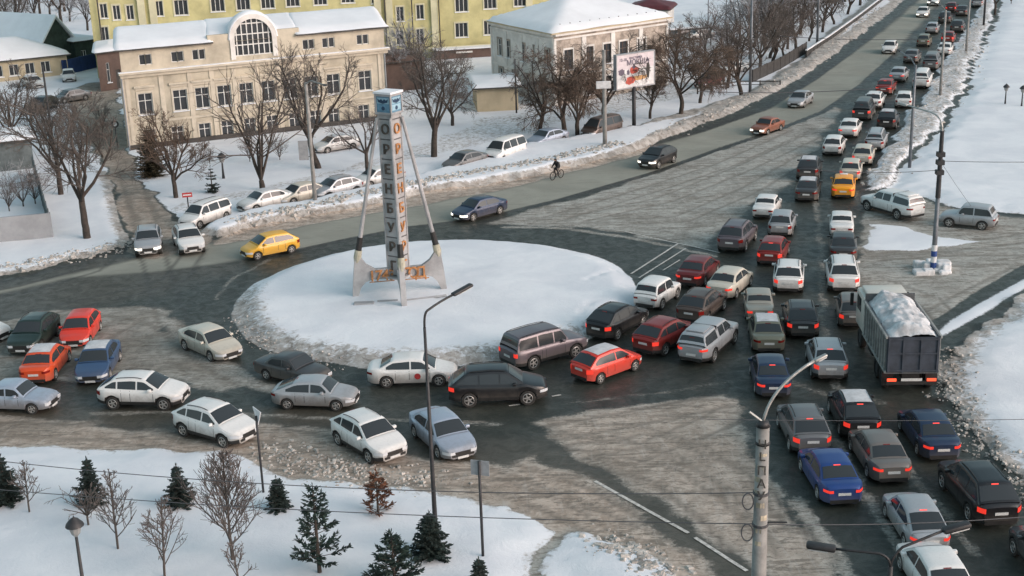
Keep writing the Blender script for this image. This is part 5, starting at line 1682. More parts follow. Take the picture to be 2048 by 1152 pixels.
def conifer(h, w, seed, needle='needle', gap=.0, droop=.18, dens=1.0, tuft=0, lift=.12):
    """spruce: whorls of branches that carry many small needle sprays"""
    rng = np.random.default_rng(seed)
    T = TubeSet(); T.add([np.array([0, 0, -.1]), np.array([0, 0, h * .5]), np.array([0, 0, h])], [.02 * h + .02, .014 * h + .01, .008], 6)
    V = []; F_ = []
    def leaf(p, d, L, wd):
        s = nrm(np.cross(d, np.array([0, 0, 1.0]) + rng.normal(0, .35, 3)))
        n = len(V)
        V.extend([p - s * wd * .3, p + d * L * .5 - s * wd, p + d * L, p + d * L * .5 + s * wd, ])
        F_.append((n, n + 1, n + 2, n + 3))
    nwh = int(h / .22 * dens)
    for k in range(nwh):
        t = k / nwh
        z = h * (lift + (1 - lift) * t)
        if gap and rng.random() < gap * .35: continue
        rad = w / 2 * 1.12 * (1 - t) ** .8 * rng.uniform(.82, 1.12) + .05
        nb = int(rng.integers(6, 9)) if not tuft else int(rng.integers(4, 6))
        for j in range(nb):
            if gap and rng.random() < gap: continue
            a = 2 * math.pi * (j + rng.uniform(-.3, .3)) / nb + k * .7
            L = rad * rng.uniform(.7, 1.15)
            out = np.array([math.cos(a), math.sin(a), 0.0])
            npt = 5; pts = []
            for i in range(npt + 1):
                s = i / npt
                pts.append(np.array([0, 0, z]) + out * L * s + np.array([0, 0, -droop * L * s + .22 * L * s * s * (1.5 if tuft else 1)]))
            T.add(pts, [.018 * (1 - .7 * i / npt) + .003 for i in range(npt + 1)], 3)
            m = max(5, int(L / (.038 if not tuft else .06)))
            for q in range(m):
                s = (q + .5) / m
                if tuft: s = .35 + .65 * s
                i = min(npt - 1, int(s * npt)); f = s * npt - i
                p = pts[i] * (1 - f) + pts[i + 1] * f
                ll = (.10 + .30 * L * (1 - s) * .55) if not tuft else .17
                for sd in (-1, 1, 0):
                    side = np.array([-out[1], out[0], 0]) * sd
                    d = nrm(out * rng.uniform(.5, 1.0) + side * rng.uniform(.5, 1.1) + np.array([0, 0, rng.uniform(-.35, .25 if not tuft else .8)]))
                    leaf(p + rng.normal(0, .015, 3), d, ll * rng.uniform(.8, 1.5), (.030 + ll * .12) if not tuft else .040)
    for q in range(10):
        leaf(np.array([0, 0, h - .02 * q]), nrm(np.array([rng.normal(0, .4), rng.normal(0, .4), 1])), .16, .02)
    me = bpy.data.meshes.new('crown'); me.from_pydata([tuple(v) for v in V], [], F_); me.materials.append(M[needle])
    return T.mesh('trunk', M['bark']), me

def plant(name, meshes, loc, label, cat='tree', group=None, rz=0.0, s=1.0, sink=.0):
    r = empty(name, (loc[0], loc[1], gz(loc[0], loc[1]) - sink), rz)
    r.scale = (s, s, s)
    tag(r, label, cat, group)
    link_mesh('trunk', meshes[0], r); link_mesh('crown', meshes[1], r)
    return r

def ptree(px, py, ptop, style, seed, label, name='bare_tree', twig='twig', bark='bark', dens=1.0, group=None, cat='tree'):
    p = at(px, py, .15)
    h = height_at((p.x, p.y), ptop) 
    return plant(name, bare_tree(h, style, seed, twig, bark, dens), p, label, cat, group, 0)

G_BG = 'bare trees around the yards'
# young trees in the near park
ptree(60, 1032, 945, 'young', 11, 'small leafless sapling right beside the leftmost spruce', 'young_tree', 'twig_gray', 'bark_gray', .7)
ptree(237, 1106, 960, 'young', 12, 'leafless young tree right of the tall spruce near the lantern', 'young_tree', 'twig_gray', 'bark_gray', .8)
ptree(330, 1160, 1000, 'young', 13, 'leafless young tree cut by the bottom edge, nearest the lantern', 'young_tree', 'twig_gray', 'bark_gray', .8)
ptree(466, 1126, 905, 'young', 14, 'largest leafless park tree, wide upright crown beside the small round spruce', 'young_tree', 'twig_gray', 'bark_gray', 1.25)
ptree(482, 1190, 1095, 'young', 15, 'twiggy sapling at the bottom edge under the largest leafless park tree', 'young_tree', 'twig_gray', 'bark_gray', .6)
ptree(178, 1058, 1005, 'bush', 16, 'small leafless bush at the foot of the tall park spruce', 'bush', 'twig_gray', 'bark_gray', .5, cat='bush')
# park conifers
def pcon(px, py, ptop, wpx_, seed, label, name='spruce_tree', **k):
    p = at(px, py, .15); h = height_at((p.x, p.y), ptop)
    sc = .0372 * (py + 290 + .033 * (px - 1024)) * 1.02
    return plant(name, conifer(h, wpx_ / sc, seed, **k), p, label, 'tree')
pcon(15, 1012, 925, 72, 21, 'dense dark spruce at the left edge of the park', dens=1.2, lift=.04)
pcon(186, 1016, 930, 62, 22, 'slim pointed spruce standing above the lantern head', dens=1.2, lift=.05)
pcon(362, 1018, 945, 60, 23, 'small thick dark spruce left of the largest leafless tree', dens=1.3, lift=.03)
pcon(558, 1024, 970, 52, 24, 'low dense spruce beside the tall triangular-sign pole', dens=1.3, lift=.02)
pcon(640, 1152, 985, 100, 25, 'tall ragged pine with open tufted branches at the bottom of the park', 'pine_tree', needle='needle_py', gap=.28, tuft=1, dens=1.3, lift=.10, droop=.05)
pcon(790, 1180, 1080, 100, 26, 'broad ragged pine cut by the bottom edge of the photo', 'pine_tree', needle='needle_py', gap=.15, tuft=1, dens=1.6, lift=.06, droop=.05)
pcon(757, 1032, 955, 54, 27, 'small rusty brown drying pine among green spruces', 'pine_tree', needle='needle_br', gap=.25, tuft=1, dens=1.3, lift=.04, droop=.05)
pcon(862, 1118, 1040, 84, 28, 'round bushy dark spruce at the foot of the curved street lamp', dens=1.6, lift=.02)
pcon(960, 1185, 1132, 44, 29, 'tip of a small dark spruce poking in at the bottom edge', dens=1.3, lift=.02)
# dark columnar conifer by the hall
pcon(305, 352, 255, 74, 30, 'brownish dark conical conifer at the left corner of the cream hall', 'conifer_tree', needle='thuja', dens=1.2, lift=.04)
pcon(425, 384, 335, 34, 31, 'thin snow-covered little fir in front of the cream hall', 'fir_tree', gap=.35, dens=.9, lift=.05, needle='needle')
# old trees on the left
ptree(175, 480, 215, 'old', 41, 'big dark spreading leafless tree on the verge at the street corner', twig='twig', dens=1.0)
ptree(122, 392, 200, 'old', 42, 'dark leafless tree behind the corner tree, by the board fence', dens=.9)
ptree(352, 394, 238, 'old', 43, 'short leafless tree with reddish bushy crown left of the hall', twig='twig_red', dens=1.1)
ptree(20, 300, 150, 'old', 44, 'crooked leafless tree at the far left edge by the sheds', dens=.9)
ptree(302, 250, 135, 'old', 45, 'leafless tree with fan of thin branches against the left end of the hall', dens=.8, twig='twig_gray')
# hall front
ptree(525, 378, 180, 'multi', 46, 'clump of thin leaning stems in front of the hall centre', 'bare_tree', twig='twig', dens=1.0)
ptree(637, 335, 105, 'old', 47, 'tall wide leafless tree in front of the hall behind the concrete lamp pole', twig='twig', dens=1.0)
ptree(735, 345, 215, 'old', 48, 'slim leafless tree immediately left of the stele', twig='twig_gray', dens=.8)
ptree(868, 312, 85, 'old', 49, 'tall black forked tree right of the stele in front of the yellow block', twig='twig', dens=1.05)
ptree(905, 250, 140, 'willow', 50, 'drooping brown tree right behind the black forked tree', twig='twig_gray', dens=.9)
# in front of the brick house
ptree(1130, 272, 95, 'willow', 51, 'leaning bushy willow before the corner of the brick house', 'willow_tree', twig='twig_red', dens=1.25)
ptree(1155, 272, 120, 'willow', 52, 'brown bushy willow left of the tall concrete lamp post', 'willow_tree', twig='twig_red', dens=1.25)
ptree(1080, 262, 120, 'willow', 53, 'thin drooping tree in front of the left wall of the brick house', 'willow_tree', twig='twig_gray', dens=.9)
ptree(1205, 250, 75, 'willow', 54, 'bushy tree behind the concrete lamp post and the billboard', 'willow_tree', twig='twig', dens=1.1)
ptree(1300, 236, 150, 'old', 55, 'small dark-trunked tree just right of the billboard post', 'willow_tree', twig='twig', dens=1.0)
ptree(1362, 235, 78, 'willow', 56, 'broad reddish bushy tree right of the billboard', 'willow_tree', twig='twig_red', dens=1.4)
ptree(1400, 205, 95, 'willow', 57, 'brown bushy tree overlapping the broad reddish one', 'willow_tree', twig='twig_red', dens=1.2)
ptree(1483, 190, 45, 'old', 58, 'dark upright leafless tree at the bank edge beside the lamp post', dens=1.0)
ptree(1455, 175, 55, 'old', 59, 'grey leafless tree behind the dark upright one at the bank', twig='twig_gray', dens=1.0)

# thickets: copies of a few sources, each one still a tree of its own
SRC = [bare_tree(7.5, 'old', 71, 'twig_gray', 'bark_gray', .8), bare_tree(8.5, 'old', 72, 'twig', 'bark', .8), bare_tree(6.5, 'willow', 73, 'twig', 'bark', .9), bare_tree(4.0, 'bush', 74, 'twig_gray', 'bark_gray', .8),
       bare_tree(8.0, 'old', 75, 'twig_frost', 'bark', .9), bare_tree(5.0, 'bush', 76, 'twig_frost', 'bark_gray', .9), bare_tree(7.0, 'willow', 77, 'twig_red', 'bark', .9), bare_tree(10, 'poplar', 78, 'twig_gray', 'bark_gray', .7)]
rngT = random.Random(9)
def thicket(spots, kinds, label, group, smin=.8, smax=1.2, name='bare_tree', cat='tree'):
    order = sorted(range(len(spots)), key=lambda q: spots[q][0])
    ORD = 'first second third fourth fifth sixth seventh eighth ninth tenth eleventh twelfth thirteenth fourteenth fifteenth sixteenth seventeenth eighteenth nineteenth twentieth twenty-first twenty-second twenty-third twenty-fourth twenty-fifth twenty-sixth twenty-seventh twenty-eighth'.split()
    for i, (px, py) in enumerate(spots):
        p = at(px, py)
        plant(name, SRC[kinds[i % len(kinds)]], (p.x, p.y), label + ', ' + ORD[order.index(i) % 28] + ' from the left', cat, group, rngT.uniform(0, 6.28), rngT.uniform(smin, smax))
thicket([(x + rngT.uniform(-10, 10), y) for x, y in ((10, 62), (45, 58), (80, 52), (115, 48), (150, 44), (185, 40), (25, 20), (65, 10), (105, 12), (145, 5), (180, 0), (15, -25), (60, -35), (110, -40), (160, -45), (0, 95), (-30, 60), (-20, 10), (40, 36), (92, 34), (128, 24), (168, 20), (5, 40), (75, 30), (45, -8), (135, -20), (172, 62), (25, 75))],
        [4, 5, 4, 1], 'frosted leafless tree behind the green house', 'frosted trees in the top left corner')
thicket([(1520, 148), (1545, 130), (1568, 118), (1592, 100), (1618, 84), (1645, 66), (1668, 50), (1695, 30), (1720, 12), (1745, -8), (1770, -30)],
        [1, 2, 6, 1, 2], 'dark leafless tree behind the upper road railing', 'dark trees behind the road railing', .7, 1.1)
thicket([(1500, 120), (1530, 100), (1555, 80), (1580, 62), (1605, 45), (1635, 25), (1660, 8), (1560, 40), (1590, 15), (1620, -10), (1680, -25), (1530, 55), (1500, 75), (1480, 95), (1720, -45), (1650, -40), (1540, 118), (1510, 95), (1575, 100), (1600, 70), (1625, 58), (1650, 35), (1540, 78), (1570, 45), (1590, -5), (1690, 5), (1510, 40)],
        [0, 4, 1, 6, 2, 0], 'grey leafless tree deeper in the wood', 'grey trees of the wood at the top')
thicket([(1430, 140), (1410, 120), (1390, 132), (1360, 140), (1455, 110), (1440, 90)], [3, 0, 3, 2, 3], 'low scrub tree between carport and wood', 'scrub trees by the carport', .6, .9)
thicket([(795, 150), (820, 140), (845, 150), (862, 165), (800, 180)], [5, 4, 3], 'pale frosted small tree below the yellow block', 'frosted small trees by the yellow block', .7, .95)
thicket([(20, 430), (48, 420), (72, 415)], [3, 5, 3], 'low leafless shrub behind the grey concrete fence', 'shrubs behind the concrete fence', .5, .7, 'bush', 'bush')
thicket([(500, 325), (560, 322), (420, 330)], [3, 3, 3], 'low bare bush along the hall front', 'bushes along the hall', .35, .5, 'bush', 'bush')
thicket([(1990, 30), (2022, 10), (2045, -5), (2075, -20), (2010, -20)], [1, 3, 1], 'dark leafless tree at the top right corner', 'trees in the top right corner', .6, .9)
thicket([(120, 245), (150, 262), (100, 285), (70, 270), (205, 260), (160, 310), (205, 315)], [2, 3, 6], 'brown leafless shrub along the left side street', 'shrubs by the side street', .4, .65, 'bush', 'bush')
# ------------------------------------------------------------------ poles, lamps, signs
M['pole_dark'] = mottled('pole_dark_steel', (.030, .030, .032), .3, 3, .55)
M['pole_conc'] = mottled('pole_concrete', (.27, .265, .25), .25, 1.6, .9, 0, .3)
M['pole_steel'] = mottled('pole_grey_steel', (.15, .165, .18), .25, 2, .5, .3)
M['arm_light'] = mottled('arm_galvanised', (.42, .42, .40), .2, 4, .45, .4)
M['lamp_glass'] = NT('lamp_glass').out((.55, .56, .55), .3)
M['lantern_glass'] = NT('lantern_glass').out((.25, .25, .24), .3)
M['sign_white'] = mottled('sign_white', (.66, .66, .66), .12, 3, .5)
M['sign_back'] = mottled('sign_grey_back', (.30, .31, .32), .15, 3, .5)
M['sign_red'] = mottled('sign_red', (.40, .04, .04), .2, 3, .5)
M['sign_blue'] = mottled('sign_blue', (.02, .06, .22), .2, 3, .5)
M['wire'] = mottled('wire_black', (.09, .09, .095), .1, 3, .6)
M['ad_paper'] = mottled('torn_paper_ads', (.48, .42, .32), .35, 3, .9)

def pole_h(base, ptop): return height_at(base, ptop)
def bez(a, b, c, n=8): return [a * (1 - t) ** 2 + b * 2 * t * (1 - t) + c * t * t for t in [i / n for i in range(n + 1)]]

def vdir(p0, z, px, py):
    """horizontal offset from p0 (at height z) to the point of the same vertical plane seen at px,py"""
    q = at(px, py, z)
    return Vector((q.x - p0.x, q.y - p0.y, 0))

def lamp_head(mb_root, tip, d, size, mat='pole_dark', droop=-.12):
    m_ = MB(); L, W_, H_ = size
    m_.rbox((0, -W_ / 2, -H_ / 2), (L, W_ / 2, H_ / 2), H_ * .42)
    a = math.atan2(d.y, d.x)
    Mx = Matrix.Translation(tip) @ Matrix.Rotation(a, 4, 'Z') @ Matrix.Rotation(droop, 4, 'Y')
    m_.xf(Mx); h = m_.build('lamp_head', M[mat], mb_root, True, 40)
    g = MB(); g.rbox((L * .25, -W_ * .36, -H_ / 2 - .03), (L * .92, W_ * .36, -H_ / 2 + .01), .012); g.xf(Mx); g.build('lamp_glass', M['lamp_glass'], h)

# near curved street lamp in front of the island
b = at(872, 1075, .3)
r = empty('street_lamp', (b.x, b.y, .2)); tag(r, 'tall black street lamp with one curved arm in front of the roundabout island', 'street lamp')
hz = pole_h(b, 655) - .2
top = Vector((0, 0, hz)); tipz = hz + .95
off = vdir(b, tipz + .2, 905, 590)
m_ = MB(); m_.tube([Vector((0, 0, -.2)), Vector((0, 0, 2.5)), top], [.11, .085, .055], 10); m_.build('pole', M['pole_dark'], r, True)
end = Vector((off.x, off.y, tipz))
mid_ = Vector((off.x * .12, off.y * .12, hz + .62))
pts = bez(top, Vector((0, 0, hz + .55)), mid_, 5) + bez(mid_, mid_ + (end - mid_) * .5 + Vector((0, 0, .06)), end, 4)[1:]
m_ = MB(); m_.tube(pts, .045, 8); m_.build('arm', M['pole_dark'], r, True)
lamp_head(r, end, off, (.95, .26, .12), 'pole_dark', -.22)

# big concrete pole near the camera with torn paper adverts
def solve_base(px, py, D):
    """ground point at forward distance D whose vertical line passes pixel px,py"""
    d = ray(px, py); t = D / d[1]
    return Vector((d[0] * t, D, 0)), CAMH + d[2] * t
B2, zt = solve_base(1526, 852, 28.6)
r = empty('concrete_lamp_pole', B2); tag(r, 'thick concrete pole with torn paper adverts and a pale curved lamp arm, nearest pole', 'street lamp')
m_ = MB(); m_.tube([(0, 0, 0), (0, 0, zt)], [.245, .15], 14); m_.build('pole', M['pole_conc'], r, True)
m_ = MB(); m_.tube([(0, 0, zt), (0, 0, zt + .14)], [.175, .11], 12); m_.tube([(0, 0, zt - .45), (0, 0, zt - .38)], .178, 14); m_.build('pole_cap', M['pole_dark'], r, True)
def zat(px, py, base=B2): return height_at((base.x, base.y), py)
offa = vdir(B2, zt + 1.4, 1628, 722)
top = Vector((0, 0, zt + .1)); end = Vector((offa.x, offa.y, zt + 1.4))
m_ = MB(); m_.tube(bez(top, Vector((offa.x * .12, offa.y * .12, zt + .95)), end, 10), .038, 8); m_.build('arm', M['arm_light'], r, True)
lamp_head(r, end, offa, (.35, .12, .07), 'arm_light', -.3)
offb = vdir(B2, zt + .35, 1499, 824)
m_ = MB(); m_.tube([top, Vector((offb.x, offb.y, zt + .35))], .032, 6); m_.build('stub_arm', M['arm_light'], r)
camd = Vector((-B2.x, -B2.y, 0)).normalized(); side_ = Vector((-camd.y, camd.x, 0))
rngp = random.Random(3)
ads = MB(); scr = MB()
for i in range(16):
    z = zt - .55 - i * .165; a = rngp.uniform(-1.0, .9)
    rr = .15 + (.245 - .15) * (zt - z) / zt + .006
    w = rngp.uniform(.05, .13); hgt = rngp.uniform(.07, .14)
    vs = []
    for zz in (z, z + hgt):
        for q in (-1, 0, 1):
            an = a + q * w / rr
            v = camd * math.cos(an) + side_ * math.sin(an); vs.append((v.x * rr, v.y * rr, zz))
    (ads if i % 2 else scr).add(vs, [(0, 1, 4, 3), (1, 2, 5, 4)])
ads.build('paper_advert', M['ad_paper'], r); 
M['faded'] = mottled('faded_black_paint', (.07, .068, .062), .5, 9, .9)
# dark painted lettering down the shaft, as in the photograph only strokes can be read
for i, (chh, prow) in enumerate((("Ч", 884), ("L", 908), ("П", 936), ("А", 962), ("У", 986))):
    me = text_mesh(chh, .31, .004); me.materials.append(M['faded'])
    o = link_mesh('letter', me, r)
    z = zat(1520, prow); rr = .15 + .095 * (zt - z) / zt
    Mx = Matrix(((side_.x, 0, camd.x, 0), (side_.y, 0, camd.y, 0), (0, 1, 0, 0), (0, 0, 0, 1)))
    if side_.x < 0: Mx = Matrix(((-side_.x, 0, camd.x, 0), (-side_.y, 0, camd.y, 0), (0, 1, 0, 0), (0, 0, 0, 1)))
    o.matrix_local = Matrix.Translation(camd * (rr + .02) + Vector((0, 0, z))) @ Mx
cb_ = MB()
for (px, py, rad_) in ((1505, 1000, .16), (1503, 1062, .17)):
    z = height_at((B2.x, B2.y), py)
    o_ = -side_ * .30 if side_.x > 0 else side_ * .30
    c = Vector((0, 0, z)) + o_ + camd * .12
    n = 18
    vs = [c + (side_ * math.cos(6.283 * i / n) * rad_ * .8 + Vector((0, 0, 1)) * math.sin(6.283 * i / n) * rad_ * 1.3) for i in range(n + 1)]
    cb_.tube(vs, .018, 5, caps=False)
for zz in (zat(1515, 985), zat(1515, 1048)):
    cb_.tube([Vector((0, 0, zz - .03)), Vector((0, 0, zz + .03))], .20, 12)
cb_.build('cable_coil', M['wire'], r)
m_ = MB(); z = zat(1530, 1045); m_.tube([side_ * (-.1) + Vector((0, 0, z)), side_ * (.62 if side_.x > 0 else -.62) + Vector((0, 0, z + .05))], .022, 5); m_.build('bracket', M['pole_dark'], r)

# double lamp whose head shows at the bottom edge
B3, z3 = solve_base(1782, 1112, 25.0)
r = empty('double_street_lamp', B3); tag(r, 'black twin-headed street lamp rising from the bottom edge over the queueing cars', 'street lamp')
m_ = MB(); m_.tube([(0, 0, 0), (0, 0, z3 - .25)], [.10, .055], 10); m_.build('pole', M['pole_dark'], r, True)
def arm2(px, py, rise, size, name='arm'):
    o1 = vdir(B3, z3 + rise, px, py)
    a = Vector((0, 0, z3 - .27)); e = Vector((o1.x, o1.y, z3 + rise))
    m_ = MB(); k = Vector((o1.x * .22, o1.y * .22, z3 + rise * .35 + .02))
    m_.tube(bez(a, Vector((0, 0, z3 - .02)), k, 5) + bez(k, (k + e) / 2, e, 3)[1:], .030, 8); m_.build('arm', M['pole_dark'], r, True)
    lamp_head(r, e, o1, size, 'pole_dark', -.05 - rise * .25)
arm2(1672, 1098, .03, (.62, .24, .12)); arm2(1885, 1062, .45, (.62, .22, .12))

# steel mast on the right with curved arm
b = at(1866, 538, .15)
r = empty('tall_lamp_mast', (b.x, b.y, .1)); tag(r, 'grey steel mast with striped foot in a snow pile, curved arm reaching left', 'street lamp')
hz = height_at((b.x, b.y), 262) - .1; zm = height_at((b.x, b.y), 395) - .1
m_ = MB(); m_.tube([(0, 0, 0), (0, 0, zm)], [.17, .13], 12); m_.build('lower_mast', M['pole_steel'], r, True)
m_ = MB(); m_.tube([(0, 0, zm), (0, 0, hz)], [.16, .12], 12)
for f in (.35, .5, .62): m_.box((-.22, -.22, zm + (hz - zm) * f), (.22, .22, zm + (hz - zm) * f + .28))
m_.build('upper_mast', M['pole_dark'], r)
m_ = MB()
for k in range(2): m_.tube([(0, 0, .15 + k * .75), (0, 0, .5 + k * .75)], .182, 12)
m_.build('blue_band', M['sign_blue'], r); m_ = MB()
for k in range(2): m_.tube([(0, 0, .5 + k * .75), (0, 0, .88 + k * .75)], .182, 12)
m_.build('white_band', M['sign_white'], r)
o1 = vdir(b, hz + .9, 1815, 222)
m_ = MB(); m_.tube(bez(Vector((0, 0, hz)), Vector((0, 0, hz + .9)), Vector((o1.x * .35, o1.y * .35, hz + 1.0)), 6) + [Vector((o1.x, o1.y, hz + 1.15))], .05, 6); m_.build('arm', M['arm_light'], r)
lamp_head(r, Vector((o1.x, o1.y, hz + 1.15)), o1, (.8, .25, .12), 'arm_light', -.1)
m_ = MB()
rg_ = random.Random(8)
for i in range(14):
    a = rg_.uniform(0, 6.28); d = rg_.uniform(.3, 1.3); s = rg_.uniform(.2, .5)
    m_.rbox((math.cos(a) * d - s, math.sin(a) * d - s, -.1), (math.cos(a) * d + s, math.sin(a) * d + s * .8, rg_.uniform(.2, .55)), .1)
o = m_.build('snow_pile', M['lump_clean']); o.location = (b.x, b.y, 0); tag(o, 'lumpy snow pile around the foot of the striped grey mast', 'snow pile')

def simple_pole(px, py, ptop, rad, mat, name, label, cat='pole', arm=None, extra=None):
    b = at(px, py, .15); h = height_at((b.x, b.y), ptop) - .1
    r = empty(name, (b.x, b.y, .1)); tag(r, label, cat)
    m_ = MB(); m_.tube([(0, 0, -.1), (0, 0, h)], [rad, rad * .7], 10); m_.build('pole', M[mat], r, True)
    if arm:
        o1 = vdir(b, h + .3, *arm); m_ = MB(); m_.tube([Vector((0, 0, h - .1)), Vector((o1.x * .3, o1.y * .3, h + .35)), Vector((o1.x, o1.y, h + .5))], .05, 6); m_.build('arm', M[mat], r)
        lamp_head(r, Vector((o1.x, o1.y, h + .5)), o1, (.7, .25, .12), 'pole_dark', -.1)
    return r, b, h
r, b, h = simple_pole(631, 412, 165, .17, 'pole_conc', 'concrete_lamp_pole', 'pale concrete lamp pole on the snow bank before the hall, carrying a grey board', 'street lamp', arm=(648, 178))
zb_ = height_at((b.x, b.y), 300) - .1
m_ = MB(); m_.box((-.95, -.1, zb_ - .75), (-.22, -.03, zb_ + .75)); m_.build('sign_board', M['sign_back'], r)
m_ = MB(); m_.tube([(-.95, -.06, zb_ + .5), (0, -.06, zb_ + .5)], .03, 5); m_.tube([(-.95, -.06, zb_ - .5), (0, -.06, zb_ - .5)], .03, 5); m_.build('bracket', M['pole_dark'], r)
r, b, h = simple_pole(1210, 300, 100, .21, 'pole_conc', 'concrete_lamp_pole', 'stout concrete pole with a small white box, before the brick house', 'street lamp')
zb_ = height_at((b.x, b.y), 168) - .1
m_ = MB(); m_.rbox((-.75, -.42, zb_ - .35), (.55, -.25, zb_ + .3), .04); m_.build('sign_box', M['sign_white'], r)
simple_pole(1819, 336, 130, .14, 'pole_steel', 'concrete_lamp_pole', 'grey pole standing left of the striped mast at the edge of the snowfield', 'street lamp', arm=(1800, 110))
simple_pole(1880, 196, 20, .15, 'pole_conc', 'concrete_lamp_pole', 'pole at the right edge of the jam beside the white van', 'street lamp', arm=(1862, 8))
simple_pole(1932, 106, -40, .16, 'pole_conc', 'concrete_lamp_pole', 'distant pole on the right verge, second from the top', 'street lamp')
simple_pole(1967, 53, -60, .16, 'pole_dark', 'concrete_lamp_pole', 'dark distant pole on the right verge nearest the top edge', 'street lamp')
simple_pole(1500, 186, -20, .17, 'pole_steel', 'concrete_lamp_pole', 'tall grey lamp pole beside the dark upright tree on the bank', 'street lamp')
simple_pole(1634, 92, -80, .17, 'pole_steel', 'concrete_lamp_pole', 'tall pole in the wood edge where the road railing begins', 'street lamp')
simple_pole(1033, 225, 118, .10, 'pole_dark', 'utility_pole', 'thin dark pole by the beige garage wall', 'pole')
simple_pole(108, 300, 130, .12, 'pole_dark', 'utility_pole', 'thin pole among the shrubs at the left side street', 'pole')
simple_pole(1416, 60, -5, .09, 'pole_steel', 'utility_pole', 'thin pole standing in the distant snowfield behind the carport', 'pole')
simple_pole(1452, 40, -30, .09, 'pole_steel', 'utility_pole', 'thin far pole in the snowfield right of the carport', 'pole')

# sign poles in the near park
b = at(527, 986, .3)
r = empty('sign_post', (b.x, b.y, .25)); tag(r, 'slim post with a pale triangular give-way sign seen from behind', 'road sign')
h = height_at((b.x, b.y), 832) - .25
m_ = MB(); m_.tube([(0, 0, -.1), (0, 0, h)], .05, 8); m_.build('post', M['pole_dark'], r, True)
m_ = MB(); s_ = .40
d_ = Vector((.55, -.83, 0)).normalized()
P = [d_ * -s_ + Vector((0, 0, h + .28)), d_ * s_ + Vector((0, 0, h + .28)), Vector((0, 0, h - .42))]
nn = Vector((-d_.y, d_.x, 0)) * .02 + Vector((0, 0, 0)); 
m_.add([p + nn * 4 for p in P] + [p + nn * 2 for p in P], [(0, 1, 2), (5, 4, 3), (0, 3, 4, 1), (1, 4, 5, 2), (2, 5, 3, 0)]); m_.build('sign_plate', M['sign_white'], r)
b = at(966, 1112, .3)
r = empty('sign_post', (b.x, b.y, .25)); tag(r, 'plain black post with a narrow sign turned edge-on, right of the curved lamp', 'road sign')
h = height_at((b.x, b.y), 922) - .25
m_ = MB(); m_.tube([(0, 0, -.1), (0, 0, h)], .055, 8); m_.build('post', M['pole_dark'], r, True)
m_ = MB(); m_.box((.07, -.36, h - .62), (.10, .36, h - .02), 0, R(72)); m_.build('sign_plate', M['sign_back'], r)
# small signs at the side street
def sign(px, py, ptop, kind, label):
    b = at(px, py, .1); h = height_at((b.x, b.y), ptop) - .1
    r = empty('road_sign', (b.x, b.y, .1)); tag(r, label, 'road sign')
    m_ = MB(); m_.tube([(0, 0, -.1), (0, 0, h)], .05, 6); m_.build('post', M['pole_dark'], r)
    d = Vector((-b.x, -b.y, 0)).normalized(); a = math.atan2(d.y, d.x) - math.pi / 2 + math.pi
    m_ = MB()
    if kind == 'round':
        m_.lathe([(0, -.06), (.36, -.06), (.36, -.03)], (0, 0, h - .3), 'Y', 20); m_.xf(Matrix.Rotation(a, 4, 'Z')); m_.build('sign_plate', M['pole_dark'], r)
        m_ = MB(); m_.lathe([(0, -.07), (.2, -.07), (.2, -.062)], (0, 0, h - .3), 'Y', 16); m_.xf(Matrix.Rotation(a, 4, 'Z')); m_.build('sign_face', M['sign_white'], r)
    else:
        m_.box((-.38, -.09, h - .36), (.38, -.05, h)); m_.xf(Matrix.Rotation(a, 4, 'Z')); m_.build('sign_plate', M['sign_red'], r)
        m_ = MB(); m_.box((-.3, -.1, h - .22), (.3, -.091, h - .13)); m_.xf(Matrix.Rotation(a, 4, 'Z')); m_.build('sign_face', M['sign_white'], r)
sign(235, 292, 242, 'round', 'round sign on a thin post beside the snowy path at the hall corner')
sign(377, 415, 385, 'plate', 'small red rectangular sign with white bar behind the white estate car')
# lanterns
def lantern(px, py, ptop, label, cap='pole_dark', s=1.0, group=None):
    b = at(px, py, .2); h = height_at((b.x, b.y), ptop) - .2
    r = empty('park_lantern', (b.x, b.y, .15)); tag(r, label, 'lantern', group)
    m_ = MB(); m_.tube([(0, 0, -.1), (0, 0, .6), (0, 0, h - .62 * s)], [.09 * s, .06 * s, .045 * s], 8); m_.build('post', M['pole_dark'], r, True)
    m_ = MB(); m_.lathe([(.05 * s, 0), (.13 * s, .10 * s), (.20 * s, .34 * s), (.19 * s, .36 * s)], (0, 0, h - .64 * s), 'Z', 8); l_ = m_.build('lantern_glass', M['lantern_glass'], r)
    m_ = MB(); m_.lathe([(.0, .02 * s), (.27 * s, .0), (.24 * s, .07 * s), (.13 * s, .20 * s), (.03 * s, .26 * s), (0, .34 * s)], (0, 0, h - .30 * s), 'Z', 12); m_.build('lantern_cap', M[cap], r, True, 40)
lantern(171, 1200, 1030, 'black old-style lantern on a thin post at the lower left corner', s=1.25)
lantern(447, 354, 303, 'small dark lantern on the snow in front of the hall', s=1.5)
lantern(2010, 210, 166, 'left one of two dark lanterns on the upper right snowfield', s=1.25)
lantern(2043, 214, 169, 'right one of two dark lanterns on the upper right snowfield', s=1.25)
lantern(1333, 45, 10, 'tiny far lantern on the snowfield behind the maroon hut', s=1.8)

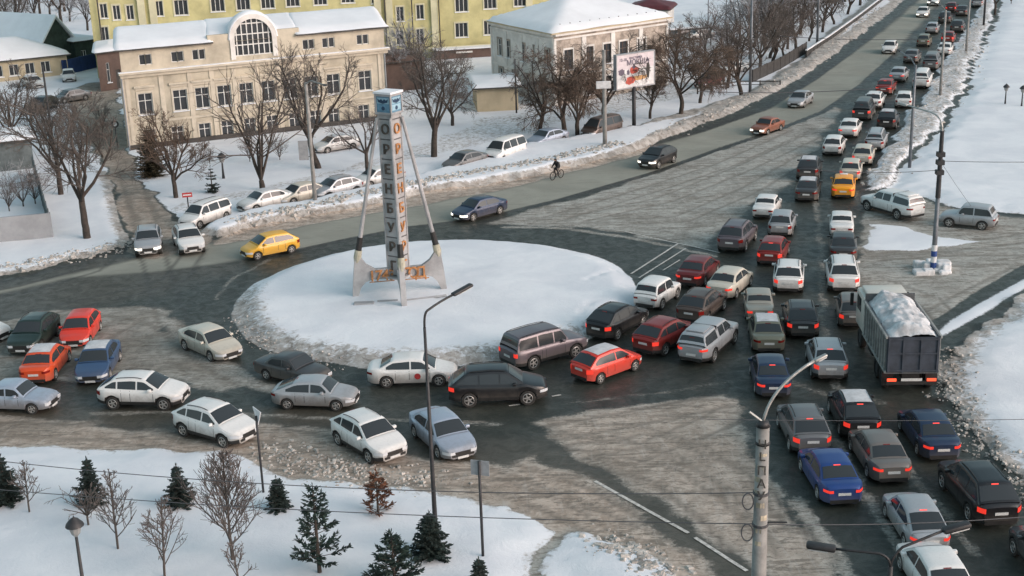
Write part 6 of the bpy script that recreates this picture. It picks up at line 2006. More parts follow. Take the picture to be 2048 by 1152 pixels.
# billboard
b = at(1268, 256, .3); r = empty('billboard', (b.x, b.y, .2)); tag(r, 'large white billboard on one post with red and orange artwork and a black figure', 'billboard')
F = Facade(at(1232, 262, 0), at(1318, 246, 0))
D0 = Vector((b.x, b.y, 0))
F.A = D0 - F.u * 3; F.B = D0 + F.u * 3
ulo, zlo = F.uz(1234, 181); uhi, zhi = F.uz(1308, 105); zlo2 = F.uz(1308, 164)[1]
zlo = (zlo + zlo2) / 2 ; zhi = (zhi + F.uz(1229, 118)[1]) / 2
class LF(Facade):
    def __init__(s, F, r): s.__dict__.update(F.__dict__); s.o = Vector((r.location.x, r.location.y, 0))
    def w(s, u, n, z): return tuple(Vector(Facade.w(s, u, n, z)) - s.o)
Fb = LF(F, r)
m_ = MB(); m_.tube([(0, 0, -.2), (0, 0, zlo - .2)], [.2, .18], 10); m_.build('post', M['pole_dark'], r, True)
m_ = MB(); Fb.box(m_, ulo, uhi, zlo - .2, zhi, -.35, 0); m_.build('panel', M['sign_white'], r)
fr = MB(); 
for a, bb, c, d in ((ulo - .1, uhi + .1, zlo - .32, zlo - .2), (ulo - .1, uhi + .1, zhi, zhi + .1), (ulo - .1, ulo, zlo - .2, zhi), (uhi, uhi + .1, zlo - .2, zhi)): Fb.box(fr, a, bb, c, d, -.38, .05)
fr.build('frame', M['sign_back'], r)
M['ad_pinkwhite'] = mottled('ad_pink_white', (.60, .54, .56), .1, 2, .6)
M['ad_red'] = mottled('ad_red', (.55, .10, .07), .3, 2, .6); M['ad_orange'] = mottled('ad_orange', (.60, .34, .14), .25, 2, .6); M['ad_purple'] = mottled('ad_purple_grey', (.13, .11, .15), .2, 2, .6)
W_ = uhi - ulo; Hh = zhi - zlo
def ad(u0, u1, v0, v1, mat, n=.012, name='artwork'):
    m_ = MB(); Fb.box(m_, ulo + W_ * u0, ulo + W_ * u1, zlo + Hh * v0, zlo + Hh * v1, .002, n); return m_.build(name, M[mat], r)
ad(.02, .98, .52, .99, 'ad_pinkwhite', .006)
def blob(uc, vc, ru, rv, mat, n, k=14, seed=1, name='artwork'):
    rg = random.Random(seed); m_ = MB()
    vs = []
    for i in range(k):
        a = 6.283 * i / k; q = rg.uniform(.75, 1.1)
        vs.append(Fb.w(ulo + W_ * (uc + ru * q * math.cos(a)), n, zlo + Hh * (vc + rv * q * math.sin(a))))
    m_.add(vs, [tuple(range(k))]); m_.build(name, M[mat], r)
blob(.46, .47, .13, .13, 'ad_red', .016, seed=2); blob(.45, .58, .05, .07, 'ad_purple', .02, seed=3)
blob(.60, .20, .30, .09, 'ad_orange', .014, seed=4); blob(.36, .14, .14, .13, 'ad_red', .018, seed=5)
blob(.83, .42, .05, .30, 'black', .02, seed=6); blob(.83, .74, .035, .05, 'ad_purple', .022, seed=7); blob(.12, .45, .09, .12, 'ad_purple', .016, seed=8); blob(.30, .42, .04, .10, 'ad_purple', .017, seed=9)
def btext(s, size, u, v, mat, rot=0):
    me = text_mesh(s, size, .005); me.materials.append(M[mat]); o = link_mesh('lettering', me, r)
    Mx = Matrix(((F.u.x, 0, F.n.x, 0), (F.u.y, 0, F.n.y, 0), (0, 1, 0, 0), (0, 0, 0, 1)))
    o.matrix_local = Matrix.Translation(Vector(Fb.w(ulo + W_ * u, .03, zlo + Hh * v))) @ Mx
btext("МОКША", .72, .56, .72, 'ad_purple'); btext("выставка", .36, .50, .88, 'ad_purple'); btext("12-18", .40, .16, .84, 'ad_purple')

# overhead wires
def wire(p0, p1, sag, rad=.02, label='thin overhead wire', name='overhead_wire', n=24):
    m_ = MB(); pts = []
    for i in range(n + 1):
        t = i / n; p = p0 * (1 - t) + p1 * t; pts.append(p - Vector((0, 0, sag * 4 * t * (1 - t))))
    m_.tube(pts, rad, 4); o = m_.build(name, M['wire']); tag(o, label, 'wire', 'overhead wires')
    return o
zA = zat(1512, 985); zB = zat(1512, 1048)
C2 = Vector((B2.x, B2.y, 0))
wire(at(-260, 888, 9.0), C2 + Vector((0, 0, zA)), .55, .013, 'overhead wire running from the paper-covered pole along the edge of the park, upper one')
wire(at(-260, 955, 8.0), C2 + Vector((0, 0, zB)), .30, .013, 'overhead wire across the park snow, lower one ending at the paper-covered pole')
mb_ = at(1866, 538, 0); 
zq = height_at((mb_.x, mb_.y), 322)
wire(Vector((mb_.x, mb_.y, zq)), at(2300, 316, zq), .15, .018, 'wire from the striped mast to the right edge over the snowfield')
wire(Vector((mb_.x, mb_.y, height_at((mb_.x, mb_.y), 340))), at(1640, 341, 6.5), .15, .018, 'wire from the striped mast leftwards over the queue')
wire(Vector((mb_.x, mb_.y, zq)), at(1942, 412, 1.6), .05, .014, 'slanting wire from the striped mast down towards the small silver off-roader')
wire(at(1400, 183, 7.0), at(1790, 174, 7.0), .25, .03, 'wire crossing the upper road above the silver oncoming car')
wire(at(1560, 72, 7.0), at(1850, 78, 7.0), .2, .03, 'farthest wire across the upper road near the top')
wire(C2 + Vector((0, 0, zB)), at(2300, 1008, zB), .2, .013, 'wire from the paper-covered pole to the right over the dark SUV')
wire(at(1400, 838, 9.0), at(2300, 832, 9.0), .1, .010, 'faint wire over the dump truck and the right snowfield')
# ------------------------------------------------------------------ vehicles: kind, colour, box in the photo, heading on the ground, lights, label
J = 'cars in the traffic jam'
CARS = [
 ('cross', 'green', (14, 623, 121, 706), (-27, 25), '', 'dark green crossover facing the viewer, leftmost of the four on the slushy triangle'),
 ('hatch', 'red', (118, 613, 204, 697), (-23, 33), '', 'bright coral red hatchback facing the viewer beside the dark green crossover'),
 ('sedan', 'orange', (42, 689, 138, 764), (30, -38), '', 'orange red sedan seen from behind next to the steel blue sedan'),
 ('sedan', 'steelblue', (149, 678, 243, 766), (-22, 38), '', 'steel blue sedan with snowy roof facing the viewer on the slushy triangle'),
 ('sedan', 'white', (-118, 622, 10, 690), (60, 8), '', 'nose of a white car cut by the left edge of the photo'),
 ('old', 'bluesilver', (-62, 757, 120, 828), (60, 2), '', 'pale blue silver old sedan cut by the left edge, heading right'),
 ('cross', 'white', (203, 738, 371, 824), (100, 2), '', 'clean white crossover in profile behind the two white parked-looking ones'),
 ('cross', 'white', (347, 796, 512, 895), (77, 22), '', 'white crossover angled to the lower right beside the triangular sign post'),
 ('sedan', 'cream', (357, 644, 483, 724), (48, 21), '', 'pale beige sedan rounding the left rim of the island'),
 ('old', 'graphite', (507, 704, 664, 772), (60, 14), '', 'dark grey old sedan half hidden behind the silver liftback'),
 ('lift', 'silver', (545, 747, 717, 824), (100, 3), '', 'silver old liftback in profile heading right'),
 ('sedan', 'white', (741, 702, 909, 777), (100, -3), '', 'white sedan with a faint emblem on its door behind the curved lamp'),
 ('suv', 'black', (904, 731, 1088, 810), (100, -4), 'b', 'glossy black large estate-like SUV heading right in the inner lane'),
 ('cross', 'white', (662, 815, 811, 928), (57, 33), '', 'white crossover with big dark grille facing the lower right on the brown slush'),
 ('sedan', 'bluesilver', (817, 813, 954, 918), (43, 38), '', 'silver blue sedan facing the lower right directly behind the black lamp pole'),
 ('boxsuv', 'purple', (1012, 650, 1161, 734), (79, -22), 'b', 'tall boxy grey brown off-roader with roof rails beside the island'),
 ('hatch', 'red', (1142, 686, 1281, 768), (76, -28), 'b', 'bright red hatchback with pale roof seen from behind, heading right'),
 ('cross', 'black', (1169, 601, 1297, 683), (50, -26), 'b', 'black crossover touching the right rim of the snowy island'),
 ('cross', 'darkred', (1271, 633, 1384, 709), (50, -27), 'b', 'dark red crossover between the black crossover and the silver pickup'),
 ('pickup', 'silver', (1355, 632, 1475, 724), (40, -35), 'b', 'silver pickup with hard canopy and rear glass'),
 ('niva', 'white', (1266, 550, 1363, 619), (35, -24), '', 'white small estate off-roader at the upper right rim of the island'),
 ('sedan', 'maroon', (1346, 507, 1446, 574), (32, -30), 'b', 'dark maroon sedan with lit tail lamps beside the painted give-way line'),
 ('sedan', 'cream', (1414, 532, 1506, 596), (30, -26), 'b', 'cream sedan with lit tail lamps behind the maroon sedan'),
 ('cross', 'brown', (1356, 576, 1449, 646), (33, -28), '', 'dark brown crossover below the cream sedan'),
 ('suv', 'purple', (1432, 436, 1517, 504), (25, -28), '', 'purple grey SUV merging from the pale slush triangle'),
 ('hatch', 'silver', (1534, 416, 1594, 474), (13, -36), '', 'silver grey hatchback behind the white sedan merging left'),
 ('old', 'white', (1499, 383, 1569, 440), (20, -30), '', 'white old sedan with dark rear window on the left side of the jam'),
 ('hatch', 'darkred', (1510, 470, 1583, 530), (18, -34), 'bB', 'dark red hatchback with orange reflections in its rear window'),
 ('cross', 'white', (1543, 517, 1611, 584), (3, -40), 'b', 'white crossover with roof rails in the middle lane below the dark red hatchback'),
 ('sedan', 'graphite', (1591, 349, 1641, 405), (12, -40), '', 'dark grey car, lower of the two dark ones in the left lane'),
 ('cross', 'graphite', (1591, 310, 1646, 360), (14, -38), '', 'dark car with pale roof, upper of the two dark ones in the left lane'),
 ('hatch', 'white', (1643, 266, 1693, 313), (17, -30), '', 'white hatchback in the jam directly above the pair of dark cars'),
 ('sedan', 'white', (1672, 233, 1728, 277), (18, -30), 'b', 'white sedan with red lamps just above the white hatchback'),
 ('van', 'graphite', (1703, 194, 1752, 238), (18, -28), 'b', 'dark tall car with huge rear window and lit lamps'),
 ('cross', 'white', (1730, 183, 1768, 217), (18, -26), '', 'white crossover partly behind the dark tall car'),
 ('sedan', 'darkred', (1750, 155, 1794, 190), (20, -24), 'bB', 'dark red sedan with bright lit tail lamps high up in the jam'),
 ('sedan', 'silver', (1780, 131, 1816, 165), (20, -24), 'b', 'silver white sedan just above the red-lamped sedan'),
 ('sedan', 'gray', (1807, 96, 1842, 127), (20, -24), '', 'grey sedan in the left lane above the silver white sedan'),
 ('hatch', 'olive', (1834, 64, 1863, 96), (19, -24), '', 'pale olive hatchback in the left lane of the far jam'),
 ('hatch', 'silver', (1851, 41, 1879, 70), (18, -24), '', 'silver hatchback second from the far end of the left lane'),
 ('cross', 'graphite', (1878, 19, 1903, 49), (16, -24), '', 'dark crossover in the far jam beside the red round car'),
 ('sedan', 'taxi', (1661, 343, 1712, 399), (3, -40), 'b', 'amber orange taxi sedan in the right lane'),
 ('hatch', 'cream', (1678, 316, 1725, 360), (8, -34), 'bB', 'white car with glowing lamps directly in front of the amber taxi'),
 ('hatch', 'cream', (1699, 285, 1754, 332), (13, -34), 'b', 'white taxi with golden lower half in front of the glowing car'),
 ('wagon', 'silver', (1726, 255, 1778, 299), (14, -32), '', 'pale silver estate in the right lane'),
 ('cross', 'black', (1756, 217, 1796, 258), (15, -30), '', 'black high car with a pale roof edge in the right lane'),
 ('hatch', 'white', (1791, 178, 1825, 219), (8, -30), '', 'white small car close to the right kerb below the white van'),
 ('van', 'white', (1824, 135, 1865, 176), (15, -28), '', 'white van with dark rear window in the far right lane'),
 ('van', 'gray', (1845, 103, 1882, 138), (16, -27), '', 'blurred grey van in front of the white van'),
 ('hatch', 'darkred', (1879, 57, 1914, 91), (15, -27), 'b', 'pinkish red and white car in the far jam'),
 ('cross', 'graphite', (1901, 37, 1929, 66), (15, -25), '', 'dark crossover above the pinkish red car'),
 ('hatch', 'maroon', (1889, -2, 1917, 30), (15, -25), 'b', 'round dark red car near the top edge of the jam'),
 ('sedan', 'graphite', (1912, 7, 1937, 34), (15, -25), '', 'dark sedan near the top right end of the jam'),
 ('van', 'silver', (1942, -14, 1970, 16), (15, -25), '', 'pale van at the top edge of the right lane'),
 ('sedan', 'white', (1878, 83, 1902, 112), (14, -27), '', 'white car half hidden by the pole right of the grey van'),
 ('sedan', 'white', (1830, 10, 1862, 37), (-18, 24), 'h', 'white oncoming car highest on the upper road'),
 ('cross', 'white', (1852, -14, 1882, 15), (-17, 24), 'h', 'oncoming car cut by the top edge of the upper road'),
 ('hatch', 'white', (1760, 76, 1799, 111), (-22, 26), '', 'white oncoming hatchback alone on the upper road'),
 ('sedan', 'silver', (1576, 178, 1626, 217), (-34, 20), '', 'silver oncoming sedan on the upper road near the left kerb'),
 ('old', 'rust', (1502, 231, 1568, 272), (-44, 15), 'h', 'rust brown sedan on the upper road behind the black crossover'),
 ('cross', 'black', (1273, 290, 1358, 336), (-38, 15), 'h', 'black crossover heading left alone on the upper road beyond the cyclist'),
 ('sedan', 'navy', (903, 388, 1014, 444), (-57, 15), 'h', 'navy blue sedan heading left on the upper road right of the stele'),
 ('hatch', 'yellow', (486, 460, 593, 520), (-60, 12), '', 'golden yellow hatchback heading left on the upper road left of the stele'),
 ('old', 'white', (1657, 420, 1709, 473), (-1, -40), '', 'small white sedan in the right lane in front of the open-backed dark car'),
 ('sedan', 'graphite', (1657, 462, 1715, 522), (-2, -40), '', 'dark sedan squeezed between two white cars in the right lane'),
 ('suv', 'white', (1648, 508, 1722, 582), (-8, -46), 'b', 'white SUV with lit lamps at the kerb above the dump truck'),
 ('hatch', 'taupe', (1675, 582, 1733, 654), (-9, -50), 'b', 'grey brown car half hidden on the left of the dump truck'),
 ('cross', 'graphite', (1562, 598, 1641, 672), (-9, -45), 'b', 'dark crossover with red lamps left of the dump truck'),
 ('old', 'beige', (1485, 575, 1549, 640), (-6, -40), 'b', 'beige sedan in front of the olive sedan'),
 ('sedan', 'olive', (1497, 623, 1569, 706), (-10, -45), '', 'olive sedan with pale roof close behind the beige sedan'),
 ('sedan', 'navy', (1497, 706, 1585, 793), (-12, -46), 'bB', 'dark navy sedan behind the olive sedan, beside the silver crossover'),
 ('cross', 'silver', (1606, 671, 1702, 760), (-18, -60), 'bB', 'silver crossover with orange red lamps left of the dump truck tail'),
 ('cross', 'gray', (1554, 806, 1662, 906), (-26, -52), 'bB', 'grey crossover with lit lamps at the left side of the near queue'),
 ('cross', 'black', (1661, 786, 1757, 867), (-25, -50), 'bB', 'black crossover with rails behind the dump truck'),
 ('sedan', 'navy', (1797, 818, 1919, 918), (-33, -46), 'bB', 'dark blue sedan with lit lamps below the dump truck'),
 ('sedan', 'taupe', (1699, 862, 1820, 960), (-30, -46), 'b', 'grey brown sedan in the middle of the near queue'),
 ('sedan', 'blue', (1597, 898, 1724, 1006), (-31, -50), 'bB', 'bright blue sedan with lit third brake lamp'),
 ('suv', 'black', (1886, 922, 2034, 1048), (-42, -50), 'bB', 'big black SUV with red lamps at the right kerb of the near queue'),
 ('lift', 'silver', (1765, 985, 1902, 1104), (-34, -53), 'bB', 'silver liftback with dark roof panel behind the twin lamp'),
 ('sedan', 'white', (1808, 1096, 1942, 1220), (-36, -54), '', 'white sedan cut by the bottom edge of the photo'),
 ('cross', 'graphite', (2030, 1052, 2190, 1190), (-44, -52), '', 'dark car just entering at the lower right edge'),
 ('pickup', 'white', (1720, 376, 1854, 440), (-65, -19), '', 'white pickup with rounded canopy leaving to the side track on the right'),
 ('niva', 'silver', (1888, 406, 1987, 460), (-60, -6), '', 'silver small three-door off-roader on the side track by the mast'),
 ('cross', 'silver', (266, 446, 328, 514), (-3, 45), 'h', 'silver SUV facing the viewer at the mouth of the left side street'),
 ('cross', 'white', (339, 445, 415, 510), (18, 30), '', 'white crossover facing the viewer beside the silver SUV at the side street'),
 ('wagon', 'white', (361, 398, 459, 452), (-50, 17), '', 'white boxy estate car turning in front of the red sign'),
 ('sedan', 'white', (480, 376, 582, 424), (-60, 13), '', 'white sedan half buried behind the snow bank before the hall'),
 ('cross', 'silver', (634, 351, 712, 400), (-60, 13), '', 'silver crossover behind the snow bank right of the concrete lamp pole'),
 ('sedan', 'cream', (568, 368, 640, 405), (-60, 13), '', 'pale reddish-striped car behind the concrete lamp pole'),
 ('sedan', 'gray', (887, 299, 972, 344), (-60, 16), '', 'grey car behind the snow bank right of the stele'),
 ('van', 'white', (970, 276, 1052, 318), (-50, 17), '', 'white boxy van parked behind the snow bank'),
 ('sedan', 'bluesilver', (1062, 260, 1128, 290), (-55, 14), '', 'snow-dusted pale car parked left of the willows'),
 ('van', 'brown', (1162, 230, 1246, 276), (-60, 16), '', 'dark brown van parked behind the stout concrete pole'),
 ('sedan', 'white', (640, 272, 704, 303), (-60, 10), '', 'snow-covered car parked right at the wall of the cream hall'),
 ('sedan', 'white', (724, 340, 790, 368), (-60, 12), '', 'white car hidden behind the stele shaft'),
 ('sedan', 'white', (34, 142, 96, 186), (50, 18), '', 'snow-covered car at the far left yard below the pavilion'),
 ('sedan', 'gray', (110, 176, 176, 208), (-50, 8), '', 'brownish car parked in the left yard street'),
 ('cross', 'graphite', (60, 188, 108, 228), (-50, 16), '', 'dark car under snow in the left yard'),
 ('hatch', 'white', (124, 138, 152, 164), (4, 20), '', 'small white car in front of the dark blue fence'),
 ('sedan', 'white', (1448, 126, 1482, 146), (-30, 6), '', 'white car parked beyond the dark upright tree'),
 ('sedan', 'graphite', (1345, 58, 1378, 76), (-30, 3), '', 'dark car under the carport, left one'),
 ('sedan', 'white', (1382, 60, 1414, 78), (-30, 3), '', 'white car under the carport, right one'),
 ('cross', 'maroon', (1398, 150, 1440, 172), (-30, 8), '', 'dark red car parked behind the broad reddish tree'),
]
for c in CARS:
    kind, colr, box, dv, lt, lab = c
    grp = J if (box[0] > 1160 and box[1] > -20 and dv[1] < 0 and box[0] < 2060 and kind != 'x' and lab.find('parked') < 0) else None
    o = place_car(kind, colr, box, dv, lt, lab, grp)

# taxi roof light and door emblem
def child_of(label_part):
    for o in col.objects:
        if o.parent is None and label_part in o.get('label', ''): return o
t = child_of('amber orange taxi')
mb = MB().rbox((-.15, -.28, 1.47), (.08, .28, 1.58), .03); mb.build('roof_sign', M['sign_white'], t, True, 40)
t = child_of('faint emblem')
mb = MB(); mb.lathe([(0, 0), (.16, 0), (.16, -.01)], (.30, -.905, .62), 'Y', 14); mb.build('door_emblem', M['sign_red'], t)
# golden lower panels of the white taxi
# ------------------------------------------------------------------ dump truck
M['truck_bed'] = mottled('truck_bed_grey_paint', (.12, .125, .13), .35, 1.2, .7, 0, .3)
M['truck_rib'] = mottled('truck_rib_grey', (.33, .33, .31), .3, 2, .7)
M['truck_cab'] = paint('truck_cab_white', (.60, .58, .52), .4)
M['truck_tail'] = mottled('truck_tail_panel', (.045, .055, .072), .3, 1.5, .7)
M['snow_load'] = mottled('snow_load', (.52, .53, .54), .35, 1.3, .9, 0, .6)
M['reflector'] = emissive('truck_lamp', (1.0, .10, .04), 1.2, (.4, .04, .02))
tp_r = at(1822, 792); tp_f = at(1738, 650)
hd = math.atan2(tp_f.y - tp_r.y, tp_f.x - tp_r.x)
TL = 8.2
du = Vector((math.cos(hd), math.sin(hd), 0))
r = empty('dump_truck', tp_r + du * TL / 2 + Vector((0, 0, 0)), hd); tag(r, 'big dump truck heaped with snow, white cab, ribbed dark grey body, seen from behind', 'truck', J)
hx_ = TL / 2; bw_ = 1.25
m_ = MB()
# chassis
m_.box((-hx_ + .3, -.42, .75), (hx_ - .6, .42, 1.05)); m_.box((-hx_ + .1, -1.2, .55), (-hx_ + .22, 1.2, .72)); m_.box((-.4, -1.15, .65), (.7, -.6, 1.1)); m_.box((-.3, .6, .65), (.8, 1.15, 1.1))
m_.build('chassis', M['black'], r)
# open-top bed with real walls
bl, br_, z0, z1 = -hx_ + .05, hx_ - 2.55, 1.25, 3.05
m_ = MB()
m_.box((bl, -bw_, z0 - .1), (br_, bw_, z0)); m_.box((bl + .081, -bw_, z0 + .001), (br_ - .081, -bw_ + .08, z1)); m_.box((bl + .081, bw_ - .08, z0 + .001), (br_ - .081, bw_, z1)); m_.box((br_ - .08, -bw_, z0 + .002), (br_, bw_, z1 + .35))
m_.build('dump_body', M['truck_bed'], r)
m_ = MB()
for s in (-1, 1):
    for k in range(10):
        x = bl + .3 + (br_ - bl - .6) * k / 9
        m_.box((x - .05, s * bw_ if s > 0 else -bw_ - .075, z0 + .05), (x + .05, s * bw_ + .075 if s > 0 else -bw_, z1 - .12))
    for z in (z1 - .11, z0 - .08): m_.box((bl, bw_ if s > 0 else -bw_ - .085, z), (br_, bw_ + .085 if s > 0 else -bw_, z + .11))
m_.build('side_rib', M['truck_rib'], r)
m_ = MB(); m_.box((bl - .0, -bw_ + .02, z0 - .05), (bl + .08, bw_ - .02, z1 - .05)); tg = m_.build('tailgate', M['truck_tail'], r)
m_ = MB()
for y in (-bw_ + .04, -.42, .42, bw_ - .14): m_.box((bl - .06, y, z0 - .03), (bl - .002, y + .10, z1 - .08))
for z in (z0 + .02, (z0 + z1) / 2, z1 - .18): m_.box((bl - .055, -bw_ + .05, z), (bl - .004, bw_ - .05, z + .08))
m_.build('tailgate_rib', M['truck_tail'], tg)
# snow heap
g = MB(); NX, NY = 80, 36
for i in range(NX + 1):
    for j in range(NY + 1):
        x = bl + .09 + (br_ - bl - .18) * i / NX; y = -bw_ + .09 + (2 * bw_ - .18) * j / NY
        e = min(1, 1.6 * (1 - abs(y) / bw_)) * min(1, (x - bl) / .5 + .25) * min(1, (br_ - x) / .5 + .3)
        z = z1 - .22 + .72 * e ** .7 * (.75 + .3 * (i / NX)) + .2 * mnoise.noise(Vector((x * 1.3, y * 1.3, 2))) + .10 * mnoise.noise(Vector((x * 3.5, y * 3.5, 5))) + .035 * mnoise.noise(Vector((x * 8, y * 8, 5)))
        g.v.append((x, y, z))
for i in range(NX):
    for j in range(NY):
        a = i * (NY + 1) + j; g.f.append((a, a + NY + 1, a + NY + 2, a + 1)); g.m.append(0)
o = g.build('snow_load', M['snow_load'], None, True); o.location = r.location; o.rotation_euler = r.rotation_euler
tag(o, 'heap of lumpy grey-white snow filling the dump truck body', 'snow heap')
# cab
m_ = MB(); m_.rbox((hx_ - 2.15, -1.22, 1.0), (hx_ - .1, 1.22, 3.0), .14); cabo = m_.build('cab', M['truck_cab'], r, True, 40)
m_ = MB(); m_.rbox((hx_ - 2.0, -1.05, 3.0), (hx_ - .5, 1.05, 3.22), .09); m_.build('cab_roof', M['truck_cab'], cabo, True, 40)
m_ = MB(); m_.box((hx_ - 2.165, -.8, 2.2), (hx_ - 2.151, .8, 2.75)); m_.build('rear_window', M['glass'], cabo)
m_ = MB(); m_.box((hx_ - .095, -1.0, 2.0), (hx_ - .08, 1.0, 2.8)); m_.build('windshield', M['glass'], cabo)
for s in (-1, 1):
    m_ = MB(); y0 = 1.221 if s > 0 else -1.235; m_.box((hx_ - 1.5, y0, 2.0), (hx_ - .5, y0 + .014, 2.75)); m_.build('side_window', M['glass'], cabo)
    m_ = MB(); m_.rbox((hx_ - .35, s * 1.45 - .06, 2.0), (hx_ - .2, s * 1.45 + .12, 2.7), .04); m_.build('side_mirror', M['black'], cabo)
def tw(x, y, rr=.52, w=.3):
    wm = MB(); wm.lathe([(rr * .55, -w / 2), (rr * .95, -w / 2), (rr, -w / 2 + .06), (rr, w / 2 - .06), (rr * .95, w / 2), (rr * .55, w / 2)], axis='Y', n=22)
    t = wm.build('wheel', M['tyre'], r, True, 40); t.location = (x, y, rr)
    rm = MB(); rm.lathe([(0, -w / 2 + .05), (rr * .56, -w / 2 + .02)], axis='Y', n=16); rm.lathe([(0, w / 2 - .05), (rr * .56, w / 2 - .02)], axis='Y', n=16); rm.build('rim', M['rim_dark'], t)
for x in (hx_ - 1.3, -hx_ + 2.55, -hx_ + 1.25):
    for s in (-1, 1): tw(x, s * 1.05)
for s in (-1, 1):
    m_ = MB(); m_.box((-hx_ + .55, s * 1.05 - .28, .35), (-hx_ + .58, s * 1.05 + .28, 1.1)); m_.build('mudflap', M['black'], r)
    m_ = MB(); m_.box((-hx_ + .06, s * .95 - .22, .74), (-hx_ + .1, s * .95 + .22, .88)); m_.build('taillight', M['reflector'], r)
m_ = MB(); m_.box((-hx_ + .085, -.5, .74), (-hx_ + .099, .5, .88)); m_.build('licence_plate', M['plate'], r)

# ------------------------------------------------------------------ cyclist
M['cloth_dark'] = mottled('dark_clothing', (.018, .018, .020), .3, 5, .85)
M['cloth_trouser'] = mottled('dark_trousers', (.022, .020, .020), .3, 5, .85)
M['skin'] = NT('skin').out((.42, .26, .20), .6)
M['bike_dark'] = mottled('bicycle_paint', (.03, .02, .02), .2, 5, .4)
bp = at(1114, 358); hdg = heading(1114, 358, -40, 12)
bike = empty('bicycle', (bp.x, bp.y, gz(bp.x, bp.y)), hdg); tag(bike, 'dark bicycle ridden along the shoulder of the upper road', 'bicycle')
def bt(pts, r_, name, mat='bike_dark', parent=bike, n=6):
    m_ = MB(); m_.tube([Vector(p) for p in pts], r_, n); return m_.build(name, M[mat], parent, True)
for x in (-.53, .53):
    m_ = MB(); N = 28
    pts = [Vector((x + .33 * math.cos(6.2832 * i / N), 0, .35 + .33 * math.sin(6.2832 * i / N))) for i in range(N + 1)]
    m_.tube(pts, .036, 6, caps=False); w = m_.build('wheel', M['tyre'], bike, True)
    m_ = MB()
    for k in range(10):
        a = math.pi * k / 5; m_.tube([Vector((x, 0, .35)), Vector((x + .32 * math.cos(a), 0, .35 + .32 * math.sin(a)))], .004, 3)
    m_.build('spoke', M['rim'], w)
bt([(-.53, 0, .35), (-.05, 0, .30), (.38, 0, .78), (-.18, 0, .80), (-.05, 0, .30)], .022, 'frame'); bt([(-.18, 0, .80), (-.53, 0, .35)], .016, 'seat_stay')
bt([(.53, 0, .35), (.38, 0, .80), (.35, 0, .98)], .02, 'fork'); bt([(.30, -.28, .98), (.35, -.1, 1.0), (.35, .1, 1.0), (.30, .28, .98)], .016, 'handlebar'); bt([(-.15, 0, .70), (-.21, 0, .94)], .018, 'seat_post')
m_ = MB(); m_.rbox((-.34, -.08, .93), (-.06, .08, .99), .025); m_.build('saddle', M['black'], bike, True)
bt([(-.05, -.12, .15), (-.05, -.12, .30), (-.05, .12, .30), (-.05, .12, .45)], .012, 'crank')
m_ = MB(); m_.box((-.11, -.2, .13), (.01, -.10, .16)); m_.box((-.11, .10, .44), (.01, .20, .47)); m_.build('pedal', M['black'], bike)
person = empty('person', bike.location, hdg); tag(person, 'person in dark jacket, trousers and hood riding the bicycle, leaning forward', 'person')
V = {'pel': (-.18, 0, 1.02), 'sp1': (-.10, 0, 1.20), 'sp2': (.03, 0, 1.38), 'nk': (.10, 0, 1.50), 'hd': (.15, 0, 1.60), 'ht': (.15, 0, 1.70)}
pts = [('pel', .185), ('sp1', .20), ('sp2', .215), ('nk', .09), ('hd', .11), ('ht', .09)]
verts_, rad_, edges_ = [], [], []
def av(p, r_): verts_.append(p); rad_.append(r_); return len(verts_) - 1
prev = None; ids = {}
for nme, r_ in pts:
    i = av(V[nme], r_); ids[nme] = i
    if prev is not None: edges_.append((prev, i))
    prev = i
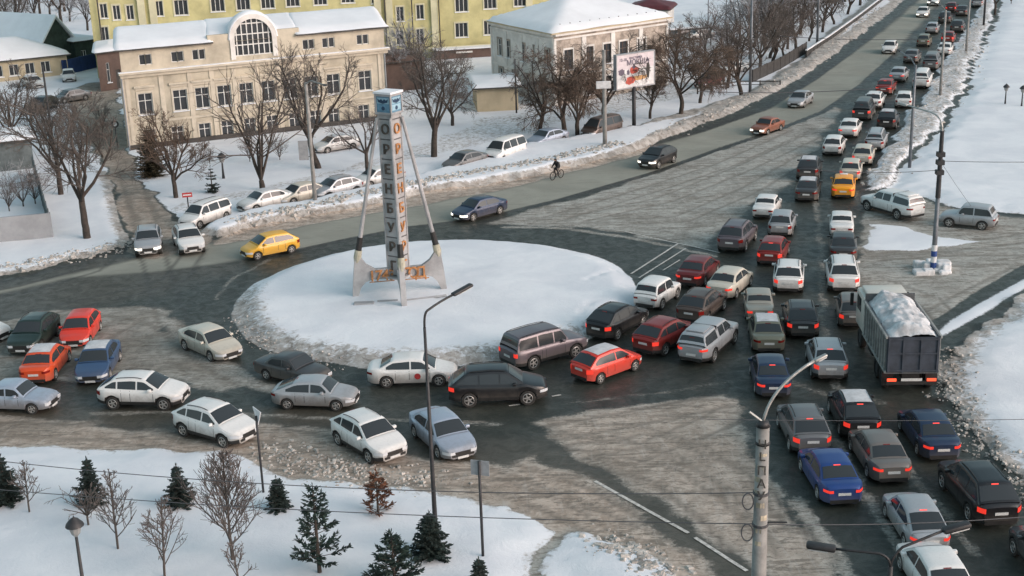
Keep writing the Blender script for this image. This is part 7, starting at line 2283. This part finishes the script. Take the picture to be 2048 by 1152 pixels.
for s, kn, an in ((-1, (.20, -.12, .78), (-.02, -.13, .26)), (1, (.24, .12, .98), (.0, .13, .56))):
    hip = av((-.14, s * .11, .98), .13); edges_.append((ids['pel'], hip))
    k = av(kn, .095); edges_.append((hip, k)); a = av(an, .05); edges_.append((k, a)); t_ = av((an[0] + .17, an[1], an[2] - .07), .04); edges_.append((a, t_))
    sh = av((.03, s * .19, 1.38), .10); edges_.append((ids['sp2'], sh)); el = av((.16, s * .27, 1.15), .072); edges_.append((sh, el)); wr_ = av((.32, s * .25, 1.03), .045); edges_.append((el, wr_))
    pm_ = av((.36, s * .25, 1.01), .036); edges_.append((wr_, pm_))
me = bpy.data.meshes.new('body'); me.from_pydata(verts_, edges_, []); o = link_mesh('body', me, person)
sm = o.modifiers.new('skin', 'SKIN'); su = o.modifiers.new('sub', 'SUBSURF'); su.levels = su.render_levels = 1
for i, v in enumerate(me.skin_vertices[0].data): v.radius = (rad_[i], rad_[i]); v.use_root = (i == 0)
me.materials.append(M['cloth_dark']); sm.use_smooth_shade = True
# fingers curled round the bar
for s in (-1, 1):
    m_ = MB()
    for k in range(4):
        y = s * (.215 + .022 * k)
        m_.tube([Vector((.35, y, 1.03)), Vector((.375, y, 1.005)), Vector((.355, y, .975)), Vector((.33, y, .985))], [.011, .010, .009, .008], 5)
    m_.tube([Vector((.33, s * .205, 1.02)), Vector((.325, s * .19, .99)), Vector((.345, s * .185, .975))], [.012, .011, .009], 5)
    m_.build('glove', M['cloth_dark'], person, True)
m_ = MB(); m_.lathe([(0, -.06), (.05, -.05), (.075, 0), (.05, .05), (0, .06)], (.215, 0, 1.62), 'X', 10); f_ = m_.build('face', M['skin'], person, True)
m_ = MB(); m_.tube([Vector((.26, 0, 1.64)), Vector((.30, 0, 1.605)), Vector((.265, 0, 1.60))], [.012, .016, .012], 5); m_.build('nose', M['skin'], f_)
m_ = MB()
for s in (-1, 1): m_.rbox((.262, s * .03 - .012, 1.64), (.272, s * .03 + .012, 1.652), .003)
m_.rbox((.268, -.022, 1.575), (.276, .022, 1.583), .002); m_.build('eyes_and_mouth', M['black'], f_)
m_ = MB(); m_.lathe([(.0, .13), (.07, .11), (.105, .05), (.112, -.01), (.10, -.05)], (.14, 0, 1.64), 'Z', 12); m_.build('knitted_hat', M['cloth_dark'], person, True)
